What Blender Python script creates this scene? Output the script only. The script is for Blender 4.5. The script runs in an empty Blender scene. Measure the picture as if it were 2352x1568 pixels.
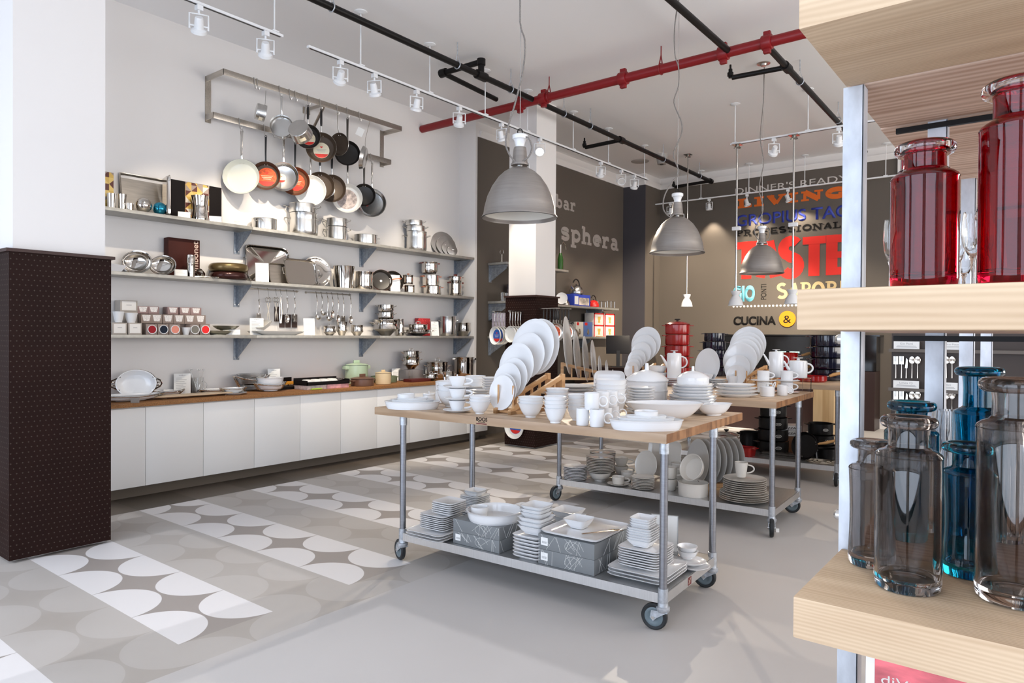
import bpy, bmesh, math, random
from mathutils import Vector, Matrix
random.seed(7)
PI = math.pi
SC = bpy.context.scene
COL = SC.collection

# ------------------------------------------------------------------ camera
CF, CYAW, CPITCH, CROLL, CH = 1590.75, math.radians(38.026), math.radians(-0.534), math.radians(0.382), 1.54
_f = Vector((-math.sin(CYAW)*math.cos(CPITCH), math.cos(CYAW)*math.cos(CPITCH), math.sin(CPITCH)))
_r0 = Vector((math.cos(CYAW), math.sin(CYAW), 0)); _u0 = _r0.cross(_f)
_r = math.cos(CROLL)*_r0 + math.sin(CROLL)*_u0
_u = -math.sin(CROLL)*_r0 + math.cos(CROLL)*_u0
CAMP = Vector((0, 0, CH))
cam = bpy.data.cameras.new('camera'); camo = bpy.data.objects.new('camera', cam); COL.objects.link(camo)
cam.sensor_width = 36; cam.lens = CF*36/2352; cam.clip_start = 0.05; cam.clip_end = 100
mw = Matrix.Identity(4)
for i in range(3):
    mw[i][0], mw[i][1], mw[i][2], mw[i][3] = _r[i], _u[i], -_f[i], CAMP[i]
camo.matrix_world = mw
SC.camera = camo

# ------------------------------------------------------------------ world, sun, daylight through the shop front, added side fill, exposure
SC.view_settings.view_transform = 'Standard'; SC.view_settings.look = 'None'
SC.view_settings.gamma = 1; SC.view_settings.use_curve_mapping = False
SC.view_settings.exposure = 0.10
SC.cycles.use_denoising = True
SC.cycles.max_bounces = 14; SC.cycles.diffuse_bounces = 6; SC.cycles.glossy_bounces = 5
SC.cycles.transmission_bounces = 14; SC.cycles.transparent_max_bounces = 12
SC.cycles.sample_clamp_indirect = 6; SC.cycles.caustics_refractive = False; SC.cycles.caustics_reflective = False
w = bpy.data.worlds.new('sky'); SC.world = w; w.use_nodes = True
bg = w.node_tree.nodes['Background']; bg.inputs[0].default_value = (0.70, 0.82, 1.0, 1); bg.inputs[1].default_value = 1.8

def area(name, loc, target, sx, sy, power, color):
    l = bpy.data.lights.new(name, 'AREA'); l.shape = 'RECTANGLE'; l.size = sx; l.size_y = sy; l.energy = power; l.color = color
    o = bpy.data.objects.new(name, l); COL.objects.link(o); o.location = loc
    o.rotation_euler = (Vector(target)-Vector(loc)).to_track_quat('-Z', 'Y').to_euler(); return o
WIN_Y = -2.0; RWX = 4.15
for k, wx in enumerate((-5.2, -1.6, 2.0)):
    area('daylight_and_fill', (wx, WIN_Y-0.35, 2.0), (wx, 6, 3.6), 3.0, 3.4, 88, (0.74, 0.84, 1.0))
for wy, we, wc in ((2.6, 140, (1.0, 0.965, 0.95)), (8.4, 250, (1.0, 0.90, 0.77))): area('daylight_and_fill', (RWX, wy, 2.3), (-3, wy+0.6, 3.4), 5.2, 3.0, we, wc)  # soft fill lamps added along the unseen right side to even out the depth
sun = bpy.data.lights.new('sun', 'SUN'); sun.energy = 0.85; sun.angle = 0.006; sun.color = (0.95, 0.95, 1.0)
suno = bpy.data.objects.new('sun', sun); COL.objects.link(suno)
suno.rotation_euler = Vector((0.02, 1.0, -0.70)).to_track_quat('-Z', 'Y').to_euler()

# ------------------------------------------------------------------ measuring: a pixel of the 2352x1568 photograph meets a real plane
def ray(px, py): return _f + _r*((px-1176)/CF) - _u*((py-784)/CF)
def at(px, py, ax, v):
    d = ray(px, py); t = (v-CAMP[ax])/d[ax]; return CAMP + d*t
def dep(P): return (Vector(P)-CAMP).dot(_f)
def sz(n, P): return n*dep(P)/CF
def foot(px, py, z, r=0.0, k=1.0):
    P = at(px, py, 2, z); d = Vector((P.x, P.y, 0)).normalized(); return P + d*(r*k)

# ------------------------------------------------------------------ materials
MATS = {}
def nodes(m): return m.node_tree.nodes, m.node_tree.links
def mat(name, col, rough=0.5, metal=0.0, coat=0.0, noise=0.0, nscale=30, bump=0.0, bscale=80, stretch=(1, 1, 1), trans=0.0, ior=1.45, alpha=1.0, emit=None, spec=None):
    if name in MATS: return MATS[name]
    m = bpy.data.materials.new(name); m.use_nodes = True; N, K = nodes(m)
    b = N['Principled BSDF']; c = (*col, 1)
    b.inputs['Base Color'].default_value = c; b.inputs['Roughness'].default_value = rough; b.inputs['Metallic'].default_value = metal
    b.inputs['Coat Weight'].default_value = coat; b.inputs['Coat Roughness'].default_value = 0.04
    b.inputs['Transmission Weight'].default_value = trans; b.inputs['IOR'].default_value = ior; b.inputs['Alpha'].default_value = alpha
    if spec is not None: b.inputs['Specular IOR Level'].default_value = spec
    if emit: b.inputs['Emission Color'].default_value = (*emit[0], 1); b.inputs['Emission Strength'].default_value = emit[1]
    if noise or bump:
        tc = N.new('ShaderNodeTexCoord'); mp = N.new('ShaderNodeMapping'); mp.inputs['Scale'].default_value = stretch
        K.new(tc.outputs['Object'], mp.inputs[0])
        if noise:
            n = N.new('ShaderNodeTexNoise'); n.inputs['Scale'].default_value = nscale; n.inputs['Detail'].default_value = 5
            K.new(mp.outputs[0], n.inputs['Vector'])
            r = N.new('ShaderNodeValToRGB'); r.color_ramp.elements[0].position = 0.3; r.color_ramp.elements[1].position = 0.7
            r.color_ramp.elements[0].color = (*[max(0, x*(1-noise)) for x in col], 1); r.color_ramp.elements[1].color = (*[min(1, x*(1+noise)) for x in col], 1)
            K.new(n.outputs['Fac'], r.inputs[0]); K.new(r.outputs[0], b.inputs['Base Color'])
        if bump:
            n2 = N.new('ShaderNodeTexNoise'); n2.inputs['Scale'].default_value = bscale; K.new(mp.outputs[0], n2.inputs['Vector'])
            bp = N.new('ShaderNodeBump'); bp.inputs['Strength'].default_value = bump; bp.inputs['Distance'].default_value = 0.01
            K.new(n2.outputs['Fac'], bp.inputs['Height']); K.new(bp.outputs[0], b.inputs['Normal'])
    MATS[name] = m; return m
def mth(N, K, op, a, b=None, c=None):
    n = N.new('ShaderNodeMath'); n.operation = op
    for i, v in enumerate((a, b, c)):
        if v is None: continue
        if isinstance(v, (int, float)): n.inputs[i].default_value = v
        else: K.new(v, n.inputs[i])
    return n.outputs[0]
def mixc(N, K, fac, a, b):
    n = N.new('ShaderNodeMix'); n.data_type = 'RGBA'
    if isinstance(fac, (int, float)): n.inputs[0].default_value = fac
    else: K.new(fac, n.inputs[0])
    for i, v in ((6, a), (7, b)):
        if isinstance(v, tuple): n.inputs[i].default_value = (*v, 1)
        else: K.new(v, n.inputs[i])
    return n.outputs[2]
def wood(name, dark, light, axis='X', ring=14, rough=0.55, strips=0, gstr=0.25, scale=1.0, wave=1.0, bump=0.12, straight=0):
    """long-grain timber: stretched noise plus distorted bands; strips>0 adds glued butcher-block staves of that width"""
    if name in MATS: return MATS[name]
    m = bpy.data.materials.new(name); m.use_nodes = True; N, K = nodes(m); b = N['Principled BSDF']; b.inputs['Roughness'].default_value = rough
    tc = N.new('ShaderNodeTexCoord'); mp = N.new('ShaderNodeMapping'); K.new(tc.outputs['Object'], mp.inputs[0])
    s = {'X': (0.6, 6, 6), 'Y': (6, 0.6, 6), 'Z': (6, 6, 0.6)}[axis]; mp.inputs['Scale'].default_value = tuple(v*scale for v in s)
    n = N.new('ShaderNodeTexNoise'); n.inputs['Scale'].default_value = 3.0; n.inputs['Detail'].default_value = 6; K.new(mp.outputs[0], n.inputs['Vector'])
    n2 = N.new('ShaderNodeTexNoise'); n2.inputs['Scale'].default_value = 0.9; n2.inputs['Detail'].default_value = 2; K.new(mp.outputs[0], n2.inputs['Vector'])
    ph = mth(N, K, 'MULTIPLY', n2.outputs['Fac'], ring*PI*2)
    if straight:
        sq = N.new('ShaderNodeSeparateXYZ'); K.new(tc.outputs['Object'], sq.inputs[0]); ph = mth(N, K, 'ADD', ph, mth(N, K, 'MULTIPLY', mth(N, K, 'ADD', sq.outputs['Y'], sq.outputs['Z']), straight*PI*2))
    w_ = mth(N, K, 'SINE', ph)
    w_ = mth(N, K, 'MULTIPLY_ADD', w_, 0.22*wave, 0.5)
    v = mth(N, K, 'ADD', mth(N, K, 'MULTIPLY', n.outputs['Fac'], 0.7), mth(N, K, 'MULTIPLY', w_, 0.5))
    if strips:
        sep = N.new('ShaderNodeSeparateXYZ'); K.new(tc.outputs['Object'], sep.inputs[0])
        oc = sep.outputs['Y'] if axis == 'X' else sep.outputs['X']
        cell = mth(N, K, 'FLOOR', mth(N, K, 'DIVIDE', oc, strips))
        wn = N.new('ShaderNodeTexWhiteNoise'); wn.noise_dimensions = '1D'; K.new(cell, wn.inputs['W'])
        v = mth(N, K, 'ADD', v, mth(N, K, 'MULTIPLY_ADD', wn.outputs['Value'], 0.5, -0.25))
    r = N.new('ShaderNodeValToRGB'); r.color_ramp.elements[0].position = 0.3; r.color_ramp.elements[1].position = 0.85
    r.color_ramp.elements[0].color = (*dark, 1); r.color_ramp.elements[1].color = (*light, 1)
    K.new(v, r.inputs[0]); K.new(r.outputs[0], b.inputs['Base Color'])
    bp = N.new('ShaderNodeBump'); bp.inputs['Strength'].default_value = bump; bp.inputs['Distance'].default_value = 0.004
    K.new(v, bp.inputs['Height']); K.new(bp.outputs[0], b.inputs['Normal'])
    MATS[name] = m; return m

WHITE = mat('white_porcelain', (0.76, 0.765, 0.775), 0.14, coat=0.3)
CREAM_AND_SHADED = mat('cream_and_shaded_white', (0.64, 0.61, 0.56), 0.15, coat=0.3)  # real cream pieces, also white china with shade put into its colour
STEEL = mat('brushed_steel', (0.60, 0.59, 0.57), 0.24, 1.0, noise=0.06, nscale=8, stretch=(1, 1, 30))
CHROME = mat('polished_steel', (0.62, 0.585, 0.54), 0.07, 1.0)
NICKEL = mat('satin_steel', (0.50, 0.46, 0.41), 0.30, 1.0, noise=0.10, nscale=6, stretch=(1, 12, 12))
GALV = mat('galvanised_steel', (0.50, 0.53, 0.57), 0.42, 0.75, noise=0.22, nscale=45)
GALVB = mat('galvanised_bracket', (0.30, 0.33, 0.37), 0.45, 0.7, noise=0.25, nscale=30)
TUBE = mat('zinc_tube', (0.30, 0.31, 0.34), 0.28, 0.95, noise=0.08, nscale=14, stretch=(1, 1, 8))
SHEET = mat('stainless_sheet', (0.66, 0.66, 0.66), 0.30, 0.9, noise=0.05, nscale=10, stretch=(12, 1, 1))
BLACKM = mat('black_iron', (0.007, 0.006, 0.006), 0.4, spec=0.25)
NONSTICK = mat('nonstick_black', (0.020, 0.017, 0.015), 0.38)
NSBROWN = mat('nonstick_brown', (0.075, 0.052, 0.036), 0.40, 0.2)
BLACKP = mat('black_plastic', (0.014, 0.013, 0.013), 0.35)
REDP = mat('red_pipe_paint', (0.22, 0.006, 0.009), 0.38)
REDE = mat('red_enamel', (0.30, 0.006, 0.006), 0.2, coat=0.3)
BLUEE = mat('navy_enamel', (0.008, 0.009, 0.022), 0.12, coat=0.6)
WPAINT = mat('white_metal_paint', (0.78, 0.79, 0.80), 0.35)
PAPER = mat('white_card', (0.82, 0.82, 0.80), 0.6)
INK = mat('grey_print', (0.35, 0.35, 0.36), 0.7)
CLEAR = mat('clear_acrylic', (1, 1, 1), 0.03, trans=1.0, ior=1.2)
GLASS = mat('clear_glass', (0.97, 0.98, 0.98), 0.02, trans=1.0, ior=1.45)
PALEW = wood('pale_beech', (0.42, 0.21, 0.085), (0.66, 0.40, 0.19), 'Y', 8, 0.45)
TIMBER = wood('raw_timber', (0.40, 0.235, 0.155), (0.74, 0.55, 0.43), 'X', 4.0, 0.72, scale=1.0, wave=1.25, bump=0.35, straight=30)
MAPLE = wood('maple_block', (0.36, 0.235, 0.14), (0.60, 0.455, 0.315), 'X', 6, 0.42, strips=0.045, wave=0.5)
DBROWN = mat('dark_brown_board', (0.035, 0.012, 0.009), 0.5)

# ------------------------------------------------------------------ mesh building
class MB:
    def __init__(s): s.v = []; s.f = []
    def add(s, vs, fs, M=None):
        o = len(s.v); s.v += [tuple(M @ Vector(p)) if M else tuple(p) for p in vs]; s.f += [tuple(o+i for i in q) for q in fs]; return s
    def box(s, x0, x1, y0, y1, z0, z1, M=None):
        return s.add([(x0, y0, z0), (x1, y0, z0), (x1, y1, z0), (x0, y1, z0), (x0, y0, z1), (x1, y0, z1), (x1, y1, z1), (x0, y1, z1)],
                     [(3, 2, 1, 0), (4, 5, 6, 7), (0, 1, 5, 4), (1, 2, 6, 5), (2, 3, 7, 6), (3, 0, 4, 7)], M)
    def cbox(s, c, d, M=None): return s.box(c[0]-d[0]/2, c[0]+d[0]/2, c[1]-d[1]/2, c[1]+d[1]/2, c[2]-d[2]/2, c[2]+d[2]/2, M)
    def lathe(s, prof, seg=32, n=2.0, sx=1.0, sy=1.0, M=None, closed=False, rot=0.0):
        vs = []; fs = []
        for (r, z) in prof:
            for k in range(seg):
                t = 2*PI*k/seg + rot; c, q = math.cos(t), math.sin(t)
                g = 1.0 if n == 2.0 else 1/((abs(c)**n+abs(q)**n)**(1/n))
                vs.append((r*g*c*sx, r*g*q*sy, z))
        m = len(prof)
        for i in range(m if closed else m-1):
            j = (i+1) % m
            for k in range(seg):
                l = (k+1) % seg; fs.append((i*seg+k, i*seg+l, j*seg+l, j*seg+k))
        return s.add(vs, fs, M)
    def tube(s, pts, r, seg=8, M=None, cyc=False, flat=1.0):
        P = [Vector(p) for p in pts]; n = len(P); vs = []; fs = []
        rr = r if isinstance(r, (list, tuple)) else [r]*n
        up = None
        for i, p in enumerate(P):
            a = P[(i-1) % n] if (cyc or i > 0) else p; b = P[(i+1) % n] if (cyc or i < n-1) else p
            t = (b-a).normalized()
            if up is None: up = Vector((0, 0, 1)) if abs(t.z) < 0.9 else Vector((1, 0, 0))
            x = t.cross(up)
            if x.length < 1e-5: x = t.orthogonal()
            x.normalize(); y = x.cross(t).normalized(); up = y
            for k in range(seg):
                q = 2*PI*k/seg; vs.append(p + (x*math.cos(q) + y*math.sin(q)*flat)*rr[i])
        for i in range(n if cyc else n-1):
            j = (i+1) % n
            for k in range(seg):
                l = (k+1) % seg; fs.append((i*seg+k, i*seg+l, j*seg+l, j*seg+k))
        if not cyc: fs.append(tuple(reversed(range(seg)))); fs.append(tuple((n-1)*seg+k for k in range(seg)))
        return s.add(vs, fs, M)
    def prism(s, poly, z0, z1, M=None):
        n = len(poly); vs = [(x, y, z0) for x, y in poly] + [(x, y, z1) for x, y in poly]
        fs = [tuple(reversed(range(n))), tuple(range(n, 2*n))] + [(i, (i+1) % n, n+(i+1) % n, n+i) for i in range(n)]
        return s.add(vs, fs, M)
    def mesh(s, name, m, smooth=True, bevel=0.0):
        me = bpy.data.meshes.new(name); me.from_pydata(s.v, [], s.f); me.validate(); 
        bm = bmesh.new(); bm.from_mesh(me)
        if bevel:
            bm.normal_update()
            es = [e for e in bm.edges if len(e.link_faces) == 2 and e.calc_face_angle(0) > 0.6]
            bmesh.ops.bevel(bm, geom=es, offset=bevel, segments=2, affect='EDGES', profile=0.6, clamp_overlap=True)
        bmesh.ops.recalc_face_normals(bm, faces=bm.faces); bm.to_mesh(me); bm.free()
        if smooth:
            me.polygons.foreach_set('use_smooth', [not bevel]*len(me.polygons)); me.set_sharp_from_angle(angle=0.65)
        me.materials.append(m); return me
    def obj(s, name, m, parent=None, M=None, smooth=True, bevel=0.0):
        return link(name, s.mesh(name, m, smooth, bevel), parent, M)

def link(name, me, parent=None, M=None):
    o = bpy.data.objects.new(name, me); COL.objects.link(o)
    if parent is not None: o.parent = parent
    if M is not None: o.matrix_local = M
    return o
def tag(o, label, cat, group=None):
    o['label'] = label; o['category'] = cat
    if group: o['group'] = group
    return o
def TM(loc=(0, 0, 0), rz=0.0, rx=0.0, ry=0.0):
    return Matrix.Translation(Vector(loc)) @ Matrix.Rotation(rz, 4, 'Z') @ Matrix.Rotation(ry, 4, 'Y') @ Matrix.Rotation(rx, 4, 'X')
def frame(loc, z, up=(0, 0, 1)):
    """local Z along z, local Y as near as possible to up"""
    z = Vector(z).normalized(); x = Vector(up).cross(z).normalized(); y = z.cross(x)
    M = Matrix.Identity(4)
    for i in range(3): M[i][0], M[i][1], M[i][2], M[i][3] = x[i], y[i], z[i], Vector(loc)[i]
    return M
def thing(name, label, cat, M=None, group=None):
    o = bpy.data.objects.new(name, None); COL.objects.link(o); o.empty_display_size = 0.05
    if M is not None: o.matrix_world = M if isinstance(M, Matrix) else Matrix.Translation(Vector(M))
    return tag(o, label, cat, group)
def solo(name, mb, m, label, cat, M=None, group=None, bevel=0.0, smooth=True):
    me = mb if isinstance(mb, bpy.types.Mesh) else mb.mesh(name, m, smooth, bevel)
    o = link(name, me)
    if M is not None: o.matrix_world = M if isinstance(M, Matrix) else Matrix.Translation(Vector(M))
    return tag(o, label, cat, group)
def struct(name, mb, m, bevel=0.0):
    o = mb.obj(name, m, bevel=bevel); o['kind'] = 'structure'; return o
def arc(cx, cy, rx, ry, a0, a1, n=10):
    return [(cx+rx*math.cos(math.radians(a0+(a1-a0)*i/n)), cy+ry*math.sin(math.radians(a0+(a1-a0)*i/n))) for i in range(n+1)]
ORD = ['topmost', 'second from top', 'third from top', 'fourth from top', 'fifth from top', 'sixth from top', 'seventh from top', 'eighth from top', 'ninth from top', 'tenth from top', 'eleventh from top', 'twelfth from top', 'thirteenth from top', 'fourteenth from top']
# ================================================================== THE ROOM
CZ = 4.75; WX = -7.2; DWX = -6.87; NICHE_Y = 7.87; BACK_Y = 13.05; PIER_Y = 12.4; PIER_X = -6.38; RX = 4.2
wall_white = mat('painted_white_wall', (0.77, 0.745, 0.725), 0.7, bump=0.03, bscale=250)
ceil_white = mat('painted_ceiling', (0.84, 0.83, 0.825), 0.75)
wall_dark = mat('taupe_wall_paint', (0.108, 0.090, 0.074), 0.65, bump=0.03, bscale=250)
wall_blue = mat('dark_pier_paint', (0.052, 0.048, 0.056), 0.65)

def floor_mat():
    m = bpy.data.materials.new('painted_floor'); m.use_nodes = True; N, K = nodes(m); b = N['Principled BSDF']
    tc = N.new('ShaderNodeTexCoord'); sp = N.new('ShaderNodeSeparateXYZ'); K.new(tc.outputs['Object'], sp.inputs[0])
    X, Y = sp.outputs['X'], sp.outputs['Y']; PX, PY = 0.517, 0.526
    v = mth(N, K, 'DIVIDE', mth(N, K, 'SUBTRACT', Y, 1.676), PY); row = mth(N, K, 'FLOOR', v); fv = mth(N, K, 'SUBTRACT', v, row)
    odd = mth(N, K, 'SUBTRACT', row, mth(N, K, 'MULTIPLY', 2, mth(N, K, 'FLOOR', mth(N, K, 'DIVIDE', row, 2))))
    u = mth(N, K, 'DIVIDE', mth(N, K, 'SUBTRACT', X, -3.39), PX); u = mth(N, K, 'ADD', u, mth(N, K, 'MULTIPLY', odd, 0.5))
    fu = mth(N, K, 'SUBTRACT', u, mth(N, K, 'FLOOR', u))
    du = mth(N, K, 'POWER', mth(N, K, 'ABSOLUTE', mth(N, K, 'DIVIDE', mth(N, K, 'SUBTRACT', fu, 0.5), 0.5)), 2)
    def half(t):
        d = mth(N, K, 'POWER', mth(N, K, 'DIVIDE', t, 0.488), 2); s = mth(N, K, 'ADD', d, du)
        return mth(N, K, 'SMOOTH_MIN', 1, mth(N, K, 'MAXIMUM', 0, mth(N, K, 'MULTIPLY', mth(N, K, 'SUBTRACT', 1, s), 40)), 0.01)
    shp = mth(N, K, 'MAXIMUM', half(fv), half(mth(N, K, 'SUBTRACT', 1, fv)))
    inwhite = mth(N, K, 'MULTIPLY', mth(N, K, 'LESS_THAN', X, -3.39), mth(N, K, 'SUBTRACT', 1, odd))
    n = N.new('ShaderNodeTexNoise'); n.inputs['Scale'].default_value = 1.6; n.inputs['Detail'].default_value = 8; K.new(tc.outputs['Object'], n.inputs['Vector'])
    r = N.new('ShaderNodeValToRGB'); r.color_ramp.elements[0].position = 0.35; r.color_ramp.elements[1].position = 0.68
    r.color_ramp.elements[0].color = (0.405, 0.37, 0.335, 1); r.color_ramp.elements[1].color = (0.46, 0.43, 0.40, 1); K.new(n.outputs['Fac'], r.inputs[0])
    low = mixc(N, K, mth(N, K, 'MULTIPLY', shp, 0.40), r.outputs[0], (0.58, 0.555, 0.53))
    wht = mixc(N, K, shp, (0.345, 0.31, 0.285), (0.76, 0.74, 0.735))
    pat = mixc(N, K, inwhite, low, wht)
    plain = mixc(N, K, n.outputs['Fac'], (0.51, 0.485, 0.465), (0.56, 0.535, 0.515))
    c = mixc(N, K, mth(N, K, 'LESS_THAN', X, -3.13), plain, pat)
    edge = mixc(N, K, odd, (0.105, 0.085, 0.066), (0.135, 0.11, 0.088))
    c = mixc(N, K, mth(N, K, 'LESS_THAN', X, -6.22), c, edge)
    K.new(c, b.inputs['Base Color']); b.inputs['Roughness'].default_value = 0.36
    rr = N.new('ShaderNodeMapRange'); rr.inputs[3].default_value = 0.34; rr.inputs[4].default_value = 0.52; K.new(n.outputs['Fac'], rr.inputs[0]); K.new(rr.outputs[0], b.inputs['Roughness']); b.inputs['Specular IOR Level'].default_value = 0.3
    return m
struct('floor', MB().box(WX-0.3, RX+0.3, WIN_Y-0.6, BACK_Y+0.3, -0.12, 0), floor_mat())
struct('ceiling', MB().box(WX-0.3, RX+0.3, WIN_Y-0.6, BACK_Y+0.3, CZ, CZ+0.12), ceil_white)
struct('wall_left', MB().box(WX-0.2, WX, WIN_Y-0.2, NICHE_Y, 0, CZ), wall_white)
struct('wall_left_return', MB().box(WX-0.2, DWX, NICHE_Y, NICHE_Y+0.04, 0, CZ), wall_white)
struct('wall_left_rear', MB().box(DWX-0.4, DWX, NICHE_Y+0.04, BACK_Y+0.2, 0, CZ-0.225), wall_dark)
struct('wall_left_frieze', MB().box(DWX-0.4, DWX, NICHE_Y+0.04, BACK_Y+0.2, CZ-0.225, CZ), wall_white)
struct('wall_pier', MB().box(DWX, PIER_X, PIER_Y, PIER_Y+0.02, 0, CZ-0.2), wall_blue)
struct('wall_pier_side', MB().box(DWX, PIER_X, PIER_Y+0.02, BACK_Y+0.2, 0, CZ-0.2), wall_dark)
struct('wall_back', MB().box(PIER_X, RX+0.2, BACK_Y, BACK_Y+0.2, 0, CZ-0.2), wall_dark)
struct('wall_back_frieze', MB().box(DWX, RX+0.2, BACK_Y, BACK_Y+0.2, CZ-0.2, CZ).box(DWX, PIER_X, PIER_Y, BACK_Y, CZ-0.2, CZ), wall_white)
struct('wall_right', MB().box(RX, RX+0.2, WIN_Y-0.2, BACK_Y+0.2, 0, 0.6).box(RX, RX+0.2, WIN_Y-0.2, BACK_Y+0.2, 3.8, CZ).box(RX, RX+0.2, WIN_Y-0.2, 0.0, 0.6, 3.8).box(RX, RX+0.2, 5.2, 5.8, 0.6, 3.8).box(RX, RX+0.2, 11.0, BACK_Y+0.2, 0.6, 3.8), wall_white)
tr = MB()
def crown(mb, a, b, inward):
    a, b, n = Vector(a), Vector(b), Vector(inward); d = (b-a)
    pr = [(0, 0), (0.015, 0), (0.02, 0.03), (0.05, 0.06), (0.055, 0.09), (0, 0.09)]
    vs = [tuple(p + n*q[0] + Vector((0, 0, q[1]))) for p in (a, b) for q in pr]; k = len(pr)
    mb.add(vs, [tuple(range(k)), tuple(range(2*k-1, k-1, -1))] + [(i, (i+1) % k, k+(i+1) % k, k+i) for i in range(k)])
zc = CZ-0.225
crown(tr, (DWX, 7.95, zc), (DWX, PIER_Y, zc), (1, 0, 0)); crown(tr, (DWX, PIER_Y, zc), (PIER_X, PIER_Y, zc), (0, -1, 0))
crown(tr, (PIER_X, PIER_Y, zc), (PIER_X, BACK_Y, zc), (1, 0, 0)); crown(tr, (PIER_X, BACK_Y, zc), (RX, BACK_Y, zc), (0, -1, 0))
struct('trim_1', tr, wall_white)
struct('baseboard_back', MB().box(PIER_X, RX, BACK_Y-0.02, BACK_Y, 0, 0.16), wall_white)
# shop front behind the camera: piers, sill, head with a narrow slot of glass over the transom
wf = MB()
for x0, x1 in ((WX-0.2, -6.75), (-3.65, -3.15), (-0.05, 0.45), (3.55, RX+0.2)): wf.box(x0, x1, WIN_Y-0.2, WIN_Y, 0, CZ)
wf.box(-6.75, RX, WIN_Y-0.2, WIN_Y, 0, 0.25).box(-6.75, RX, WIN_Y-0.2, WIN_Y, 3.72, CZ)
struct('wall_front', wf, wall_white)
for k, (x0, x1) in enumerate(((-6.75, -3.65), (-3.15, -0.05), (0.45, 3.55))):
    f = MB().box(x0, x1, WIN_Y-0.14, WIN_Y-0.06, 3.36, 3.665)
    for q in (x0, x1-0.06): f.box(q, q+0.06, WIN_Y-0.14, WIN_Y-0.06, 0.25, 3.72)
    f.box(x0, x1, WIN_Y-0.14, WIN_Y-0.06, 0.25, 0.31)
    o = struct('window_%d' % (k+1), f, BLACKP)

for k, y0 in enumerate((0.0, 5.8)):  # unseen side windows, added to go with the fill lamps
    y1 = 5.2 if k == 0 else 11.0; f = MB().box(RX+0.06, RX+0.14, y0, y1, 0.6, 0.66).box(RX+0.06, RX+0.14, y0, y1, 3.74, 3.8)
    for q in (y0, (y0+y1)/2-0.03, y1-0.06): f.box(RX+0.06, RX+0.14, q, q+0.06, 0.66, 3.74)
    struct('window_%d' % (k+4), f, BLACKP)
# columns: white shaft on a perforated dark brown cladding
def perf():
    m = bpy.data.materials.new('perforated_brown_board'); m.use_nodes = True; N, K = nodes(m); b = N['Principled BSDF']
    tc = N.new('ShaderNodeTexCoord'); sp = N.new('ShaderNodeSeparateXYZ'); K.new(tc.outputs['Object'], sp.inputs[0])
    ge = N.new('ShaderNodeNewGeometry'); sn = N.new('ShaderNodeSeparateXYZ'); K.new(ge.outputs['Normal'], sn.inputs[0])
    isx = mth(N, K, 'GREATER_THAN', mth(N, K, 'ABSOLUTE', sn.outputs['X']), 0.5)
    h = mth(N, K, 'ADD', mth(N, K, 'MULTIPLY', isx, sp.outputs['Y']), mth(N, K, 'MULTIPLY', mth(N, K, 'SUBTRACT', 1, isx), sp.outputs['X']))
    P = 0.034
    zz = mth(N, K, 'DIVIDE', sp.outputs['Z'], P); rw = mth(N, K, 'FLOOR', zz)
    par = mth(N, K, 'SUBTRACT', rw, mth(N, K, 'MULTIPLY', 2, mth(N, K, 'FLOOR', mth(N, K, 'DIVIDE', rw, 2))))
    hh = mth(N, K, 'ADD', mth(N, K, 'DIVIDE', h, P), mth(N, K, 'MULTIPLY', par, 0.5))
    fz = mth(N, K, 'SUBTRACT', mth(N, K, 'FRACT', zz), 0.5); fh = mth(N, K, 'SUBTRACT', mth(N, K, 'FRACT', hh), 0.5)
    d = mth(N, K, 'SQRT', mth(N, K, 'ADD', mth(N, K, 'MULTIPLY', fz, fz), mth(N, K, 'MULTIPLY', fh, fh)))
    dot = mth(N, K, 'LESS_THAN', d, 0.13)
    n = N.new('ShaderNodeTexNoise'); n.inputs['Scale'].default_value = 4; K.new(tc.outputs['Object'], n.inputs['Vector'])
    base = mixc(N, K, n.outputs['Fac'], (0.012, 0.004, 0.003), (0.020, 0.0075, 0.0052))
    K.new(mixc(N, K, dot, base, (0.06, 0.045, 0.037)), b.inputs['Base Color']); b.inputs['Roughness'].default_value = 0.62; b.inputs['Specular IOR Level'].default_value = 0.12
    bp = N.new('ShaderNodeBump'); bp.inputs['Strength'].default_value = 0.5; bp.inputs['Distance'].default_value = 0.003; K.new(dot, bp.inputs['Height']); K.new(bp.outputs[0], b.inputs['Normal'])
    return m
PERF = perf()
def column(x0, x1, y0, y1, ztop):
    o = struct('column', MB().box(x0+0.03, x1-0.03, y0+0.03, y1-0.03, 0.01, CZ), wall_white)
    MB().box(x0, x1, y0, y1, 0.02, ztop).obj('cladding', PERF, o)
    MB().box(x0-0.02, x1+0.02, y0-0.02, y1+0.02, ztop, ztop+0.022).obj('cap_board', DBROWN, o)
column(-6.02, -5.43, 1.555, 2.184, 2.07)
column(-6.02, -5.497, 7.546, 8.075, 2.06)
# white pier on the back wall to the right of the lettering
struct('wall_back_pier', MB().box(-2.07, -1.2, BACK_Y-0.05, BACK_Y, 0.0, CZ-0.2), wall_white)

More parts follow.
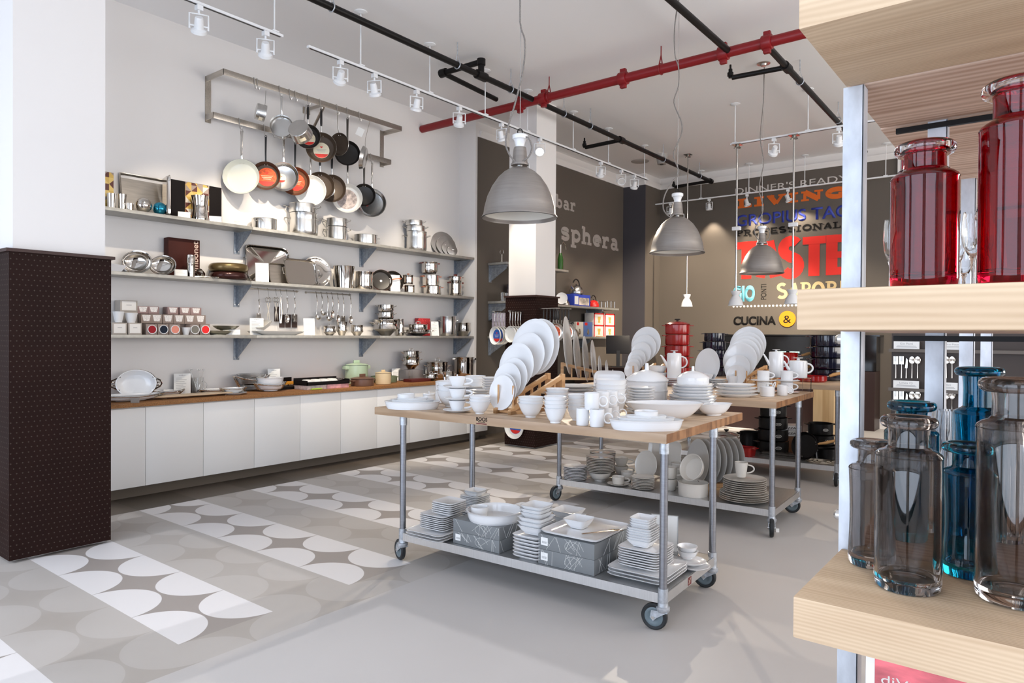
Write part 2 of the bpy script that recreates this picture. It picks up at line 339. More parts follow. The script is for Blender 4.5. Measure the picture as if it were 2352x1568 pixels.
# ------------------------------------------------------------------ ceiling pipes
def sprinkler(mb, p):
    mb.tube([p, (p[0], p[1], p[2]+0.10)], 0.022, 10).tube([(p[0], p[1], p[2]+0.02), (p[0], p[1], p[2]+0.06)], 0.034, 10).tube([(p[0], p[1], p[2]+0.10), (p[0], p[1], p[2]+0.15)], 0.012, 8)
def hanger(par, p, r, m):
    x, y, z = p
    mb = MB().tube([(x, y, z+r+0.09), (x, y, CZ)], 0.006, 6).tube([(x+(r+0.008)*math.cos(a*PI/8), y, z+(r+0.008)*math.sin(a*PI/8)) for a in range(-8, 9)], 0.006, 6)
    mb.tube([(x-r-0.006, y, z), (x, y, z+r+0.09), (x+r+0.006, y, z)], 0.005, 6)
    mb.obj('hanger', m, par)
def hangerY(par, p, r, m):
    x, y, z = p
    mb = MB().tube([(x, y, z+r+0.09), (x, y, CZ)], 0.006, 6).tube([(x, y+(r+0.008)*math.cos(a*PI/8), z+(r+0.008)*math.sin(a*PI/8)) for a in range(-8, 9)], 0.006, 6)
    mb.tube([(x, y-r-0.006, z), (x, y, z+r+0.1), (x, y+r+0.006, z)], 0.008, 6)
    mb.obj('hanger', m, par)
t = thing('sprinkler_piping', 'red sprinkler main with its black branch pipes hung under the ceiling', 'pipe', (0, 0, 0))
MB().tube([(WX+0.01, 7.06, 4.49), (RX-0.01, 7.08, 4.50)], 0.052, 20).obj('main_pipe', REDP, t)['label'] = 'red main pipe crossing the room'
def coupling(x):
    mb = MB().tube([(x-0.05, 7.07, 4.495), (x+0.05, 7.07, 4.495)], 0.075, 14)
    for q in (-1, 1): mb.cbox((x, 7.07, 4.495+q*0.085), (0.07, 0.05, 0.05))
    mb.obj('coupling', REDP, t, bevel=0.008)
for x in (-5.42, -5.05, -3.93, -2.75, -2.3, -0.6): coupling(x)
for x in (-4.97, -3.46, -1.2): hangerY(t, (x, 7.07, 4.495), 0.052, REDP)
MB().tube([(-5.19, WIN_Y+0.05, 4.5), (-5.19, 12.72, 4.5)], 0.034, 14).obj('branch_pipe', BLACKM, t)
mb = MB().tube([(-5.19, 12.74, 4.5), (-5.9, 12.70, 4.47)], 0.030, 12).tube([(-5.19, 12.70, 4.5), (-5.19, 12.80, 4.5)], 0.048, 12)
sprinkler(mb, (-5.92, 12.70, 4.47)); mb.obj('end_branch', BLACKM, t)
mb = MB().tube([(-5.19, 9.28, 4.5), (-5.80, 9.25, 4.48)], 0.030, 12).tube([(-5.19, 9.22, 4.5), (-5.19, 9.34, 4.5)], 0.050, 12); sprinkler(mb, (-5.82, 9.25, 4.48)); mb.obj('side_branch', BLACKM, t)
mb = MB().tube([(-5.19, 6.03, 4.5), (-5.19, 6.03, 4.64)], 0.036, 12).tube([(-5.19, 5.95, 4.5), (-5.19, 6.11, 4.5)], 0.052, 12).tube([(-5.19, 6.03, 4.66), (-5.72, 5.98, 4.64), ], 0.032, 12)
mb.tube([(-5.19, 6.03, 4.62), (-5.19, 6.03, 4.69)], 0.05, 12).tube([(-5.69, 5.98, 4.64), (-5.78, 5.98, 4.64)], 0.05, 12).tube([(-5.74, 5.98, 4.64), (-5.74, 6.98, 4.60)], 0.030, 12)
mb.obj('offset_branch', BLACKM, t)
for y in (2.2, 3.95, 5.63, 6.58, 7.73, 8.40, 10.72, 12.23): hanger(t, (-5.19, y, 4.5), 0.034, GALV)
MB().tube([(-2.69, WIN_Y+0.05, 4.5), (-2.69, 7.05, 4.5)], 0.034, 14).obj('branch_pipe', BLACKM, t); hanger(t, (-2.69, 2.0, 4.5), 0.034, GALV)
MB().tube([(-2.33, 7.09, 4.5), (-2.40, 12.2, 4.5)], 0.034, 14).obj('branch_pipe', BLACKM, t)
mb = MB().tube([(-2.345, 7.86, 4.5), (-2.93, 7.80, 4.5)], 0.028, 12).tube([(-2.345, 7.78, 4.5), (-2.345, 7.94, 4.5)], 0.05, 12); sprinkler(mb, (-2.95, 7.80, 4.5)); mb.obj('side_branch', BLACKM, t)
for y in (8.39, 10.2): hanger(t, (-2.35, y, 4.5), 0.034, GALV)

# ------------------------------------------------------------------ track lighting
def disc_canopy(mb, p, r=0.065): mb.lathe([(r, 0), (r, -0.008), (r*0.5, -0.018), (0.012, -0.022)], 20, M=TM(p))
def track(name_label, a, b, rods, slot=True):
    t = thing('light_track', name_label, 'track', (0, 0, 0))
    a, b = Vector(a), Vector(b); d = (b-a).normalized(); M = frame(a, d)
    L = (b-a).length
    MB().box(-0.018, 0.018, -0.010, 0.012, 0, L, M).obj('rail', WPAINT, t)
    if slot: MB().box(-0.009, 0.009, -0.0125, -0.0095, 0.02, L-0.02, M).obj('slot', BLACKP, t)
    for s in rods:
        p = a + d*s; mb = MB().tube([(p.x, p.y, p.z+0.01), (p.x, p.y, CZ-0.01)], 0.007, 8); disc_canopy(mb, (p.x, p.y, CZ)); mb.box(p.x-0.03, p.x+0.03, p.y-0.03, p.y+0.03, p.z+0.010, p.z+0.022)
        mb.obj('drop_rod', WPAINT, t)
    return t
TX, TZ = -5.475, 4.2
track('near length of white light track above the pot wall, ending over the column', (TX, -1.0, TZ), (TX, 3.63, TZ), (1.0, 2.6, 4.55))
track('long white light track running back past the pots to the dark wall', (TX, 3.9, TZ), (TX, 10.72, TZ), (0.62, 1.59, 2.54, 3.4, 4.5, 5.5, 6.7))
track('short white light track crossing above the third lamp by the timber shelf', (-3.56, 9.45, TZ), (0.6, 9.45, TZ), (0.06, 1.02, 2.5))
track('white light track in front of the lettered back wall', (-6.52, 12.85, TZ), (-0.8, 12.85, TZ), (0.03, 1.1, 2.03, 3.02, 4.3), False)
LAMPGLOW = mat('lit_lamp_glass', (1, 1, 1), 0.3, emit=((1.0, 0.93, 0.82), 14.0))
LAMPOFF = mat('lamp_reflector', (0.75, 0.75, 0.74), 0.2, 0.4)
def yoke_lamp(P, aim, label, lit, power, roll=0.0, angle=55):
    P = Vector(P); d = (Vector(aim)-P).normalized()
    t = thing('track_spotlight', label, 'spotlight', TM(P) @ Matrix.Diagonal((0.8, 0.8, 0.8, 1)), 'track spotlights')
    MB().cbox((0, 0, -0.025), (0.06, 0.06, 0.05)).tube([(0, 0, -0.05), (0, 0, -0.085)], 0.012, 8).obj('adapter', WPAINT, t)
    h = Vector((d.x, d.y, 0)); h = h.normalized() if h.length > 0.01 else Vector((1, 0, 0))
    s = Vector((-h.y, h.x, 0)); c = Vector((0, 0, -0.205))
    y = MB(); w_ = 0.088
    y.tube([(0, 0, -0.085), tuple(s*w_+Vector((0, 0, -0.088))), tuple(s*w_+c*1.18), ], 0.009, 6).tube([(0, 0, -0.085), tuple(-s*w_+Vector((0, 0, -0.088))), tuple(-s*w_+c*1.18)], 0.009, 6)
    y.tube([tuple(s*w_+c), tuple(s*0.04+c)], 0.008, 6).tube([tuple(-s*w_+c), tuple(-s*0.04+c)], 0.008, 6)
    y.obj('yoke', WPAINT, t)
    M = frame(c - d*0.07, d, up=s)
    MB().lathe([(0.0, -0.02), (0.036, -0.02), (0.042, 0.0), (0.046, 0.09), (0.075, 0.105), (0.078, 0.135), (0.066, 0.135), (0.060, 0.118), (0.0, 0.112)], 24, M=M).obj('lamp_housing', WPAINT, t)
    MB().lathe([(0.0, 0.122), (0.05, 0.124), (0.058, 0.121), (0.058, 0.117), (0, 0.117)], 20, M=M).obj('lens', LAMPGLOW if lit else LAMPOFF, t)
    if power:
        l = bpy.data.lights.new('spot_beam', 'SPOT'); l.energy = power; l.color = (1.0, 0.86, 0.68); l.spot_size = math.radians(angle); l.spot_blend = 0.55; l.shadow_soft_size = 0.03
        o = bpy.data.objects.new('spot_beam', l); COL.objects.link(o); o.parent = t; o.matrix_local = frame(c + d*0.09, -d, up=s)
N1 = ['first', 'second', 'third', 'fourth', 'fifth', 'sixth', 'seventh', 'eighth', 'ninth', 'tenth', 'eleventh']
S1 = [((457, 16), (-7.0, 3.6, 2.4), 0, 90), ((610, 74), (-7.0, 4.4, 2.5), 1, 150), ((782, 140), (-6.95, 5.0, 2.9), 1, 190), ((860, 170), (-6.6, 6.6, 1.2), 1, 150), ((957, 206), (-6.8, 5.9, 1.5), 1, 150), ((1055, 245), (-6.95, 7.2, 2.2), 1, 120),
      ((1152, 285), (-5.6, 8.2, 1.2), 0, 160), ((1240, 318), (-2.9, 3.9, 1.1), 1, 300), ((1380, 372), (-6.8, 10.4, 1.8), 1, 150), ((1427, 392), (-2.9, 6.2, 1.1), 0, 400), ((1457, 405), (-6.7, 11.5, 1.6), 0, 120)]
for i, (p, aim, lit, pw) in enumerate(S1):
    P = at(p[0], p[1], 0, TX)
    yoke_lamp((TX, P.y, TZ-0.0145), aim, 'white yoke spotlight on the pot wall track, %s from the left%s' % (N1[i], ', glowing' if lit else ''), lit, pw)
yoke_lamp((at(1778, 318, 1, 9.45).x, 9.45, TZ-0.0145), (-5.5, 13.0, 1.1), 'white spotlight glowing on the short track left of the timber shelf', 1, 1500, angle=64)
yoke_lamp((at(1927, 296, 1, 9.45).x, 9.45, TZ-0.0145), (-3.2, 13.0, 0.7), 'white spotlight at the short track end, half behind the shelf upright', 0, 420, angle=60)
for i, (px, py) in enumerate(((1540, 472), (1629, 458), (1716, 446), (1810, 434))):
    P = at(px, py, 1, 12.85); ax = (-6.2, -5.2, -3.7, -2.4)[i]
    yoke_lamp((P.x, 12.85, TZ-0.0145), (ax, 13.04, 1.2), 'white spotlight facing the lettered wall, %s from the left on that track' % N1[i], 0, 60, angle=82)

# ------------------------------------------------------------------ ceiling speaker and camera
P = at(1470, 370, 2, CZ); solo('ceiling_speaker', MB().lathe([(0, -0.012), (0.15, -0.012), (0.165, -0.004), (0.165, 0)], 32, M=TM((P.x, P.y, CZ))), mat('grille_grey', (0.42, 0.40, 0.38), 0.6), 'flat round grey speaker grille in the ceiling', 'speaker')
P = at(1520, 355, 2, CZ)
t = thing('ceiling_camera', 'small pale cone shaped camera under the ceiling beside the black pipe', 'camera', (P.x, P.y, CZ))
MB().lathe([(0.11, 0), (0.11, -0.03), (0.10, -0.05), (0.075, -0.17), (0.0, -0.175)], 24).obj('housing', mat('grille_grey', (0.42, 0.40, 0.38)), t)
MB().lathe([(0.035, -0.172), (0.03, -0.18), (0, -0.18)], 16).obj('lens', BLACKP, t)

# ------------------------------------------------------------------ the three pendant lamps
SHADE = mat('spun_aluminium_shade', (0.33, 0.305, 0.285), 0.36, 0.8, noise=0.08, nscale=5, stretch=(1, 1, 14))
SHADEIN = mat('pale_shade_lining', (0.72, 0.68, 0.60), 0.5)
CORD = mat('braided_grey_cord', (0.20, 0.18, 0.165), 0.8, noise=0.4, nscale=200)
RH = Vector((_r.x, _r.y, 0)).normalized()
def pendant(x, y, z, label, path, loop, canopy):
    t = thing('pendant_lamp', label, 'lamp', (x, y, z), 'pendant lamps over the tables')
    prof = [(0.254, 0.0), (0.250, 0.012), (0.243, 0.02), (0.236, 0.07), (0.217, 0.14), (0.185, 0.21), (0.145, 0.268), (0.105, 0.305), (0.072, 0.325), (0.06, 0.332)]
    MB().lathe(prof + [(0.056, 0.328)] + [(r-0.004, zz-0.003) for r, zz in prof[-2::-1]], 48, closed=False).obj('shade', SHADE, t)
    MB().lathe([(r-0.0055, zz+0.001) for r, zz in prof[2:-1]], 48).obj('shade_lining', SHADEIN, t)
    MB().lathe([(0.0, 0.12), (0.03, 0.125), (0.042, 0.16), (0.042, 0.19), (0.025, 0.24), (0.025, 0.33), (0, 0.33)], 20).obj('bulb', mat('opal_bulb', (0.85, 0.84, 0.80), 0.3), t)
    MB().lathe([(0.0, 0.330), (0.022, 0.330), (0.022, 0.352), (0.0, 0.352)], 16).obj('collar', STEEL, t)
    for q in (0.06, -0.06): MB().tube([tuple(RH*q*1.1+Vector((0, 0, 0.318))), tuple(RH*q+Vector((0, 0, 0.365)))], 0.004, 6).obj('clip', STEEL, t)
    MB().lathe([(0.0, 0.345), (0.058, 0.350), (0.058, 0.362), (0.052, 0.37), (0.044, 0.455), (0.040, 0.47), (0.0, 0.472)], 28).obj('neck', SHADE, t)
    MB().lathe([(0.030, 0.468), (0.032, 0.49), (0.040, 0.515), (0.044, 0.522), (0.050, 0.524), (0.053, 0.532), (0.053, 0.55), (0.045, 0.556), (0.0, 0.558)], 28).obj('ceramic_socket', WHITE, t)
    MB().tube([tuple(RH*0.016*math.cos(a)+Vector((0, 0, 0.575+0.02*math.sin(a)))) for a in [i*PI/8 for i in range(16)]], 0.004, 6, cyc=True).obj('ring', BLACKM, t)
    MB().tube([(0, 0, 0.595), (0, 0, CZ-z-0.002)], 0.0022, 6).obj('suspension_wire', STEEL, t)
    pts = [RH*a + Vector((0, 0, b)) for a, b in path]
    sp = []
    for i in range(len(pts)-1):
        p0, p1, p2, p3 = pts[max(i-1, 0)], pts[i], pts[i+1], pts[min(i+2, len(pts)-1)]
        for k in range(6):
            q = k/6; sp.append(0.5*((2*p1)+(-p0+p2)*q+(2*p0-5*p1+4*p2-p3)*q*q+(-p0+3*p1-3*p2+p3)*q**3))
    sp.append(pts[-1]); f3 = Vector((-RH.y, RH.x, 0))*-0.045
    MB().tube([p + f3*min(1, max(0, (0.75-p.z)/0.3)) for p in sp], 0.0058, 8).obj('cord', CORD, t)
    MB().lathe([(0.0, -0.03), (0.03, -0.03), (0.04, -0.008), (0.075, -0.006), (0.075, 0)], 24, M=TM((0, 0, CZ-z))).obj('canopy', canopy, t)
z0 = 2.32
tail = [(-0.085, 0.58), (-0.09, 0.46), (-0.03, 0.365), (0.045, 0.385), (0.078, 0.45), (0.06, 0.52), (0.025, 0.535)]
pendant(-2.83, 3.691, 2.325, 'nearest and largest grey metal dome pendant lamp, over the first table', [(0.0, 2.40), (-0.005, 1.45), (0.0, 1.28), (0.028, 1.18), (0.02, 1.0), (-0.03, 0.78)] + tail, None, WPAINT)
pendant(-2.778, 6.043, 2.315, 'middle grey metal dome pendant lamp, over the second table', [(0.0, 2.40), (-0.04, 2.1), (-0.035, 1.85), (0.0, 1.72), (0.0, 1.55), (-0.04, 1.40), (0.03, 1.22), (0.03, 1.1), (-0.04, 0.92), (0.01, 0.75), (-0.06, 0.65), (-0.13, 0.52), (-0.14, 0.40), (-0.08, 0.33), (-0.03, 0.36), (0.02, 0.36)], None, WPAINT)
pendant(-2.72, 8.243, 2.285, 'farthest and smallest looking grey dome pendant lamp, before the red letters', [(0.01, 2.42), (0.0, 2.0), (-0.03, 1.6), (0.01, 1.3), (-0.04, 1.0), (0.01, 0.75), (-0.10, 0.5)] + tail[2:], None, NICKEL)

# three small white porcelain lamps hanging on thin rods
def rod_lamp(px, ytop, ysh, ybot, Y, ztop, box, label):
    P = at(px, ybot, 1, Y); t = thing('rod_lamp', label, 'lamp', P, 'small white lamps on thin rods')
    r = 0.105; h = sz(ybot-ysh, P)
    MB().lathe([(r, 0), (r*0.97, h*0.06), (r*0.86, h*0.3), (r*0.6, h*0.55), (r*0.42, h*0.68), (r*0.62, h*0.88), (r*0.66, h), (0.0, h)], 28).obj('shade', WHITE, t)
    top = ztop - P.z
    MB().tube([(0, 0, h), (0, 0, top)], 0.013, 10).obj('rod', STEEL, t)
    MB().box(-0.06, 0.06, -0.06, 0.06, top-0.008, top).lathe([(0.05, top-0.05), (0.02, top-0.008)], 12).obj('mounting_plate', STEEL, t)
    if box: zb = at(px, box, 1, Y).z - P.z; MB().cbox((0, 0, zb), (0.11, 0.06, 0.05)).obj('junction_box', WPAINT, t, bevel=0.004)
rod_lamp(1577, 355, 676, 704, 11.56, CZ, 0, 'small white porcelain lamp on a thin rod, left of the other two')
rod_lamp(1690, 335, 668, 702, 9.45, TZ-0.012, 525, 'small white porcelain lamp on a rod hanging before the blue word')
rod_lamp(1820, 313, 665, 698, 9.45, TZ-0.012, 516, 'small white porcelain lamp on a rod nearest the timber shelf')

# ------------------------------------------------------------------ lettering on the dark walls
def wd(x, y): return (1420+x/3.564, 360+y/3.564)
def stroke(mb, pts, w_, M, z=0.004):
    """flat ribbon of width w_ along pts, mitred, in local XY, given thickness z"""
    P = [Vector((a, b)) for a, b in pts]; n = len(P); Lp, Rp = [], []
    wv = w_ if isinstance(w_, (list, tuple)) else [w_]*n
    for i in range(n):
        d0 = (P[i]-P[i-1]).normalized() if i > 0 else None; d1 = (P[i+1]-P[i]).normalized() if i < n-1 else None
        a = d0 or d1; b = d1 or d0; na = Vector((-a.y, a.x)); nb = Vector((-b.y, b.x)); m = (na+nb)
        m = m.normalized() if m.length > 1e-4 else na
        k = wv[i]/2/max(0.35, m.dot(na)); Lp.append(P[i]+m*k); Rp.append(P[i]-m*k)
    vs = [(p.x, p.y, zz) for zz in (0, z) for q in (Lp, Rp) for p in q]
    fs = []
    for i in range(n-1):
        fs += [(2*n+i, 3*n+i, 3*n+i+1, 2*n+i+1), (i, i+1, 2*n+i+1, 2*n+i), (n+i, 3*n+i, 3*n+i+1, n+i+1)]
    mb.add(vs, fs, M)
def glyph(c):
    """strokes on a 1-high grid; each is (points, weight factor); returns strokes, width"""
    S = 0.10
    if c == 'S': return [(arc(.36, .735, .24, .19, 35, 270, 12)[:-1] + arc(.36, .29, .26, .215, 90, -145, 12), 1)], .72
    if c == 'A': return [([(.10, .02), (.36, .96)], .9), ([(.36, .96), (.62, .02)], 1.1), ([(.22, .32), (.52, .32)], .55)], .72
    if c == 'T': return [([(.36, 0), (.36, 1)], 1), ([(0, .9), (.72, .9)], .72)], .72
    if c == 'E': return [([(.16, 0), (.16, 1)], 1), ([(.1, .9), (.66, .9)], .72), ([(.1, .5), (.58, .5)], .6), ([(.1, .1), (.68, .1)], .72)], .70
    if c == 'L': return [([(.2, 0), (.2, 1)], 1), ([(.02, .06), (.62, .06)], .5), ([(.02, .94), (.4, .94)], .45), ([(.58, 0), (.58, .34)], .5)], .68
    if c == 'I': return [([(.2, 0), (.2, 1)], 1), ([(.0, .05), (.4, .05)], .45), ([(.0, .95), (.4, .95)], .45)], .46
    if c == 'V': return [([(.12, .96), (.38, .04)], 1.1), ([(.38, .04), (.62, .96)], .6), ([(.0, .95), (.3, .95)], .42), ([(.46, .95), (.76, .95)], .42)], .78
    if c == 'N': return [([(.14, 0), (.14, 1)], .6), ([(.14, .96), (.66, .04)], 1.1), ([(.66, 0), (.66, 1)], .6), ([(.0, .05), (.3, .05)], .42), ([(.0, .95), (.26, .95)], .42), ([(.5, .95), (.82, .95)], .42)], .84
    if c == 'G': return [(arc(.42, .5, .32, .41, 48, 318, 18), 1), ([(.66, .05), (.66, .42)], .7), ([(.48, .42), (.82, .42)], .42), ([(.68, .62), (.68, .95)], .5)], .84
    if c == 'P': return [([(.18, 0), (.18, 1)], .9), ([(.18, .93)] + arc(.38, .72, .2, .21, 90, -90, 8) + [(.18, .51)], .75), ([(.0, .05), (.4, .05)], .42), ([(.0, .95), (.2, .95)], .42)], .66
    if c == 'R': return [([(.18, 0), (.18, 1)], .9), ([(.18, .93)] + arc(.38, .74, .2, .19, 90, -90, 8) + [(.18, .55)], .75), ([(.36, .53), (.6, .06)], .8), ([(.0, .05), (.38, .05)], .42), ([(.0, .95), (.2, .95)], .42), ([(.5, .05), (.74, .05)], .42)], .76
    if c == 'O': return [(arc(.4, .5, .31, .42, 0, 360, 24), 1)], .80
    if c == 'F': return [([(.18, 0), (.18, 1)], .9), ([(.0, .95), (.62, .95)], .45), ([(.18, .52), (.46, .52)], .45), ([(.6, .7), (.6, .97)], .5), ([(.0, .05), (.4, .05)], .42)], .66
    if c == 'e': return [(([(.10, .34)] + [(.54, .34)] + arc(.32, .33, .22, .25, 5, 315, 14)), .75)], .60
    if c == 'E2': return []
    if c == 's': return [(arc(.27, .475, .17, .13, 30, 270, 10)[:-1] + arc(.27, .205, .18, .145, 90, -150, 10), .78), ([(.43, .44), (.43, .64)], .45), ([(.09, .0), (.09, .2)], .45)], .54
    if c == 'p': return [([(.16, -.28), (.16, .62)], .9), (arc(.34, .33, .2, .25, 0, 360, 16), .75), ([(.0, -.25), (.34, -.25)], .5), ([(.0, .58), (.18, .58)], .5)], .62
    if c == 'b': return [([(.16, 0), (.16, .95)], .9), (arc(.34, .31, .2, .25, 0, 360, 16), .75), ([(.0, .9), (.18, .9)], .5)], .62
    if c == 'h': return [([(.16, 0), (.16, .95)], .9), ([(.16, .48)] + arc(.34, .4, .16, .17, 130, 0, 6) + [(.5, .0)], .8), ([(.0, .05), (.32, .05)], .5), ([(.36, .05), (.64, .05)], .5), ([(.0, .9), (.18, .9)], .5)], .66
    if c == 'r': return [([(.16, 0), (.16, .62)], .9), ([(.16, .4)] + arc(.36, .38, .17, .2, 130, 60, 5), .8), ([(.42, .42), (.42, .6)], .6), ([(.0, .05), (.36, .05)], .5), ([(.0, .58), (.18, .58)], .5)], .52
    if c == 'a': return [(arc(.28, .42, .17, .17, 150, 0, 8) + [(.45, .0)], .8), (arc(.26, .19, .15, .15, 0, 360, 14), .62), ([(.4, .05), (.6, .05)], .5)], .62
    return [], .4
def slab_word(name, text, m, label, M, height, width, weight=0.2, gap=0.05):
    ws = [glyph(c)[1] for c in text]; tot = sum(ws) + gap*(len(text)-1); kx = width/(tot*height)
    x = 0; t = thing(name, label, 'lettering', M, 'lettering on the back wall' if abs(M[1][2]) > 0.5 else 'lettering on the left dark wall')
    for c, w_ in zip(text, ws):
        mb = MB()
        for q, (pts, wf_) in enumerate(glyph(c)[0]):
            stroke(mb, [((x+a)*height*kx, b*height) for a, b in pts], weight*wf_*height*(0.5+0.5*kx), None, 0.004+0.0012*q)
        mb.obj('letter', m, t, smooth=False); x += w_ + gap
    return t
def font_word(name, text, m, label, M, height, width, extrude=0.003, offset=0.0, space=1.0, group='lettering on the back wall', cap=0.729):
    c = bpy.data.curves.new(name, 'FONT'); c.body = text; c.size = 1; c.extrude = 0; c.offset = offset; c.space_character = space
    tmp = bpy.data.objects.new('tmp', c); COL.objects.link(tmp); bpy.context.view_layer.update()
    me = bpy.data.meshes.new_from_object(tmp.evaluated_get(bpy.context.evaluated_depsgraph_get())); bpy.data.objects.remove(tmp)
    xs = [v.co.x for v in me.vertices]; x0, x1 = min(xs), max(xs); s = height/cap; kx = width/(x1-x0)
    bm = bmesh.new(); bm.from_mesh(me)
    for v in bm.verts: v.co = Vector(((v.co.x-x0)*kx, v.co.y*s, 0))
    if extrude:
        r_ = bmesh.ops.extrude_face_region(bm, geom=bm.faces[:]); 
        for e in r_['geom']:
            if isinstance(e, bmesh.types.BMVert): e.co.z += extrude
    bmesh.ops.recalc_face_normals(bm, faces=bm.faces)
    bm.transform(M); bm.to_mesh(me); bm.free(); me.name = name; me.materials.clear(); me.materials.append(m)
    return me
LWHITE = mat('white_vinyl', (0.62, 0.58, 0.54), 0.5); LOR = mat('orange_vinyl', (0.68, 0.13, 0.010), 0.6); LBL = mat('blue_vinyl', (0.035, 0.055, 0.36), 0.5)
LBK = mat('black_vinyl', (0.012, 0.011, 0.011), 0.85, spec=0.1); LRD = mat('red_vinyl', (0.62, 0.016, 0.008), 0.6); LSK = mat('sky_vinyl', (0.17, 0.55, 0.68), 0.5); LSD = mat('sand_vinyl', (0.58, 0.43, 0.22), 0.5)
LGR = mat('pale_grey_vinyl', (0.40, 0.36, 0.33), 0.5)
LDOT = mat('white_dots', (0.8, 0.79, 0.77), 0.5)
BY = BACK_Y-0.001
MBK = lambda P: frame(P, (0, -1, 0))           # reads left to right along +X on the back wall
def back(x0, x1, yt, yb):
    a = at(*wd(x0, yb), 1, BY); b = at(*wd(x0, yt), 1, BY); c = at(*wd(x1, yb), 1, BY)
    return a, b.z-a.z, c.x-a.x
def fw(name, text, m, label, x0, x1, yt, yb, **k):
    a, h, w_ = back(x0, x1, yt, yb); me = font_word(name, text, m, label, MBK((a.x, BY, a.z)), h, w_, **k)
    return tag(link(name, me), label, 'lettering', 'lettering on the back wall')
fw('wall_lettering', "DINNER'S READY", LWHITE, "white sans words DINNER'S READY at the top of the dark back wall", 958, 1880, 258, 310, extrude=0.004)
a, h, w_ = back(970, 1885, 352, 420); slab_word('wall_lettering', 'LIVING', LOR, 'orange slab word LIVING painted below the white words', MBK((a.x, BY, a.z)), h, w_, 0.27)
fw('wall_lettering', 'GROPIUS TAC', LBL, 'blue double line words GROPIUS TAC on the back wall', 965, 1885, 478, 570, extrude=0.004, offset=0.018)
a, h, w_ = back(965, 1905, 605, 652); slab_word('wall_lettering', 'PROFESSIONALE', LBK, 'black wide slab word PROFESSIONALE above the red word', MBK((a.x, BY, a.z)), h, w_, 0.2)
a, h, w_ = back(965, 1895, 700, 1003); slab_word('wall_lettering', 'TASTE', LRD, 'huge red block word TASTE on the back wall', MBK((a.x, BY, a.z)), h, w_, 0.30, 0.02)
fw('wall_lettering', 'GIO', LSK, 'sky blue rounded word GIO below the red word', 938, 1118, 1060, 1178, offset=0.055, extrude=0.004)
a, h, w_ = back(1295, 1905, 1035, 1162); slab_word('wall_lettering', 'SAPORE', LSD, 'sand coloured slab word SAPORE beside the timber shelf', MBK((a.x, BY, a.z)), h, w_, 0.2)
p0 = at(*wd(1212, 1168), 1, BY); p1 = at(*wd(1212, 1042), 1, BY); px_ = at(*wd(1165, 1168), 1, BY)
M = Matrix.Translation((p0.x, BY, p0.z)) @ Matrix(((0, -1, 0, 0), (0, 0, -1, 0), (1, 0, 0, 0), (0, 0, 0, 1)))
tag(link('wall_lettering', font_word('wall_lettering', 'PONTI', LBK, '', M, p0.x-px_.x, p1.z-p0.z, extrude=0.004)), 'small black word PONTI turned upright on the back wall', 'lettering', 'lettering on the back wall')
me = font_word('wall_lettering', 'CUCINA', LBK, '', MBK((0, 0, 0)), 1, 1); a, h, w_ = back(948, 1290, 1305, 1372)
tag(link('wall_lettering', font_word('wall_lettering', 'CUCINA', LBK, '', MBK((a.x, BY, a.z)), h, w_, extrude=0.022, offset=0.02)), 'black raised letters CUCINA left of the yellow disc', 'lettering', 'lettering on the back wall')
c = at(*wd(1387, 1327), 1, BY); R = (at(*wd(1455, 1327), 1, BY)-c).length
t = thing('sign_disc', 'round yellow ampersand sign right of the black letters', 'sign', MBK((c.x, BY, c.z)))
MB().lathe([(R, 0), (R, 0.03), (0, 0.03)], 48).obj('disc', mat('yellow_sign', (0.70, 0.255, 0.004), 0.5), t)
me = font_word('ampersand', '&', LBK, '', Matrix.Translation((-R*0.47, -R*0.5, 0.0305)), R*1.0, R*0.95, extrude=0.003); link('ampersand', me, t)
t = thing('wall_lettering', 'row of white dots under the wall words', 'lettering', (0, 0, 0), 'lettering on the back wall')
for i in range(20):
    c0 = at(*wd(945, 1225), 1, BY); c1 = at(*wd(1455, 1209), 1, BY); q = c0.lerp(c1, i/17); r_ = 0.020
    MB().lathe([(r_, 0), (r_, 0.003), (0, 0.003)], 14, M=MBK((q.x, BY, c0.z))).obj('dot', LDOT, t)
# left dark wall: bar / sphera, reading along +Y
ML = lambda y, z: frame((DWX+0.001, y, z), (1, 0, 0))
def zl(x, y): return (1060+x/3.92, 260+y/3.92)
p0 = at(*zl(890, 1133), 0, DWX); p1 = at(*zl(1412, 1236), 0, DWX); hx = at(*zl(1085, 1003), 0, DWX).z - at(*zl(1085, 1160), 0, DWX).z
slab_word('wall_lettering', 'sphera', LGR, 'pale grey slab word sphera on the dark left wall', ML(p0.y, p0.z), hx/0.97, p1.y-p0.y, 0.22)
p2 = at(*zl(1025, 978), 0, DWX); p3 = at(*zl(910, 955), 0, DWX); wb = (p2.y-p3.y)*(1.76+0.1)/(1.14+0.05)
slab_word('wall_lettering', 'bar', LGR, 'pale grey slab word bar half hidden by the white column', ML(p2.y-wb, p0.z+0.545), hx/0.97*0.72, wb, 0.22)
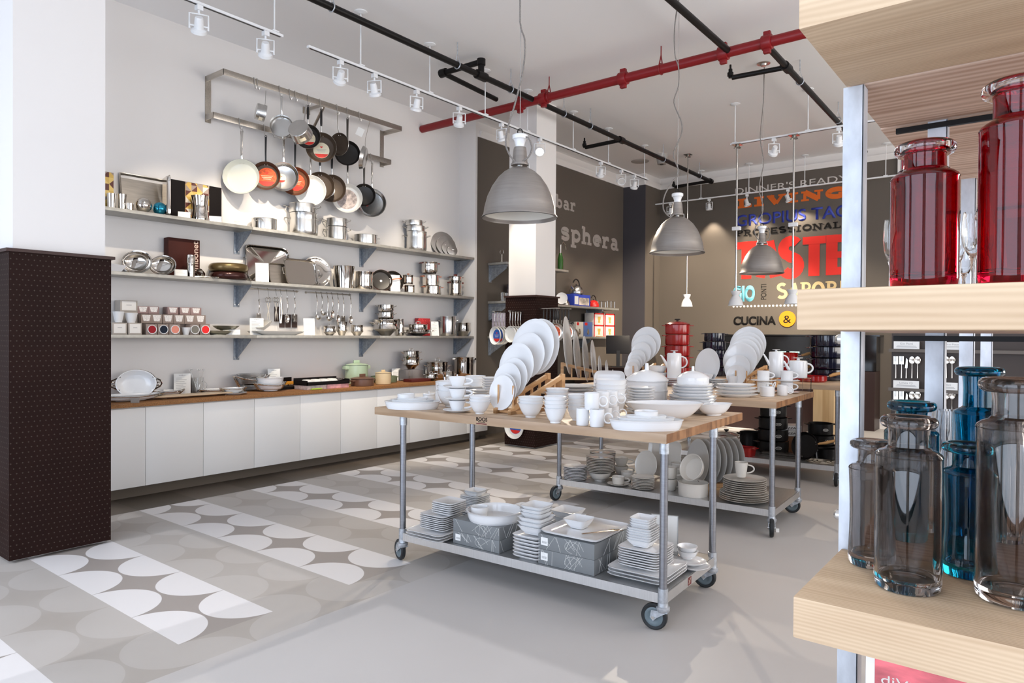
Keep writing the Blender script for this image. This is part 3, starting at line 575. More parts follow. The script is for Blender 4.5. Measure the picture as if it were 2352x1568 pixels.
# ================================================================== KINDS OF GOODS (each returns its thing; origin at the middle of the base)
MC = {}
def cached(key, fn):
    if key not in MC: MC[key] = fn()
    return MC[key]
def q3(*a): return tuple(round(x, 3) for x in a)
def inner(prof, t):
    """close an outer profile (base centre to rim) with an inner wall of thickness t"""
    out = list(prof); inn = [(max(0, r-t), max(z, t if i > 0 else t)) for i, (r, z) in enumerate(prof)]
    return out + [(out[-1][0]-t*0.3, out[-1][1]+t*0.15)] + inn[::-1][:-1] + [(0, max(t, prof[0][1]+t))]
def plate_me(R, h=None, m=WHITE, n=2.0, sx=1, sy=1, rim=0.62, rot=0.0):
    h = h or R*0.14; k = q3(R, h, n, sx, sy, rim, rot) + (m.name, 'plate')
    def mk():
        t = min(0.005, h*0.4); fr = R*rim*0.92
        pr = [(0, 0.002), (fr*0.86, 0.002), (fr*0.9, 0), (fr, 0), (fr*1.06, h*0.18), (R*(0.25*rim+0.75), h*0.6), (R*0.985, h-t*0.4), (R, h), (R*0.985, h+t*0.25), (R*(0.25*rim+0.745), h*0.6+t), (R*rim*0.98, h*0.26+t*0.8), (R*rim*0.85, h*0.2+t*0.7), (0, h*0.18+t*0.7)]
        return MB().lathe(pr, 48 if n == 2 else 64, n, sx, sy, rot=rot).mesh('plate', m)
    return cached(k, mk)
def bowl_me(R, rb, h, m=WHITE, n=2.0, sx=1, sy=1, curve=0.5, foot_h=None, rot=0.0, t=None):
    k = q3(R, rb, h, n, sx, sy, curve, foot_h or 0, rot) + (m.name, 'bowl')
    def mk():
        fh = h*0.1 if foot_h is None else foot_h; th = t or max(0.003, R*0.04); pr = [(0, fh*0.5), (rb*0.85, fh*0.5), (rb*0.9, 0), (rb, 0), (rb*1.0, fh)]
        for i in range(1, 9):
            a = i/8; pr.append((rb + (R-rb)*(a**curve if curve <= 1 else 1-(1-a)**(1/curve)), fh + (h-fh)*a))
        pr[-1] = (pr[-1][0]*1.025, h)
        inn = [(max(0.001, r-th), max(fh+th, z)) for r, z in pr[5:]]
        pr = pr + [(R-th*0.5, h+th*0.3)] + inn[::-1] + [(max(0.0005, rb*0.6), fh+th), (0, fh+th)]
        return MB().lathe(pr, 48 if n == 2 else 64, n, sx, sy, rot=rot).mesh('bowl', m)
    return cached(k, mk)
def stack(name, me_list, P, zs, desc, where, cat, group, rz=0.0, jit=0.0):
    """a pile, bottom first; each piece its own thing, named by its rank from the top"""
    n = len(me_list); out = []
    for i, (me, z) in enumerate(zip(me_list, zs)):
        k = n-1-i
        lab = '%s, %s of %s' % (desc, ORD[k] if (k < n-1 or n == 1) else 'bottom one', where) if n > 1 else '%s %s' % (desc, where)
        o = link(name, me); o.matrix_world = TM((P[0]+random.uniform(-jit, jit), P[1]+random.uniform(-jit, jit), P[2]+z), rz)
        out.append(tag(o, lab, cat, group))
    return out
def pile(name, R, n, P, pitch, desc, where, cat='plate', group=None, h=None, m=WHITE, kind='plate', rz=0.0, N=2.0, sx=1, sy=1, jit=0.002, rim=0.62, **kw):
    me = plate_me(R, h, m, N, sx, sy, rim) if kind == 'plate' else bowl_me(R, kw.get('rb', R*0.5), h, m, N, sx, sy, kw.get('curve', 0.5))
    return stack(name, [me]*n, P, [i*pitch for i in range(n)], desc, where, cat, group, rz, jit)
def loop_handle(par, m, p0, p1, out, r, name='handle', seg=10, flat=1.0, n=10):
    """D shaped handle from p0 to p1 bulging by vector out"""
    p0, p1, o = Vector(p0), Vector(p1), Vector(out); pts = []
    for i in range(n+1):
        a = PI*i/n; mid = (p0+p1)/2; pts.append(tuple(mid + (p0-mid)*math.cos(a) + o*math.sin(a)))
    return MB().tube(pts, r, seg, flat=flat).obj(name, m, par)
def mug(P, R, h, hdir, label, m=WHITE, taper=1.0, cat='mug', group=None, name='mug', hr=0.45, ring=False, flare=0.0):
    t = thing(name, label, cat, P, group)
    th = 0.004
    pr = [(0, 0.002), (R*taper*0.8, 0), (R*taper*0.92, 0.0), (R*taper, h*0.05), (R*(taper*0.5+0.5), h*0.5), (R*0.995, h*0.97), (R*(1+flare), h), (R-th, h), (R-th*1.2, h*0.9), (R*(taper*0.5+0.5)-th, h*0.5), (R*taper*0.9-th, h*0.12), (0, h*0.1)]
    link('cup_body', cached(q3(R, h, taper, flare)+(m.name, 'mug'), lambda: MB().lathe(pr, 36).mesh('cup_body', m)), t)
    d = Vector((math.cos(hdir), math.sin(hdir), 0)); rr = R*(taper*0.4+0.6)*0.97
    if ring:
        c = d*(rr+h*0.24)+Vector((0, 0, h*0.5)); ra = h*0.26
        MB().tube([tuple(c + d*ra*math.cos(a) + Vector((0, 0, ra*1.1*math.sin(a)))) for a in [i*PI/10 for i in range(20)]], R*0.11, 8, cyc=True).obj('handle', m, t)
    else: loop_handle(t, m, tuple(d*R*0.97+Vector((0, 0, h*0.82))), tuple(d*rr*0.98+Vector((0, 0, h*0.28))), tuple(d*R*hr*1.6), R*0.11, seg=8)
    return t
def pot(P, R, h, label, m=CHROME, group=None, handles='wire', hdir=0.0, lid=False, hm=None, belly=0.0, name='saucepan', cat='pot', knob='bar', bevel=0.06, long=None, sx=1.0, lidm=None, hz=0.78, rim=True):
    t = thing(name, label, cat, TM(P, hdir), group); hm = hm or m
    b = belly; th = 0.004
    pr = [(0, 0), (R*(0.9-b*0.6), 0), (R*(0.98-b*0.35), h*bevel), (R*(1+b*0.1), h*(0.25+b*0.2)), (R*(1-b*0.02), h*0.7), (R, h*0.97)] + ([(R*1.03, h), (R*1.03, h*1.01)] if rim else [(R, h)])
    pr += [(R-th, h*1.0), (R-th, h*0.7), (R*(1+b*0.1)-th, h*(0.25+b*0.2)), (R*(0.95-b*0.35)-th, h*(bevel+0.03)), (0, h*0.03+0.003)]
    link('pot_body', cached(q3(R, h, b, bevel, sx, rim)+(m.name, 'pot'), lambda: MB().lathe(pr, 40, sx=sx).mesh('pot_body', m)), t)
    z = h*hz; X = R*sx
    for s in (1, -1) if handles in ('wire', 'lug', 'block') else ():
        if handles == 'wire':
            w_ = R*0.34; MB().tube([(s*X*0.94, -w_, z-0.012), (s*(X+R*0.10), -w_, z), (s*(X+R*0.33), -w_*0.8, z+0.010), (s*(X+R*0.36), 0, z+0.013), (s*(X+R*0.33), w_*0.8, z+0.010), (s*(X+R*0.10), w_, z), (s*X*0.94, w_, z-0.012)], max(0.0035, R*0.032), 8).obj('handle', hm, t)
        elif handles == 'lug':
            MB().box(s*X*0.97 if s > 0 else s*(X+R*0.27), s*(X+R*0.27) if s > 0 else s*X*0.97, -R*0.3, R*0.3, h*0.87, h*0.96).obj('handle', hm, t, bevel=R*0.03)
        else:
            MB().box(s*X*0.9 if s > 0 else s*(X+R*0.28), s*(X+R*0.28) if s > 0 else s*X*0.9, -R*0.28, R*0.28, z-h*0.09, z+h*0.09).obj('handle', hm, t, bevel=R*0.02)
    if long:
        MB().tube([(X*0.95, 0, z), (X+long*0.3, 0, z+h*0.1), (X+long, 0, z+h*0.22)], [R*0.06, R*0.08, R*0.1], 10, flat=0.45).obj('long_handle', hm, t)
    if lid:
        lm = lidm or m; hl = R*0.2
        ld = MB().lathe([(0, h+0.001), (R*0.98, h+0.001), (R*1.035, h*1.005+0.004), (R*1.02, h+0.010), (R*0.85, h+hl*0.55), (R*0.4, h+hl*0.95), (0, h+hl)], 40, sx=sx).obj('lid', lm, t)
        if knob == 'bar': MB().tube([(-R*0.22, 0, h+hl*0.9), (-R*0.2, 0, h+hl+R*0.16), (0, 0, h+hl+R*0.2), (R*0.2, 0, h+hl+R*0.16), (R*0.22, 0, h+hl*0.9)], R*0.045, 8).obj('lid_handle', hm, ld)
        elif knob == 'block': MB().box(-R*0.3, R*0.3, -R*0.06, R*0.06, h+hl*0.9, h+hl+R*0.24).obj('lid_handle', hm, ld, bevel=0.003)
        elif knob == 'knob': MB().lathe([(R*0.06, h+hl*0.9), (R*0.06, h+hl+R*0.08), (R*0.17, h+hl+R*0.14), (R*0.15, h+hl+R*0.2), (0, h+hl+R*0.21)], 20).obj('lid_knob', hm, ld)
        elif knob == 'peg': MB().lathe([(R*0.085, h+hl*0.9), (R*0.08, h+hl+R*0.42), (0, h+hl+R*0.43)], 16).obj('lid_knob', hm, ld)
    return t
def card(P, w_, h, label, rz=0.0, tilt=0.16, group='price cards', lines=7, stand=True, name='price_card', m=None, head=True):
    """printed card leaning in a small clear stand; faces local -Y"""
    t = thing(name, label, 'card', TM(P, rz), group)
    M = Matrix.Translation((0, 0, 0.002)) @ Matrix.Rotation(-tilt, 4, 'X')
    MB().box(-w_/2, w_/2, -0.0012, 0.0012, 0, h, M).obj('sheet', m or PAPER, t)
    ink = MB()
    if head: ink.box(-w_*0.2, w_*0.2, -0.0019, -0.0012, h*0.91, h*0.925, M).box(-w_*0.02, w_*0.02, -0.0019, -0.0012, h*0.90, h*0.94, M)
    for i in range(lines):
        z = h*(0.78-0.085*i) if lines > 3 else h*(0.62-0.2*i); ln = (0.33, 0.62, 0.5, 0.6, 0.42, 0.56, 0.3, 0.5)[i % 8]
        x0 = -w_*0.36 if lines > 3 else -w_*ln/2
        ink.box(x0, x0+w_*ln, -0.0018, -0.0012, z, z+min(h*0.016, 0.004), M)
    ink.obj('print', INK, t)
    if stand: MB().box(-w_/2-0.002, w_/2+0.002, 0.0016, 0.0036, 0, h+0.003, M).box(-w_*0.3, w_*0.3, 0.0, 0.05, -0.001, 0.002).obj('clear_stand', CLEAR, t)
    return t
def gbox(P, sx, sy, h, label, m, rz=0.0, group=None, name='box', cat='box', bevel=0.003):
    t = thing(name, label, cat, TM(P, rz), group)
    MB().box(-sx/2, sx/2, -sy/2, sy/2, 0, h).obj('carton', m, t, bevel=bevel); return t
def pan(C, R, nrm, label, m_in, m_out, hl, hm, depth=None, roll=0.0, sticker=None, group='pans hung on the wall rack', name='frying_pan', hkind='flat', flare=0.78, hw=0.012, hook_z=None):
    """hanging pan: C centre of the rim disc, nrm the way its inside faces, handle upward with length hl beyond the rim"""
    d = depth or R*0.32; M = frame(C, nrm) @ Matrix.Rotation(roll, 4, 'Z'); t = thing(name, label, 'pan', M, group); th = 0.003
    out = [(0, -d), (R*flare, -d), (R*(flare+0.08), -d*0.9), (R*0.985, -0.004), (R*1.0, 0.0)]
    inn = [(R*0.975, 0.001), (R*(flare+0.06)-th, -d*0.86), (R*flare-th, -d+th), (0, -d+th)]
    MB().lathe(out + [(R*0.99, 0.002)], 44).obj('pan_body', m_out, t); MB().lathe([(R*0.99, 0.002)] + inn, 44).obj('inner_coating', m_in, t)
    y0 = R*0.97; z0 = -d*0.22
    if hkind == 'flat': mb = MB().tube([(0, y0-R*0.02, z0-0.004), (0, y0+hl*0.12, z0+0.006), (0, y0+hl*0.3, z0+0.016), (0, y0+hl*0.95, z0+0.010)], [hw*0.9, hw*0.75, hw*0.8, hw], 10, flat=0.35)
    else: mb = MB().tube([(0, y0+hl*0.28, z0+0.008), (0, y0+hl*0.4, z0+0.012), (0, y0+hl*0.85, z0+0.012), (0, y0+hl*0.95, z0+0.010)], [hw*0.9, hw*1.15, hw*1.05, hw*0.7], 12, flat=0.7)
    mb.tube([(0.010*math.cos(a), y0+hl*0.97+0.012*math.sin(a), z0+0.010) for a in [i*PI/6 for i in range(12)]], 0.0035, 6, cyc=True).obj('handle', hm, t)
    if hkind != 'flat': MB().tube([(0, y0-R*0.02, z0-0.004), (0, y0+hl*0.15, z0+0.004), (0, y0+hl*0.3, z0+0.008)], [hw*0.9, hw*0.7, hw*0.8], 10, flat=0.4).obj('handle_root', STEEL, t)
    rv = MB()
    for s in (-1, 1): rv.lathe([(0.006, 0), (0.004, 0.004), (0, 0.005)], 10, M=frame((s*R*0.1, R*(flare+0.05)*0.96, -d*0.55), (0, -1, 0.45)))
    rv.obj('rivets', STEEL, t)
    if sticker:
        rr, cols, off = sticker; zc = -d+th+0.0012
        MB().lathe([(rr, 0), (rr, 0.001), (0, 0.001)], 36, M=TM((off[0]*R, off[1]*R, zc))).obj('label_disc', cols[0], t)
        if len(cols) > 1:
            s = MB().lathe([(rr*0.98, 0)] + [(rr*0.98, 0.0014), (0, 0.0014)], 36)
            seg = [(rr*0.97*math.cos(a), rr*0.97*math.sin(a)) for a in [PI+0.5+i*(PI-1.0)/12 for i in range(13)]]
            MB().prism(seg, 0.0011, 0.0018, TM((off[0]*R, off[1]*R, zc))).obj('label_band', cols[1], t)
            MB().prism([(-rr*0.22, rr*0.5), (rr*0.22, rr*0.5), (0, rr*0.28)], 0.0011, 0.0018, TM((off[0]*R, off[1]*R, zc))).obj('label_mark', cols[1], t)
            if len(cols) > 2:
                p = MB()
                for i in range(3): p.box(-rr*(0.6-0.1*i), rr*(0.6-0.1*i), rr*(0.1-0.17*i), rr*(0.14-0.17*i), 0.0011, 0.0017, TM((off[0]*R, off[1]*R, zc)))
                p.obj('label_print', cols[2], t)
    return t
def jug(P, R, h, label, hdir, kind='tall', m=WHITE, group='white coffee pots on the second table', name='coffee_pot', cat='coffee pot'):
    t = thing(name, label, cat, TM(P, hdir), group)
    MB().lathe([(0, 0), (R*0.94, 0), (R*0.97, h*0.02), (R, h*0.5), (R*0.98, h*0.985), (R*0.95, h), (0, h)], 36).obj('pot_body', m, t)
    ld = MB().lathe([(R*0.9, h), (R*0.86, h+R*0.08), (R*0.2, h+R*0.12), (R*0.12, h+R*0.3), (R*0.5, h+R*0.36), (R*0.54, h+R*0.42), (0, h+R*0.44)], 32).obj('lid', m, t)
    if kind == 'tall': MB().tube([(-R*0.8, 0, h*0.45), (-R*1.25, 0, h*0.66), (-R*1.75, 0, h*0.90), (-R*1.95, 0, h*0.93)], [R*0.26, R*0.2, R*0.12, R*0.1], 12).obj('spout', m, t); za, zb, bl = h*0.88, h*0.42, R*0.85
    else: MB().tube([(-R*0.8, 0, h*0.35), (-R*1.2, 0, h*0.6), (-R*1.6, 0, h*0.97), (-R*1.7, 0, h*1.0)], [R*0.24, R*0.18, R*0.11, R*0.1], 12).obj('spout', m, t); za, zb, bl = h*0.86, h*0.28, R*0.72
    loop_handle(t, m, (R*0.95, 0, za), (R*0.95, 0, zb), (bl, 0, 0), R*0.10, seg=10, n=14)
    return t
# ================================================================== LEFT WALL: SHELVES, COUNTER, CABINETS
SHX = -6.88; SZ = {1: 2.700, 2: 2.110, 3: 1.520}; SPY = {1: 520, 2: 640, 3: 760}
shelfm = mat('grey_steel_shelf', (0.40, 0.39, 0.36), 0.45, 0.55, noise=0.12, nscale=18)
for k, seams in ((1, (580, 1012)), (2, (577, 874)), (3, (589, 873))):
    ys = [1.2] + [at(s, SPY[k], 0, SHX).y for s in seams] + [NICHE_Y-0.004]
    for i in range(3):
        solo('wall_shelf', MB().box(WX+0.002, SHX, ys[i]+0.001, ys[i+1]-0.001, SZ[k]-0.033, SZ[k]), shelfm,
             '%s length of the %s grey steel wall shelf' % (('left', 'middle', 'right')[i], ('top', 'middle', 'lowest')[k-1]), 'shelf', group='wall shelves above the counter', bevel=0.003)
    for j, by in enumerate((4.20, 5.97, 7.79)):
        t = thing('shelf_bracket', 'triangular galvanised bracket under the %s wall shelf, %s' % (('top', 'middle', 'lowest')[k-1], ('left one', 'middle one', 'right one')[j]), 'bracket', (WX, by, SZ[k]-0.034), 'shelf brackets')
        MB().box(0.002, 0.008, -0.034, 0.034, -0.245, -0.001).obj('wall_plate', GALVB, t, bevel=0.001)
        MB().prism([(0.008, -0.006), (0.30, -0.006), (0.30, -0.02), (0.012, -0.235), (0.008, -0.235)], -0.003, 0.003, Matrix.Rotation(PI/2, 4, 'X')).obj('gusset', GALVB, t)
        s = MB()
        for z in (-0.03, -0.215):
            for y in (-0.022, 0.022): s.lathe([(0.006, 0.008), (0.005, 0.011), (0, 0.011)], 8, M=TM((0, y, z), 0, 0, PI/2))
        s.obj('screws', STEEL, t)
cork = mat('cork_board', (0.30, 0.135, 0.045), 0.7, noise=0.45, nscale=160)
cabw = mat('white_laminate', (0.83, 0.825, 0.81), 0.4)
CF_X = -6.60
solo('counter_top', MB().box(WX+0.002, CF_X+0.035, 1.0, 7.864, 0.862, 0.90), cork, 'long cork counter top on the white cabinets under the shelves', 'counter', bevel=0.002)
solo('plinth', MB().box(WX+0.05, CF_X-0.17, 1.0, 7.864, 0.002, 0.125), mat('plinth_brown', (0.16, 0.13, 0.10), 0.6), 'recessed brown plinth under the white cabinets', 'plinth')
seam = [1.847, 2.40, 2.953, 3.506, 4.059, 4.62, 5.178, 5.732, 6.29, 6.843, 7.405, 7.864]
for i in range(len(seam)-1):
    t = thing('base_cabinet', 'white flat fronted cabinet under the counter, %s from the brown column' % (N1+['twelfth'])[i], 'cabinet', (CF_X, seam[i], 0.127), 'white base cabinets')
    L = seam[i+1]-seam[i]
    MB().box(-0.58, -0.022, 0.001, L-0.001, 0, 0.733).obj('carcass', cabw, t); MB().box(-0.02, 0, 0.002, L-0.002, 0.0, 0.722).obj('door', cabw, t, bevel=0.0015)

def S(px, k, X=-7.05, py=None): P = at(px, py or SPY[k], 0, X); return Vector((X, P.y, SZ[k]+0.0005))
def Cn(px, py, r=0.0): P = foot(px, py, 0.9005, r); return P
CR = PI/2-0.45       # cards and boxes turned to the room
# ---------------- top shelf
PATT = bpy.data.materials.new('triangle_pattern_card'); PATT.use_nodes = True
N, K = nodes(PATT); tc = N.new('ShaderNodeTexCoord'); sp = N.new('ShaderNodeSeparateXYZ'); K.new(tc.outputs['Object'], sp.inputs[0]); b = N['Principled BSDF']
q = 0.062; uu = mth(N, K, 'DIVIDE', sp.outputs['Y'], q); vv = mth(N, K, 'DIVIDE', sp.outputs['Z'], q)
cu, cv = mth(N, K, 'FLOOR', uu), mth(N, K, 'FLOOR', vv); par = mth(N, K, 'FRACT', mth(N, K, 'MULTIPLY', mth(N, K, 'ADD', cu, cv), 0.5))
fu, fv = mth(N, K, 'FRACT', uu), mth(N, K, 'FRACT', vv); fu2 = mth(N, K, 'ABSOLUTE', mth(N, K, 'SUBTRACT', fu, mth(N, K, 'MULTIPLY', par, 2)))
tri = mth(N, K, 'GREATER_THAN', fu2, fv); wn = N.new('ShaderNodeTexWhiteNoise'); wn.noise_dimensions = '3D'; cb = N.new('ShaderNodeCombineXYZ'); K.new(cu, cb.inputs[0]); K.new(cv, cb.inputs[1]); K.new(tri, cb.inputs[2]); K.new(cb.outputs[0], wn.inputs['Vector'])
rp = N.new('ShaderNodeValToRGB'); rp.color_ramp.interpolation = 'CONSTANT'; K.new(wn.outputs['Value'], rp.inputs[0])
els = rp.color_ramp.elements; els[0].color = (0.10, 0.025, 0.018, 1); els[1].position = 0.25; els[1].color = (0.62, 0.40, 0.10, 1)
for p_, c_ in ((0.5, (0.72, 0.66, 0.56, 1)), (0.68, (0.33, 0.26, 0.22, 1)), (0.85, (0.70, 0.50, 0.16, 1))): e = els.new(p_); e.color = c_
K.new(rp.outputs[0], b.inputs['Base Color']); MATS['triangle_pattern_card'] = PATT
BOXBLK = mat('black_carton', (0.008, 0.006, 0.006), 0.6, spec=0.15)
def yspan(x0, x1, py, X): return at(x0, py, 0, X).y, at(x1, py, 0, X).y
def upright_box(name, x0, x1, h, X0, X1, z, m, label, cat='box', group=None, py=600):
    y0, y1 = yspan(x0, x1, py, X1); t = thing(name, label, cat, ((X0+X1)/2, (y0+y1)/2, z+0.0005), group)
    MB().box((X0-X1)/2, (X1-X0)/2, (y0-y1)/2, (y1-y0)/2, 0, h).obj('carton', m, t, bevel=0.002); return t, y1-y0
t, L = upright_box('gift_box', 240, 261, 0.36, -7.17, -7.08, SZ[1], PATT, 'tall triangle patterned box half behind the white column, top shelf', py=440)
t, L = upright_box('gift_box', 393, 509, 0.40, -7.16, -7.07, SZ[1], BOXBLK, 'black box with a yellow triangle patterned band on the top shelf', py=470)
MB().box(0.0452, 0.0462, -0.02, L*0.24, 0.003, 0.397).box(0.0452, 0.0462, -L*0.235, -0.02, 0.003, 0.397).obj('patterned_band', PATT, t)
def tray(P, w_, h, nrm, label, group='trays on the middle shelf', m=CHROME, N_=7, handles=(), name='serving_tray', cat='tray', depth=0.022, roll=0.0):
    M = frame(P, nrm) @ Matrix.Rotation(roll, 4, 'Z') @ Matrix.Translation((0, h/2, 0)); t = thing(name, label, cat, M, group)
    a, b2 = w_/2, h/2; k = min(a, b2)
    vs = []; ring = [(1.0, 0.004), (0.985, 0.010), (0.955, 0.008), (0.93, -0.004), (0.90, -depth+0.004), (0.88, -depth), (0.0, -depth), (0.88, -depth-0.003), (0.93, -0.008), (0.97, 0.004)]
    mb = MB(); seg = 64; rows = []
    for r_, z in ring[:6] + [(0.002, -depth)]:
        row = []
        for i in range(seg):
            th = 2*PI*i/seg; c, s = math.cos(th), math.sin(th); g = 1/((abs(c)**N_+abs(s)**N_)**(1/N_)); o_ = (1-r_)*k
            row.append((c*g*max(a-o_, 0.002*a) if r_ > 0.5 else c*g*0.002, s*g*max(b2-o_, 0.002*b2) if r_ > 0.5 else s*g*0.002, z))
        rows.append(row)
    vs = [p for row in rows for p in row]; fs = [(i*seg+j, i*seg+(j+1) % seg, (i+1)*seg+(j+1) % seg, (i+1)*seg+j) for i in range(len(rows)-1) for j in range(seg)]
    mb.add(vs, fs); mb.add([(x, y, z-0.003) for x, y, z in vs], [tuple(reversed(f)) for f in fs]); o0 = 0; n0 = len(vs)
    mb.f += [(j, n0+j, n0+(j+1) % seg, (j+1) % seg) for j in range(seg)]
    mb.obj('tray_body', m, t)
    for s in handles: MB().tube([(s*a*0.97, -h*0.14, 0), (s*(a+0.028), -h*0.13, 0.008), (s*(a+0.034), 0, 0.010), (s*(a+0.028), h*0.13, 0.008), (s*a*0.97, h*0.14, 0)], 0.005, 8).obj('handle', m, t)
    return t
P = S(333, 1, -7.12, 450); y0, y1 = yspan(276, 391, 450, -7.15); tray((-7.10, (y0+y1)/2, SZ[1]+0.003), y1-y0, 0.41, (1, 0, 0.22), 'big plain rectangular silver tray leaning at the left of the top shelf', None, NICKEL, 30)
mir = mat('satin_tray_face', (0.55, 0.51, 0.48), 0.16, 1.0)
y1b = at(384, 470, 0, -6.98).y; tray((-7.0, y1b+0.01, SZ[1]+0.003), 0.22, 0.40, (0.25, 1, 0.0), 'narrow silver tray on edge against the black patterned box', None, CHROME, 12, (1,))
def lathe_thing(name, P, prof, m, label, cat, group=None, seg=36, M=None): return solo(name, MB().lathe(prof, seg), m, label, cat, M or TM(P), group)
def silvercup(px, k, w_, h, label, X=-6.98, py=None, waist=0.85):
    P = S(px, k, X, py); R = sz(w_/2, P); H = sz(h, P)
    return lathe_thing('silver_cup', P, [(0, 0.002), (R*0.8, 0), (R*0.82, H*0.03), (R*waist, H*0.4), (R*0.97, H*0.9), (R, H), (R*0.94, H), (R*0.9, H*0.9), (R*(waist-0.06), H*0.4), (0, H*0.06)], CHROME, label, 'cup', 'silver cups on the top shelf')
silvercup(256, 1, 20, 36, 'silver cup closest to the white column on the top shelf', -7.02)
silvercup(281, 1, 17, 37, 'tall silver cup second from the column on the top shelf', -7.0)
silvercup(298, 1, 18, 17, 'low silver bowl cup left of the silver ball', -6.97)
def ball(px, k, d, m, label):
    P = S(px, k, -6.98); R = sz(d/2, P); return lathe_thing('decorative_ball', P, [(R*math.sin(PI*i/24), R-R*math.cos(PI*i/24)) for i in range(25)], m, label, 'ball', None, 40)
ball(329.5, 1, 35, CHROME, 'polished silver ball on the top shelf')
ball(367, 1, 30, mat('blue_mirror_glass', (0.03, 0.26, 0.40), 0.08, 0.9), 'small shiny blue ball on the top shelf')
P = S(459, 1, -6.97); R = sz(19, P); H = sz(56, P)
lathe_thing('vase', P, [(0, 0.003), (R*0.98, 0), (R, 0.004), (R*0.9, H*0.2), (R*0.82, H*0.5), (R*0.88, H*0.75), (R*1.02, H), (R*0.97, H), (R*0.83, H*0.75), (R*0.77, H*0.5), (R*0.85, H*0.2), (0, H*0.03)], CHROME, 'waisted silver vase before the patterned box', 'vase')
def shelf_card(px0, px1, py0, py1, k, label, X=-6.93, lines=7, tilt=0.16):
    P = S((px0+px1)/2, k, X); return card(P, sz(px1-px0, P), sz(py1-py0, P), label, CR, tilt, lines=lines)
shelf_card(410, 436, 482, 498, 1, 'small white card at the left foot of the patterned box', -6.92, 2, 0.5)
shelf_card(482, 508, 491, 507, 1, 'small white card at the right foot of the patterned box', -6.92, 2, 0.5)
P = S(545, 1, -6.93); solo('card_holder', MB().box(-0.03, 0.03, -0.001, 0.001, 0, 0.05, Matrix.Rotation(-0.4, 4, 'X')).box(-0.03, 0.03, -0.002, 0.04, 0, 0.002), CLEAR, 'empty clear card holder left of the low shallow pot', 'card holder', TM(P, CR))
def spot(px, k, w_, h, label, X=-7.045, lift=0.0, **kw):
    P = S(px, k, X); P.z += lift; R = sz(w_/2, P); H = sz(h, P); return pot(P, R, H, label, **kw), R, H, P
spot(607, 1, 55, 26, 'low shallow two handled steel pot under the white pans', m=STEEL, hdir=-1.0, group='steel pots on the top shelf')
_, R, H, P = spot(698, 1, 62, 50, 'largest steel stockpot on the top shelf, lower of two', m=STEEL, hdir=0.75, group='steel pots on the top shelf')
pot(P+Vector((0, -0.02, H+0.004)), R*0.97, H*0.42, 'steel pot stacked upon the largest stockpot', STEEL, 'steel pots on the top shelf', hdir=0.75, hz=0.7)
_, R, H, P = spot(774, 1, 46, 30, 'lower of two equal steel pots at the middle of the top shelf', m=STEEL, hdir=0.75, group='steel pots on the top shelf')
pot(P+Vector((0, 0, H+0.004)), R, H*0.62, 'upper of two equal steel pots at the middle of the top shelf', STEEL, 'steel pots on the top shelf', hdir=0.75)
_, R, H, P = spot(840, 1, 52, 21, 'shallow steel saute pan with a long handle on the top shelf', m=STEEL, handles='none', hdir=1.9, long=0.2, group='steel pots on the top shelf', name='saute_pan')
_, R, H, P = spot(957, 1, 46, 44, 'bottom pot of the steel pile of three right on the top shelf', m=STEEL, hdir=0.75, group='steel pots on the top shelf')
pot(P+Vector((0, -0.02, H+0.004)), R*0.93, H*0.28, 'middle pot of the steel pile of three on the top shelf', STEEL, 'steel pots on the top shelf', hdir=0.75)
pot(P+Vector((0, -0.05, H*1.28+0.008)), R*0.86, H*0.26, 'topmost pot of the steel pile of three on the top shelf', STEEL, 'steel pots on the top shelf', hdir=0.75)
P = S(1017, 1, -7.12)
for i, (rp_, dx) in enumerate(((29, 0), (24, 0.03), (18, 0.055), (13, 0.08))):
    R = sz(rp_, P); t = thing('pan_cover', 'round steel pan cover leaning on the wall, %s of four' % ('largest', 'second largest', 'third largest', 'smallest')[i], 'pan cover', frame((P.x+dx*1.7, P.y+0.02*i, P.z+R*0.97), (1, -0.45, 0.25)), 'leaning pan covers')
    MB().lathe([(R, 0), (R*0.97, 0.006), (R*0.6, 0.012), (0, 0.014)], 40).lathe([(R, -0.001), (0, 0.010)], 40).obj('lid_body', STEEL, t)
    MB().tube([(-R*0.25, 0, 0.012), (-R*0.2, 0, 0.03), (R*0.2, 0, 0.03), (R*0.25, 0, 0.012)], 0.004, 8).obj('handle', STEEL, t)
# ---------------- middle shelf
def leaning_dish(px, k, rpx, nrm, label, m=CHROME, sx=1.0, X=-7.03, depth=0.35, group='silver bowls on the middle shelf', name='silver_bowl', cat='bowl', rot=0.0, py=None, rypx=None):
    P = S(px, k, X, py); R = sz(rypx or rpx, P); d = R*depth
    pr = [(0, -d), (R*0.42, -d), (R*0.7, -d*0.78), (R*0.9, -d*0.25), (R*0.93, -0.004), (R, 0.0), (R, 0.004), (R*0.92, 0.002), (R*0.88, -d*0.22), (R*0.68, -d*0.74), (R*0.42, -d+0.004), (0, -d+0.004)]
    return solo(name, MB().lathe(pr, 48, sx=sx), m, label, cat, frame((P.x, P.y, P.z+R*0.96), nrm) @ Matrix.Rotation(rot, 4, 'Z'), group)
leaning_dish(314, 2, 32, (0.8, -0.75, 0.25), 'large deep oval silver bowl leaning at the left of the middle shelf', sx=1.2, depth=0.6, rypx=28)
leaning_dish(374, 2, 30, (0.8, -0.75, 0.3), 'shallow oval silver dish with a dark square hole in its middle, middle shelf', sx=1.22, depth=0.4, rypx=24, X=-6.98)
P = S(283, 2, -6.99); solo('silver_dish', MB().prism([(-0.12, 0), (-0.02, 0.0), (0.03, 0.06), (-0.16, 0.085)], -0.07, 0.07, Matrix.Rotation(PI/2, 4, 'X')), CHROME, 'small folded silver dish beside the brown column, middle shelf', 'dish', TM(P, 1.2))
BRN = mat('brown_carton', (0.045, 0.010, 0.007), 0.6, spec=0.2)
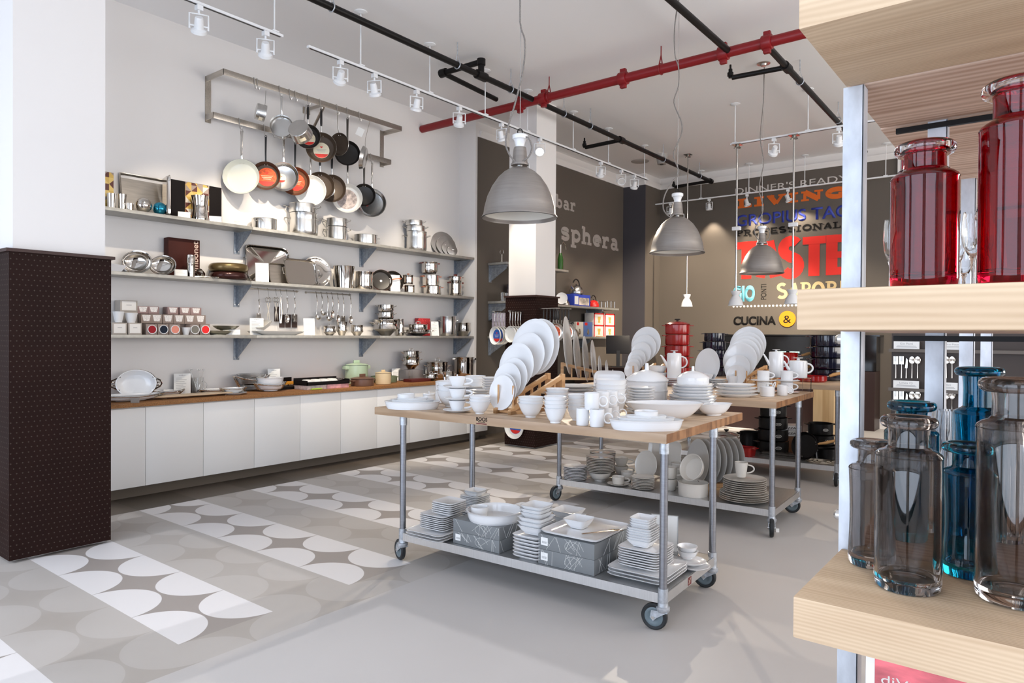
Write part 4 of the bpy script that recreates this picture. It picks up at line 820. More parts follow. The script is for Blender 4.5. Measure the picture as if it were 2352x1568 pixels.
t, L = upright_box('presentation_box', 387, 459, 0.40, -7.18, -7.08, SZ[2], BRN, 'dark brown box with pale upright lettering on the middle shelf', py=590)
me = font_word('box_lettering', 'Sambonet', mat('box_print', (0.55, 0.42, 0.35), 0.6), '', Matrix(((0, 0, 1, 0.0515), (0, -1, 0, L*0.5-0.02), (1, 0, 0, 0.015), (0, 0, 0, 1))), 0.062, 0.37, extrude=0, offset=0.012)
link('box_lettering', me, t)
shelf_card(402, 429, 617, 634, 2, 'small white card before the brown box on the middle shelf', -6.92, 2, 0.5)
P = S(438, 2, -6.95); R = sz(9.3, P); H = sz(50, P); lathe_thing('silver_tube', P, [(0, 0), (R, 0), (R, H*0.6), (R*1.03, H*0.62), (R, H*0.64), (R, H), (R*0.9, H), (R*0.9, H*0.1), (0, H*0.08)], CHROME, 'upright silver cylinder before the brown box', 'cylinder')
P = S(459, 2, -6.96); R = sz(11, P); leaning_dish(457, 2, 11, (0.3, -1, 0.35), 'tiny silver cup lying on its side next to the silver cylinder', depth=1.3, X=-6.97)
P = S(468, 2, -6.92); t = thing('serving_spoon', 'silver spoon lying at the shelf edge beside the tipped cup', 'spoon', TM(P, 1.1)); MB().tube([(-0.10, 0, 0.006), (0.0, 0, 0.012), (0.08, 0, 0.006)], [0.006, 0.004, 0.007], 8).obj('handle', CHROME, t); MB().lathe([(0, 0), (0.02, 0.003), (0.026, 0.012), (0.022, 0.012), (0.017, 0.006), (0, 0.004)], 20, sx=1.5, M=TM((0.11, 0, 0))).obj('spoon_bowl', CHROME, t)
def cushion(px, lift, w_, h, m, label):
    P = S(px, 2, -7.03); P.z += lift; R = sz(w_/2, P); H = sz(h, P)
    return lathe_thing('lidded_pan', P, [(0, 0)] + [(R-H*0.45+H*0.45*math.cos(a), H/2+H/2*math.sin(a)) for a in [-PI/2+PI*i/12 for i in range(13)]] + [(R*0.4, H*0.97), (0, H*0.95)], m, label, 'pan', 'round shallow pans on the middle shelf', 48), H
_, h0 = cushion(525, 0, 83, 18, mat('dark_plum_enamel', (0.045, 0.014, 0.012), 0.25, 0.4), 'dark plum round shallow pan, lower of two')
cushion(525, h0+0.002, 86, 19, mat('bronze_enamel', (0.17, 0.12, 0.05), 0.28, 0.6), 'bronze round shallow pan, upper of two')
def wall_tray(x0, x1, ytop, k, X, label, N_=8, handles=(), m=CHROME, lean=0.2, ybot=None, yaw=0.0):
    y0, y1 = yspan(x0, x1, 620, X); P = Vector((X, (y0+y1)/2, SZ[k]+0.002)); h = sz(ybot-ytop, P)
    return tray(P, y1-y0, h, (math.cos(yaw), math.sin(yaw), lean), label, m=m, N_=N_, handles=handles)
wall_tray(570, 672, 556, 2, -7.09, 'largest rectangular silver tray leaning on the wall, middle shelf', 8, (-1,), ybot=645)
wall_tray(621, 668, 600, 2, -7.02, 'small dark mirror square tray between the price card and the front tray', 10, (1,), NICKEL, ybot=648)
wall_tray(659, 733, 590, 2, -6.97, 'front rectangular silver tray with two handles, middle shelf', 9, (-1, 1), lean=0.25, ybot=652)
leaning_dish(728, 2, 36, (1, -0.2, 0.22), 'round silver platter behind the front tray', depth=0.08, X=-7.06, name='platter', cat='platter')
shelf_card(588, 617, 601, 645, 2, 'tall white price card before the largest tray', -6.92)
def bucket(px, w_, h, label, X=-6.99, taper=0.82):
    P = S(px, 2, X); R = sz(w_/2, P); H = sz(h, P)
    lathe_thing('steel_bucket', P, [(0, 0.002), (R*taper, 0), (R*taper, H*0.02), (R, H*0.97), (R*1.02, H), (R*0.96, H), (R*(taper-0.05), H*0.03), (0, H*0.02)], CHROME, label, 'bucket', 'steel buckets on the middle shelf')
bucket(790, 48, 50, 'tapered shiny steel bucket in front, middle shelf')
spot(836, 2, 42, 40, 'engraved shiny steel pot left of the black pans', m=CHROME, handles='none', group='pots on the middle shelf', X=-6.99)
COPR = mat('copper_handle', (0.42, 0.14, 0.07), 0.4, 0.3); DKRED = mat('dark_red_handle', (0.13, 0.018, 0.012), 0.35)
for px, rp_, X, lb in ((903, 25, -7.08, 'black frying pan behind the other, copper rimmed, middle shelf'), (877, 25, -7.0, 'black frying pan with a white sticker leaning on the middle shelf')):
    P = S(px, 2, X); R = sz(rp_, P); t = pan((P.x, P.y, P.z+R), R, (0.9, -0.45, 0.2), lb, NONSTICK, COPR, 0.12, COPR, group='black pans on the middle shelf', roll=-1.45 if X > -7.05 else -1.3, hw=0.009)
    if X > -7.05: MB().lathe([(0.016, 0), (0, 0.0005)], 14, M=TM((0, 0, -R*0.32+0.0045))).obj('sticker', PAPER, t)
shelf_card(897, 920, 629, 667, 2, 'tall white price card before the black pans', -6.92)
g = 'copper handled pots on the middle shelf'
_, R, H, P = spot(941, 2, 24, 17, 'lower tiny steel saucepan with copper handle right of the card', m=CHROME, hm=COPR, handles='none', long=0.11, hdir=-2.2, group=g, X=-6.98)
pot(P+Vector((0, -0.03, H+0.012)), R, H*1.15, 'upper tiny lidded steel pot with copper knob', CHROME, g, handles='none', hm=COPR, lid=True, lidm=CHROME, knob='block')
_, R, H, P = spot(993, 2, 41, 19, 'bottom pot of the copper handled pile of three', m=CHROME, hm=COPR, handles='lug', group=g, hdir=1.2)
pot(P+Vector((0, -0.03, H+0.004)), R*0.95, H*1.25, 'middle pot of the copper handled pile with a round tag', CHROME, g, handles='lug', hm=COPR, hdir=1.2)
pot(P+Vector((0, -0.06, H*2.25+0.03)), R*0.92, H*1.35, 'top pot of the copper handled pile', CHROME, g, handles='lug', hm=DKRED, hdir=1.2, belly=0.2)
_, R, H, P = spot(1046, 2, 30, 34, 'tall steel pot with dark red handles, lower of two at the shelf end', m=CHROME, hm=DKRED, handles='lug', group=g, hdir=1.2)
pot(P+Vector((0, 0, H+0.004)), R, H*0.28, 'lidded upper steel pot with dark red knob at the shelf end', CHROME, g, handles='lug', hm=DKRED, lid=True, lidm=CHROME, knob='block', hdir=1.2)
# ---------------- lowest shelf
GREYC = mat('greige_carton', (0.40, 0.36, 0.32), 0.6); WHITEC = mat('white_carton', (0.78, 0.76, 0.73), 0.6); TAUPE = mat('taupe_carton', (0.27, 0.21, 0.18), 0.6)
def carton(x0, x1, y0, y1, k, X0, X1, label, m, lift=0.0, text=None, group='gift boxes on the lowest shelf', name='gift_box'):
    a, b2 = yspan(x0, x1, 750, X1); P = Vector(((X0+X1)/2, (a+b2)/2, SZ[k]+0.0005+lift)); H = sz(y1-y0, Vector((X1, P.y, P.z)))
    t = thing(name, label, 'box', P, group); MB().box((X0-X1)/2, (X1-X0)/2, (a-b2)/2, (b2-a)/2, 0, H).obj('carton', m, t, bevel=0.002)
    if text:
        MB().box((X1-X0)/2+0.0002, (X1-X0)/2+0.001, (a-b2)/2*0.8, (b2-a)/2*0.8, H*0.12, H*0.9).obj('front_panel', text, t)
        MB().box((X1-X0)/2+0.001, (X1-X0)/2+0.0014, (a-b2)*0.15, (b2-a)*0.15, H*0.55, H*0.60).obj('print', INK, t)
    return t, H
_, hb = carton(258, 292, 740, 767, 3, -7.02, -6.91, 'white square gift box at the column, bottom left of the lowest shelf', GREYC, text=WHITEC)
carton(295, 326, 740, 767, 3, -7.02, -6.91, 'white square gift box second from the column, lowest shelf', GREYC, text=WHITEC)
def ccup(px, y0, y1, wpx, label, X, lift, m=WHITE):
    P = S(px, 3, X); P.z += lift; R = sz(wpx/2, P); H = sz(y1-y0, P)
    return solo('porcelain_cup', bowl_me(round(R, 3), round(R*0.62, 3), round(H, 3), m, curve=0.8), m, label, 'cup', TM(P), 'cups on the lowest shelf')
ccup(272, 714, 739, 24, 'white cup upon the gift box beside the column', -6.965, hb+0.003); ccup(301, 717, 739, 28, 'ribbed white cup upon the second gift box', -6.965, hb+0.003)
_, h2 = carton(277, 316, 740, 767, 3, -7.18, -7.06, 'plain greige box behind the white gift boxes, lower', GREYC); _, h3 = carton(277, 316, 715, 740, 3, -7.18, -7.06, 'plain greige box behind the cups, middle of its pile', GREYC, lift=h2+0.001)
carton(276, 316, 689, 715, 3, -7.18, -7.06, 'greige box with a white printed front, top of the left pile', GREYC, lift=h2+h3+0.002, text=WHITEC)
cols = [('dark red', (0.30, 0.010, 0.018)), ('dark navy', (0.008, 0.014, 0.030)), ('salmon pink', (0.75, 0.27, 0.20)), None, ('grey metallic', (0.20, 0.19, 0.16)), ('bright red', (0.85, 0.03, 0.03))]
for i, (x0, x1) in enumerate(((336, 361), (363, 387), (389, 414), (417, 437), (437.5, 457), (460, 482))):
    if cols[i] is None:
        ccup(427, 751, 768, 20, 'plain white cup standing between the boxed cups', -6.94, 0.0); continue
    t, H = carton(x0, x1, 743, 767, 3, -7.02, -6.91, 'clear fronted box holding a cup with %s inside, bottom row' % cols[i][0], TAUPE, group='boxed cups on the lowest shelf')
    R = H*0.43; cm = mat(cols[i][0].replace(' ', '_')+'_glaze', cols[i][1], 0.5, spec=0.2)
    MB().lathe([(0, 0.004), (R*0.84, 0.004), (R*0.86, 0.010), (R, 0.011), (R, 0.0), (0, 0.0)], 28, M=TM((0.056, 0, H*0.5), 0, 0, PI/2)).obj('cup_rim', WHITE, t)
    MB().lathe([(0, 0.0105), (R*0.84, 0.0105), (R*0.84, 0.008), (0, 0.008)], 28, M=TM((0.056, 0, H*0.5), 0, 0, PI/2)).obj('glazed_inside', cm, t)
SPK = mat('speckled_cup', (0.70, 0.64, 0.62), 0.3, noise=0.5, nscale=300)
ROSE = mat('rose_window_box', (0.30, 0.20, 0.19), 0.5)
zrow = H + 0.002
for rowi, (y0, y1, xs, X0, X1) in enumerate(((719, 740, (324, 348, 374, 399, 424, 448), -7.10, -7.0), (702, 719, (316, 341, 385, 413, 438), -7.17, -7.07))):
    for i, x in enumerate(xs):
        lift = zrow if rowi == 0 else zrow + hr1 + 0.001
        t, H1 = carton(x, x+24.5, y0, y1, 3, X0, X1, 'window box with a speckled cup, %s of the %s row' % (N1[i] + ' from the left', ('middle', 'top')[rowi]), TAUPE if rowi == 0 else ROSE, lift=lift, group='boxed cups on the lowest shelf')
        MB().prism([(-0.042, 0.012+H1*0.2), (-0.03, H1*0.2+0.012)] and [(-0.028, H1*0.25), (0.028, H1*0.25), (0.040, H1*0.92), (-0.040, H1*0.92)], 0.0505, 0.0515, Matrix(((0, 0, 1, 0), (1, 0, 0, 0), (0, 1, 0, 0), (0, 0, 0, 1)))).obj('speckled_cup', SPK, t)
    hr1 = H1
for i, x in enumerate((330, 356, 382, 408, 434, 458)): carton(x, x+24, 742, 767, 3, -7.14, -7.03, 'taupe carton hidden behind the bottom row of boxed cups, %s from left' % N1[i], TAUPE, group='boxed cups on the lowest shelf')
for i, x in enumerate((318, 342, 386, 412, 437)): pass
OLV = mat('olive_silver', (0.36, 0.34, 0.27), 0.3, 0.8)
P = S(501, 3, -6.98); solo('leaf_bowl', bowl_me(0.09, 0.05, 0.045, OLV, n=3, sx=1.6, curve=0.6), OLV, 'olive metal leaf shaped bowl beside the red boxed cup', 'bowl', TM(P, 1.57), 'leaf shaped bowls')
P = S(519, 3, -7.0); solo('leaf_bowl', bowl_me(0.09, 0.04, 0.05, OLV, n=3, sx=1.5, curve=0.6), OLV, 'olive metal leaf shaped bowl stacked on top', 'bowl', TM(P+Vector((0, 0, 0.048)), 1.5), 'leaf shaped bowls')
shelf_card(524, 551, 755, 768, 3, 'small white card before the leaf shaped bowls', -6.92, 2, 0.4)
shelf_card(575, 605, 723, 762, 3, 'tall white price card left of the square cream dish', -6.99)
P = S(640, 3, -7.0); y0, y1 = yspan(589, 700, 760, -6.92); pm = plate_me(0.13, 0.045, CREAM_AND_SHADED, 8, 1, (y1-y0)/2/0.13, 0.75)
solo('oblong_dish', pm, CREAM_AND_SHADED, 'long oblong cream dish on the lowest shelf', 'dish', TM((-7.02, (y0+y1)/2, SZ[3]+0.0005)))
P = S(606, 3, -7.0); solo('square_dish', plate_me(0.085, 0.05, CREAM_AND_SHADED, 8, 1, 1, 0.7), CREAM_AND_SHADED, 'small square cream dish tipped up on the oblong dish', 'dish', TM((P.x, P.y, P.z+0.085), 0.2, 0.55))
shelf_card(698, 723, 729, 768, 3, 'tall white price card left of the small bellied pots', -6.92)
g = 'bellied steel pots on the lowest shelf'
spot(757, 3, 27, 20, 'small bellied steel pot with lid right of the price card', m=CHROME, handles='none', belly=0.6, bevel=0.2, lid=True, group=g, X=-6.97)
spot(785, 3, 24, 31, 'tall narrow bellied steel pot among the small ones', m=CHROME, handles='none', belly=0.6, bevel=0.2, group=g, X=-6.97)
spot(820, 3, 27, 24, 'small bellied steel creamer standing alone', m=CHROME, handles='none', belly=0.6, bevel=0.2, group=g, X=-6.97)
_, R, H, P = spot(886, 3, 58, 36, 'wide bellied steel pot at the bottom of a pile of three', m=CHROME, belly=0.9, bevel=0.25, group=g, handles='wire', hdir=1.35, X=-7.03)
pot(P+Vector((0, 0, H+0.003)), R*0.62, H*0.46, 'middle bellied steel pot of the pile of three', CHROME, g, belly=0.3, hdir=0.8); pot(P+Vector((0, 0, H*1.47+0.006)), R*0.62, H*0.46, 'top steel pot of the pile of three, lowest shelf', CHROME, g, belly=0.2, hdir=0.8)
spot(919, 3, 16, 38, 'slim steel cylinder behind the wide bellied pot', m=CHROME, handles='none', group=g, X=-7.12)
_, R, H, P = spot(960, 3, 54, 14, 'low wide steel dish with a second shallow one on top', m=CHROME, handles='wire', belly=0.9, bevel=0.3, group=g, hdir=0.7, X=-7.0)
pot(P+Vector((0, 0, H+0.003)), R*0.8, H*0.7, 'shallow lidded steel dish upon the low wide dish', CHROME, g, handles='none', lid=True, hdir=0.7)
RPL = mat('red_plaid_carton', (0.50, 0.035, 0.04), 0.5, noise=0.5, nscale=60)
carton(962, 988, 727, 767, 3, -7.18, -7.10, 'red checked box behind the low wide dish', RPL, group=None)
shelf_card(991, 1009, 736, 769, 3, 'tall white price card before the steel stockpot', -6.92)
_, R, H, P = spot(1029, 3, 36, 44, 'tall brushed steel stockpot with raised lid handles, lowest shelf end', m=STEEL, handles='wire', hdir=0.75, group=g)
spot(1065, 3, 32, 30, 'plain dark bellied steel pot at the far end of the lowest shelf', m=CHROME, handles='none', belly=0.6, bevel=0.2, group=g)
# ---------------- utensil rails under the middle shelf
def rail(x0, y0, x1, y1, label):
    X = -7.15; a = at(x0, y0, 0, X); b2 = at(x1, y1, 0, X); t = thing('utensil_rail', label, 'rail', (X, a.y, a.z), 'utensil rails'); L = b2.y-a.y; b2z = 0.0
    MB().tube([(-0.048, 0.0, 0), (-0.02, 0.0, 0), (0, 0.02, 0), (0, L-0.02, b2z), (-0.02, L, b2z), (-0.048, L, b2z)], 0.006, 10).obj('rod', NICKEL, t)
    for q in (0, L): MB().lathe([(0.016, 0), (0.014, 0.006), (0, 0.006)], 14, M=TM((-0.049, q, 0), 0, 0, PI/2)).obj('rosette', NICKEL, t)
    return X, a.z
X, zr1 = rail(570, 662, 687, 668, 'left steel utensil rail under the middle shelf'); _, zr2 = rail(708, 671, 808, 676, 'right steel utensil rail under the middle shelf')
def utensil(kind, px, y0, y1, label, zr, hook=True, group='utensils on the rails'):
    Y = at(px, 700, 0, -7.13).y; P = Vector((-7.13, Y, zr)); u = sz(1, P); t = thing('kitchen_'+kind.split('_')[0], label, 'utensil', P, group); top = at(px, y0, 0, -7.13).z - zr; bot = at(px, y1, 0, -7.13).z - zr; L = top-bot
    hk = MB()
    if hook: hk.tube([(-0.028, 0, -0.004)] + [(-0.020+0.010*math.cos(a), 0, 0.002+0.011*math.sin(a)) for a in [PI*(1-i/6) for i in range(7)]] + [(-0.006, 0, -0.02), (0, 0, top*0.5), (0.004, 0.004, top+0.012), (0.006, 0.010, top-0.006), (0.004, 0.016, top)], 0.0022, 6).obj('hook', CHROME, t)
    else: hk.tube([(-0.028, 0, -0.004)] + [(-0.020+0.012*math.cos(a), 0, 0.002+0.012*math.sin(a)) for a in [PI*(1-i/6) for i in range(7)]] + [(-0.008, 0, -0.012), (0, 0, top)], 0.003, 6).obj('hook', CHROME, t)
    if kind in ('ladle', 'spoon', 'spatula', 'slotted_spoon', 'skimmer'):
        hb = 0.62
        MB().tube([(0.0, 0, top), (0.012, 0, top-L*0.15), (0.016, 0, top-L*0.4), (0.004, 0, top-L*hb), (0.004, 0, top-L*(hb+0.1))], [0.006, 0.007, 0.0055, 0.004, 0.006], 10, flat=0.6).obj('handle', CHROME, t)
        zc = bot+L*0.16
        if kind == 'ladle': MB().lathe([(0.0, -0.03), (0.02, -0.026), (0.036, -0.006), (0.038, 0.006), (0.035, 0.006), (0.018, -0.022), (0, -0.026)], 24, M=TM((0.035, 0, zc), 0, 0, 0.5)).obj('bowl', CHROME, t)
        elif kind == 'spatula':
            MB().prism([(-0.026, L*0.17), (0.026, L*0.17), (0.036, -L*0.15), (-0.036, -L*0.15)], -0.001, 0.001, frame((0.004, 0, zc), (1, 0, 0))).obj('blade', CHROME, t)
            s = MB(); [s.box(-0.022, 0.022, -L*0.12+i*L*0.06, -L*0.12+i*L*0.06+0.004, 0.0012, 0.0018, frame((0.004, 0, zc), (1, 0, 0))) for i in range(4)]; s.obj('slots', BLACKP, t)
        else: MB().lathe([(0, -0.008), (0.7*0.04, -0.004), (0.04, 0.002), (0.037, 0.003), (0.026, -0.001), (0, -0.005)], 28, sx=0.75, M=frame((0.006, 0, zc), (1, 0, 0)) @ Matrix.Diagonal((1, 1.35, 1, 1))).obj('bowl', CHROME, t)
    elif kind == 'scissors':
        for s in (-1, 1):
            MB().tube([(0, s*0.018+0.016*math.cos(a), top-0.028+0.026*math.sin(a)) for a in [i*PI/8 for i in range(16)]], 0.004, 8, cyc=True).obj('finger_ring', NICKEL, t)
            MB().prism([(s*0.012, L*0.28), (s*0.020, L*0.26), (-s*0.004, -L*0.2), (-s*0.014, -L*0.48), (-s*0.018, -L*0.2)], -0.002+s*0.002, 0.0005+s*0.002, frame((0.004, 0, (top+bot)/2), (1, 0, 0))).obj('blade', NICKEL, t)
    elif kind == 'tongs':
        for s in (-1, 1): MB().tube([(0, 0, top), (0.003, s*0.012, top-L*0.3), (0.003, s*0.016, top-L*0.6), (0.003, s*0.008, bot+L*0.1), (0.003, s*0.003, bot)], [0.006, 0.008, 0.007, 0.011, 0.012], 8, flat=0.4).obj('arm', CHROME, t)
    return t
utensil('spatula', 594, 688, 735, 'plain steel server on the left rail, half behind the price card', zr1)
utensil('scissors', 616, 683, 738, 'left pair of kitchen scissors on the left rail', zr1); utensil('scissors', 634, 683, 738, 'right pair of kitchen scissors on the left rail', zr1)
utensil('tongs', 645, 682, 742, 'steel tongs hanging right of the scissors', zr1); utensil('spoon', 659, 684, 741, 'steel serving spoon on the left rail', zr1); utensil('spatula', 676, 684, 740, 'slotted steel spatula at the right end of the left rail', zr1)
for px, lb in ((637, 'dark carton tag behind the scissors'), (648, 'dark carton tag below the tongs'), (662, 'dark carton tag below the spoon'), (677, 'dark carton tag below the slotted spatula')):
    P = at(px, 740, 0, -7.19); h = 34 if px == 637 else 30; y0 = 704 if px == 637 else 722
    solo('carton_tag', MB().box(-0.004, 0.004, -0.035, 0.035, at(px, y0+h, 0, -7.19).z, at(px, y0, 0, -7.19).z), mat('dark_tag', (0.05, 0.025, 0.02), 0.5), lb, 'tag', TM((WX+0.006, P.y, 0)), 'carton tags below the rail')
for i, (px, y1, kd, lb) in enumerate(((727, 738, 'ladle', 'first, a ladle'), (739, 726, 'ladle', 'second, a short ladle'), (752, 741, 'ladle', 'third, a ladle'), (763, 730, 'spoon', 'fourth, a spoon'), (776, 742, 'skimmer', 'fifth, a wide skimmer'), (788, 746, 'spatula', 'sixth, a turner'), (805, 744, 'skimmer', 'seventh, a wide skimmer'))):
    utensil(kd, px, 678+i, y1, 'steel utensil on the right rail, %s' % lb, zr2, False)
# ================================================================== POT RACK AND PANS
t = thing('pot_rack', 'long double bar steel pot rack on the white wall', 'pot rack', (0, 0, 0))
RY0, RY1 = 3.836, 6.34; UX, UZ, LX, LZ = -6.835, 4.262, -7.04, 3.852; bh = 0.032; th = 0.006
def flatbar(mb, a, b, n):
    a, b, n = Vector(a), Vector(b), Vector(n); d = Vector((0, 0, bh)); o = n*th
    mb.add([a-d, b-d, b+d, a+d, a-d+o, b-d+o, b+d+o, a+d+o], [(0, 1, 2, 3), (7, 6, 5, 4), (0, 4, 5, 1), (1, 5, 6, 2), (2, 6, 7, 3), (3, 7, 4, 0)])
for X, Z, nm in ((UX, UZ, 'upper_bar'), (LX, LZ, 'lower_bar')):
    mb = MB(); flatbar(mb, (X, RY0, Z), (X, RY1, Z), (-1, 0, 0)); flatbar(mb, (WX+0.002, RY0, Z), (X, RY0, Z), (0, 1, 0)); flatbar(mb, (WX+0.002, RY1, Z), (X, RY1, Z), (0, -1, 0)); mb.obj(nm, NICKEL, t, bevel=0.001)
ym = (RY0+RY1)/2 + 0.02
for y in (RY0+0.028, RY1-0.028): MB().box(WX+0.001, WX+0.007, y-0.032, y+0.032, LZ-0.05, UZ+0.03).lathe([(0.007, 0.007), (0.005, 0.010), (0, 0.010)], 10, M=TM((WX, y, 4.06), 0, 0, PI/2)).obj('wall_strap', NICKEL, t)
MB().box(WX+0.002, UX-0.006, ym-0.003, ym+0.003, UZ-0.02, UZ+0.02).tube([(WX+0.01, ym, LZ+0.02), (UX-0.02, ym, UZ-0.03)], 0.02, 6, flat=0.2).box(WX+0.001, WX+0.006, ym-0.05, ym+0.05, UZ-0.05, UZ+0.03).obj('middle_brace', NICKEL, t)
def hook(px, bar, label):
    X, Z = (UX, UZ) if bar == 'u' else (LX, LZ); Y = at(px, 250 if bar == 'u' else 320, 0, X).y
    pts = [(X-0.014, Y, Z+bh*0.4), (X-0.012, Y, Z+bh+0.004), (X-0.003, Y, Z+bh+0.010), (X+0.006, Y, Z+bh+0.004), (X+0.008, Y, Z-bh*0.6), (X+0.012, Y, Z-bh-0.03), (X+0.020, Y+0.004, Z-bh-0.052), (X+0.034, Y+0.008, Z-bh-0.050), (X+0.040, Y+0.010, Z-bh-0.03)]
    return solo('rack_hook', MB().tube(pts, 0.0035, 8), STEEL, label, 'hook', group='S hooks on the rack'), Vector((X+0.022, Y, Z-bh-0.050))
REDLB = mat('red_orange_label', (0.62, 0.085, 0.02), 0.5, noise=0.5, nscale=40); CREAMLB = mat('cream_label', (0.78, 0.70, 0.52), 0.5); REDMK = mat('red_mark', (0.70, 0.03, 0.02), 0.5); PHOTO = mat('brown_photo_label', (0.42, 0.35, 0.33), 0.5, noise=0.5, nscale=25)
CERIN = mat('cream_ceramic_coating', (0.66, 0.66, 0.58), 0.25, coat=0.3); WHIN = mat('white_ceramic_coating', (0.80, 0.79, 0.75), 0.25, coat=0.3); DKRIM = mat('dark_pan_outside', (0.05, 0.045, 0.04), 0.4, 0.4)
def hpan(bar, hx, cx, cy, rpx, label, m_in, m_out, hm, nrm=(0.76, -0.65, 0.03), off=0.03, **kw):
    """pan hung from the bar: hx hook pixel, cx/cy/rpx the rim disc"""
    h, hp = hook(hx, bar, 'S hook at the ' + label.split(', ')[1])
    X = hp.x + off; C = at(cx, cy, 0, X); R = sz(rpx, C); hl = max(0.05, hp.z - C.z - R)
    C.y = C.y*0.35 + (hp.y)*0.65 if abs(C.y-hp.y) < 0.15 else C.y
    return pan(C, R, nrm, label, m_in, m_out, hl, hm, **kw)
def saucepan(hx, cx, cy, wpx, hpx, label, bar='u', tilt=0.3, axis=(0.25, 0.9, 0.2), lbl=True, off=0.04):
    h, hp = hook(hx, bar, 'S hook at the ' + label.split(', ')[1])
    X = hp.x+off; C = at(cx, cy, 0, X); R = sz(hpx/2, C); d = sz(wpx, C)*0.8
    M = frame(C, axis); t = thing('hanging_saucepan', label, 'saucepan', M, 'pans hung on the wall rack')
    MB().lathe([(0, -d/2), (R*0.92, -d/2), (R*0.97, -d/2+0.006), (R, d*0.42), (R*1.03, d/2), (R*0.97, d/2), (R*0.95, d*0.4), (R*0.92, -d/2+0.008), (0, -d/2+0.006)], 40).obj('pan_body', STEEL, t)
    up = M.to_3x3().inverted() @ Vector((0, 0, 1)); hl = hp.z - C.z
    v = Vector((0, up.y, 0)).normalized()
    MB().tube([tuple(v*R*0.98+Vector((0, 0, d*0.3))), tuple(v*(R+hl*0.10)+Vector((0, 0, d*0.30))), tuple(v*(hl*0.97)+Vector((0, 0, d*0.15)))], [0.010, 0.008, 0.010], 10, flat=0.4).obj('handle', STEEL, t)
    if lbl:
        a0 = 4.0; s = MB(); vs = []
        for i in range(6):
            a = a0 + i*0.12
            for z in (-d*0.15, d*0.25): vs.append((R*1.006*math.cos(a), R*1.006*math.sin(a), z))
        s.add(vs, [(2*i, 2*i+2, 2*i+3, 2*i+1) for i in range(5)]); s.obj('label', CREAMLB, t)
    return t
saucepan(590, 598.5, 258, 26, 38, 'small steel saucepan tipped to the side, first on the upper bar', axis=(0.35, 0.85, -0.15))
hpan('u', 641, 644.5, 288, 26, 'round steel saute pan, second on the upper bar', STEEL, STEEL, STEEL, depth=0.07, flare=0.94, hkind='flat')
saucepan(677, 689.5, 302, 34, 48, 'steel saucepan with a label seen from its side, third on the upper bar', axis=(-0.45, 0.75, -0.35), off=0.20)
hpan('u', 706, 706.6, 313, 28.5, 'black pan with a cream and red label, fourth on the upper bar', NONSTICK, STEEL, BLACKP, hkind='grip', sticker=(0.075, (CREAMLB, REDMK, INK), (0.05, -0.1)), off=-0.01)
hpan('u', 734, 733, 337, 35, 'large dark brown pan with a cream label, fifth on the upper bar', NSBROWN, STEEL, BLACKP, hkind='grip', sticker=(0.092, (CREAMLB, REDMK, INK), (0, -0.12)))
hpan('u', 773, 778, 331, 26, 'dark pan seen edge on, sixth on the upper bar', NSBROWN, STEEL, NICKEL, nrm=(0.33, -1.0, -0.1), hw=0.009)
hpan('u', 796, 797, 351, 29, 'plain black iron pan, seventh on the upper bar', NONSTICK, BLACKM, mat('dark_steel_handle', (0.07, 0.06, 0.05), 0.4, 0.6), hw=0.014, off=0.0)
t = hpan('u', 824, 829, 361, 27, 'pale steel pan seen edge on, last on the upper bar', STEEL, STEEL, NICKEL, nrm=(-0.72, -0.62, 0.2), hw=0.008, off=0.05)
P = at(827, 303, 0, UX+0.10); solo('paper_tag', MB().box(-0.042, 0.042, -0.0006, 0.0006, -0.05, 0.05).box(-0.03, 0.03, -0.0010, -0.0006, 0.0, 0.004), PAPER, 'white square paper tag hanging from the last pan of the upper bar', 'tag', TM(P, 0.95, 0, 0.4))
hpan('l', 549, 551.5, 404.7, 41, 'large cream coated pan, first on the lower bar', CERIN, DKRIM, CHROME, nrm=(0.72, -0.69, 0.05), hw=0.016)
hpan('l', 606, 608.5, 403, 33, 'brown pan with a red flame label, second on the lower bar', NSBROWN, NSBROWN, BLACKP, hkind='flat', nrm=(0.76, -0.65, 0.03), sticker=(0.105, (REDLB, REDMK, CREAMLB), (0.05, -0.02)), off=0.02)
hpan('l', 641, 649.6, 405, 34, 'steel pan with a cream sticker, third on the lower bar', STEEL, STEEL, CHROME, off=0.07, sticker=(0.05, (CREAMLB, REDMK), (-0.15, -0.05)), hw=0.014)
hpan('l', 672, 679, 416, 33, 'copper brown pan with an orange label, fourth on the lower bar', mat('copper_brown', (0.20, 0.09, 0.05), 0.35, 0.5), NSBROWN, BLACKP, hkind='flat', nrm=(0.76, -0.65, 0.03), off=0.02, sticker=(0.10, (REDLB, REDMK, CREAMLB), (0.05, -0.02)))
hpan('l', 706, 705, 435.7, 36, 'large white coated pan, fifth on the lower bar', WHIN, WPAINT, CHROME, off=0.07, hw=0.014)
hpan('l', 729, 734.5, 427, 33, 'brown nonstick pan, sixth on the lower bar', NSBROWN, STEEL, BLACKP, hkind='grip', off=0.03)
hpan('l', 756, 765, 433, 32, 'brown nonstick pan with a white label, seventh on the lower bar', NSBROWN, STEEL, BLACKP, hkind='grip', off=0.02, sticker=(0.07, (PAPER,), (-0.2, -0.1)))
hpan('l', 792, 795, 454, 34, 'white pan with a brown photo label, eighth on the lower bar', WHIN, WPAINT, CHROME, off=0.05, sticker=(0.125, (PHOTO,), (-0.05, -0.03)), hw=0.013)
hpan('l', 829, 832.6, 446.6, 26, 'small plain black iron pan, ninth on the lower bar', NONSTICK, BLACKM, mat('dark_steel_handle', (0.07, 0.06, 0.05)), off=0.06, hw=0.014)
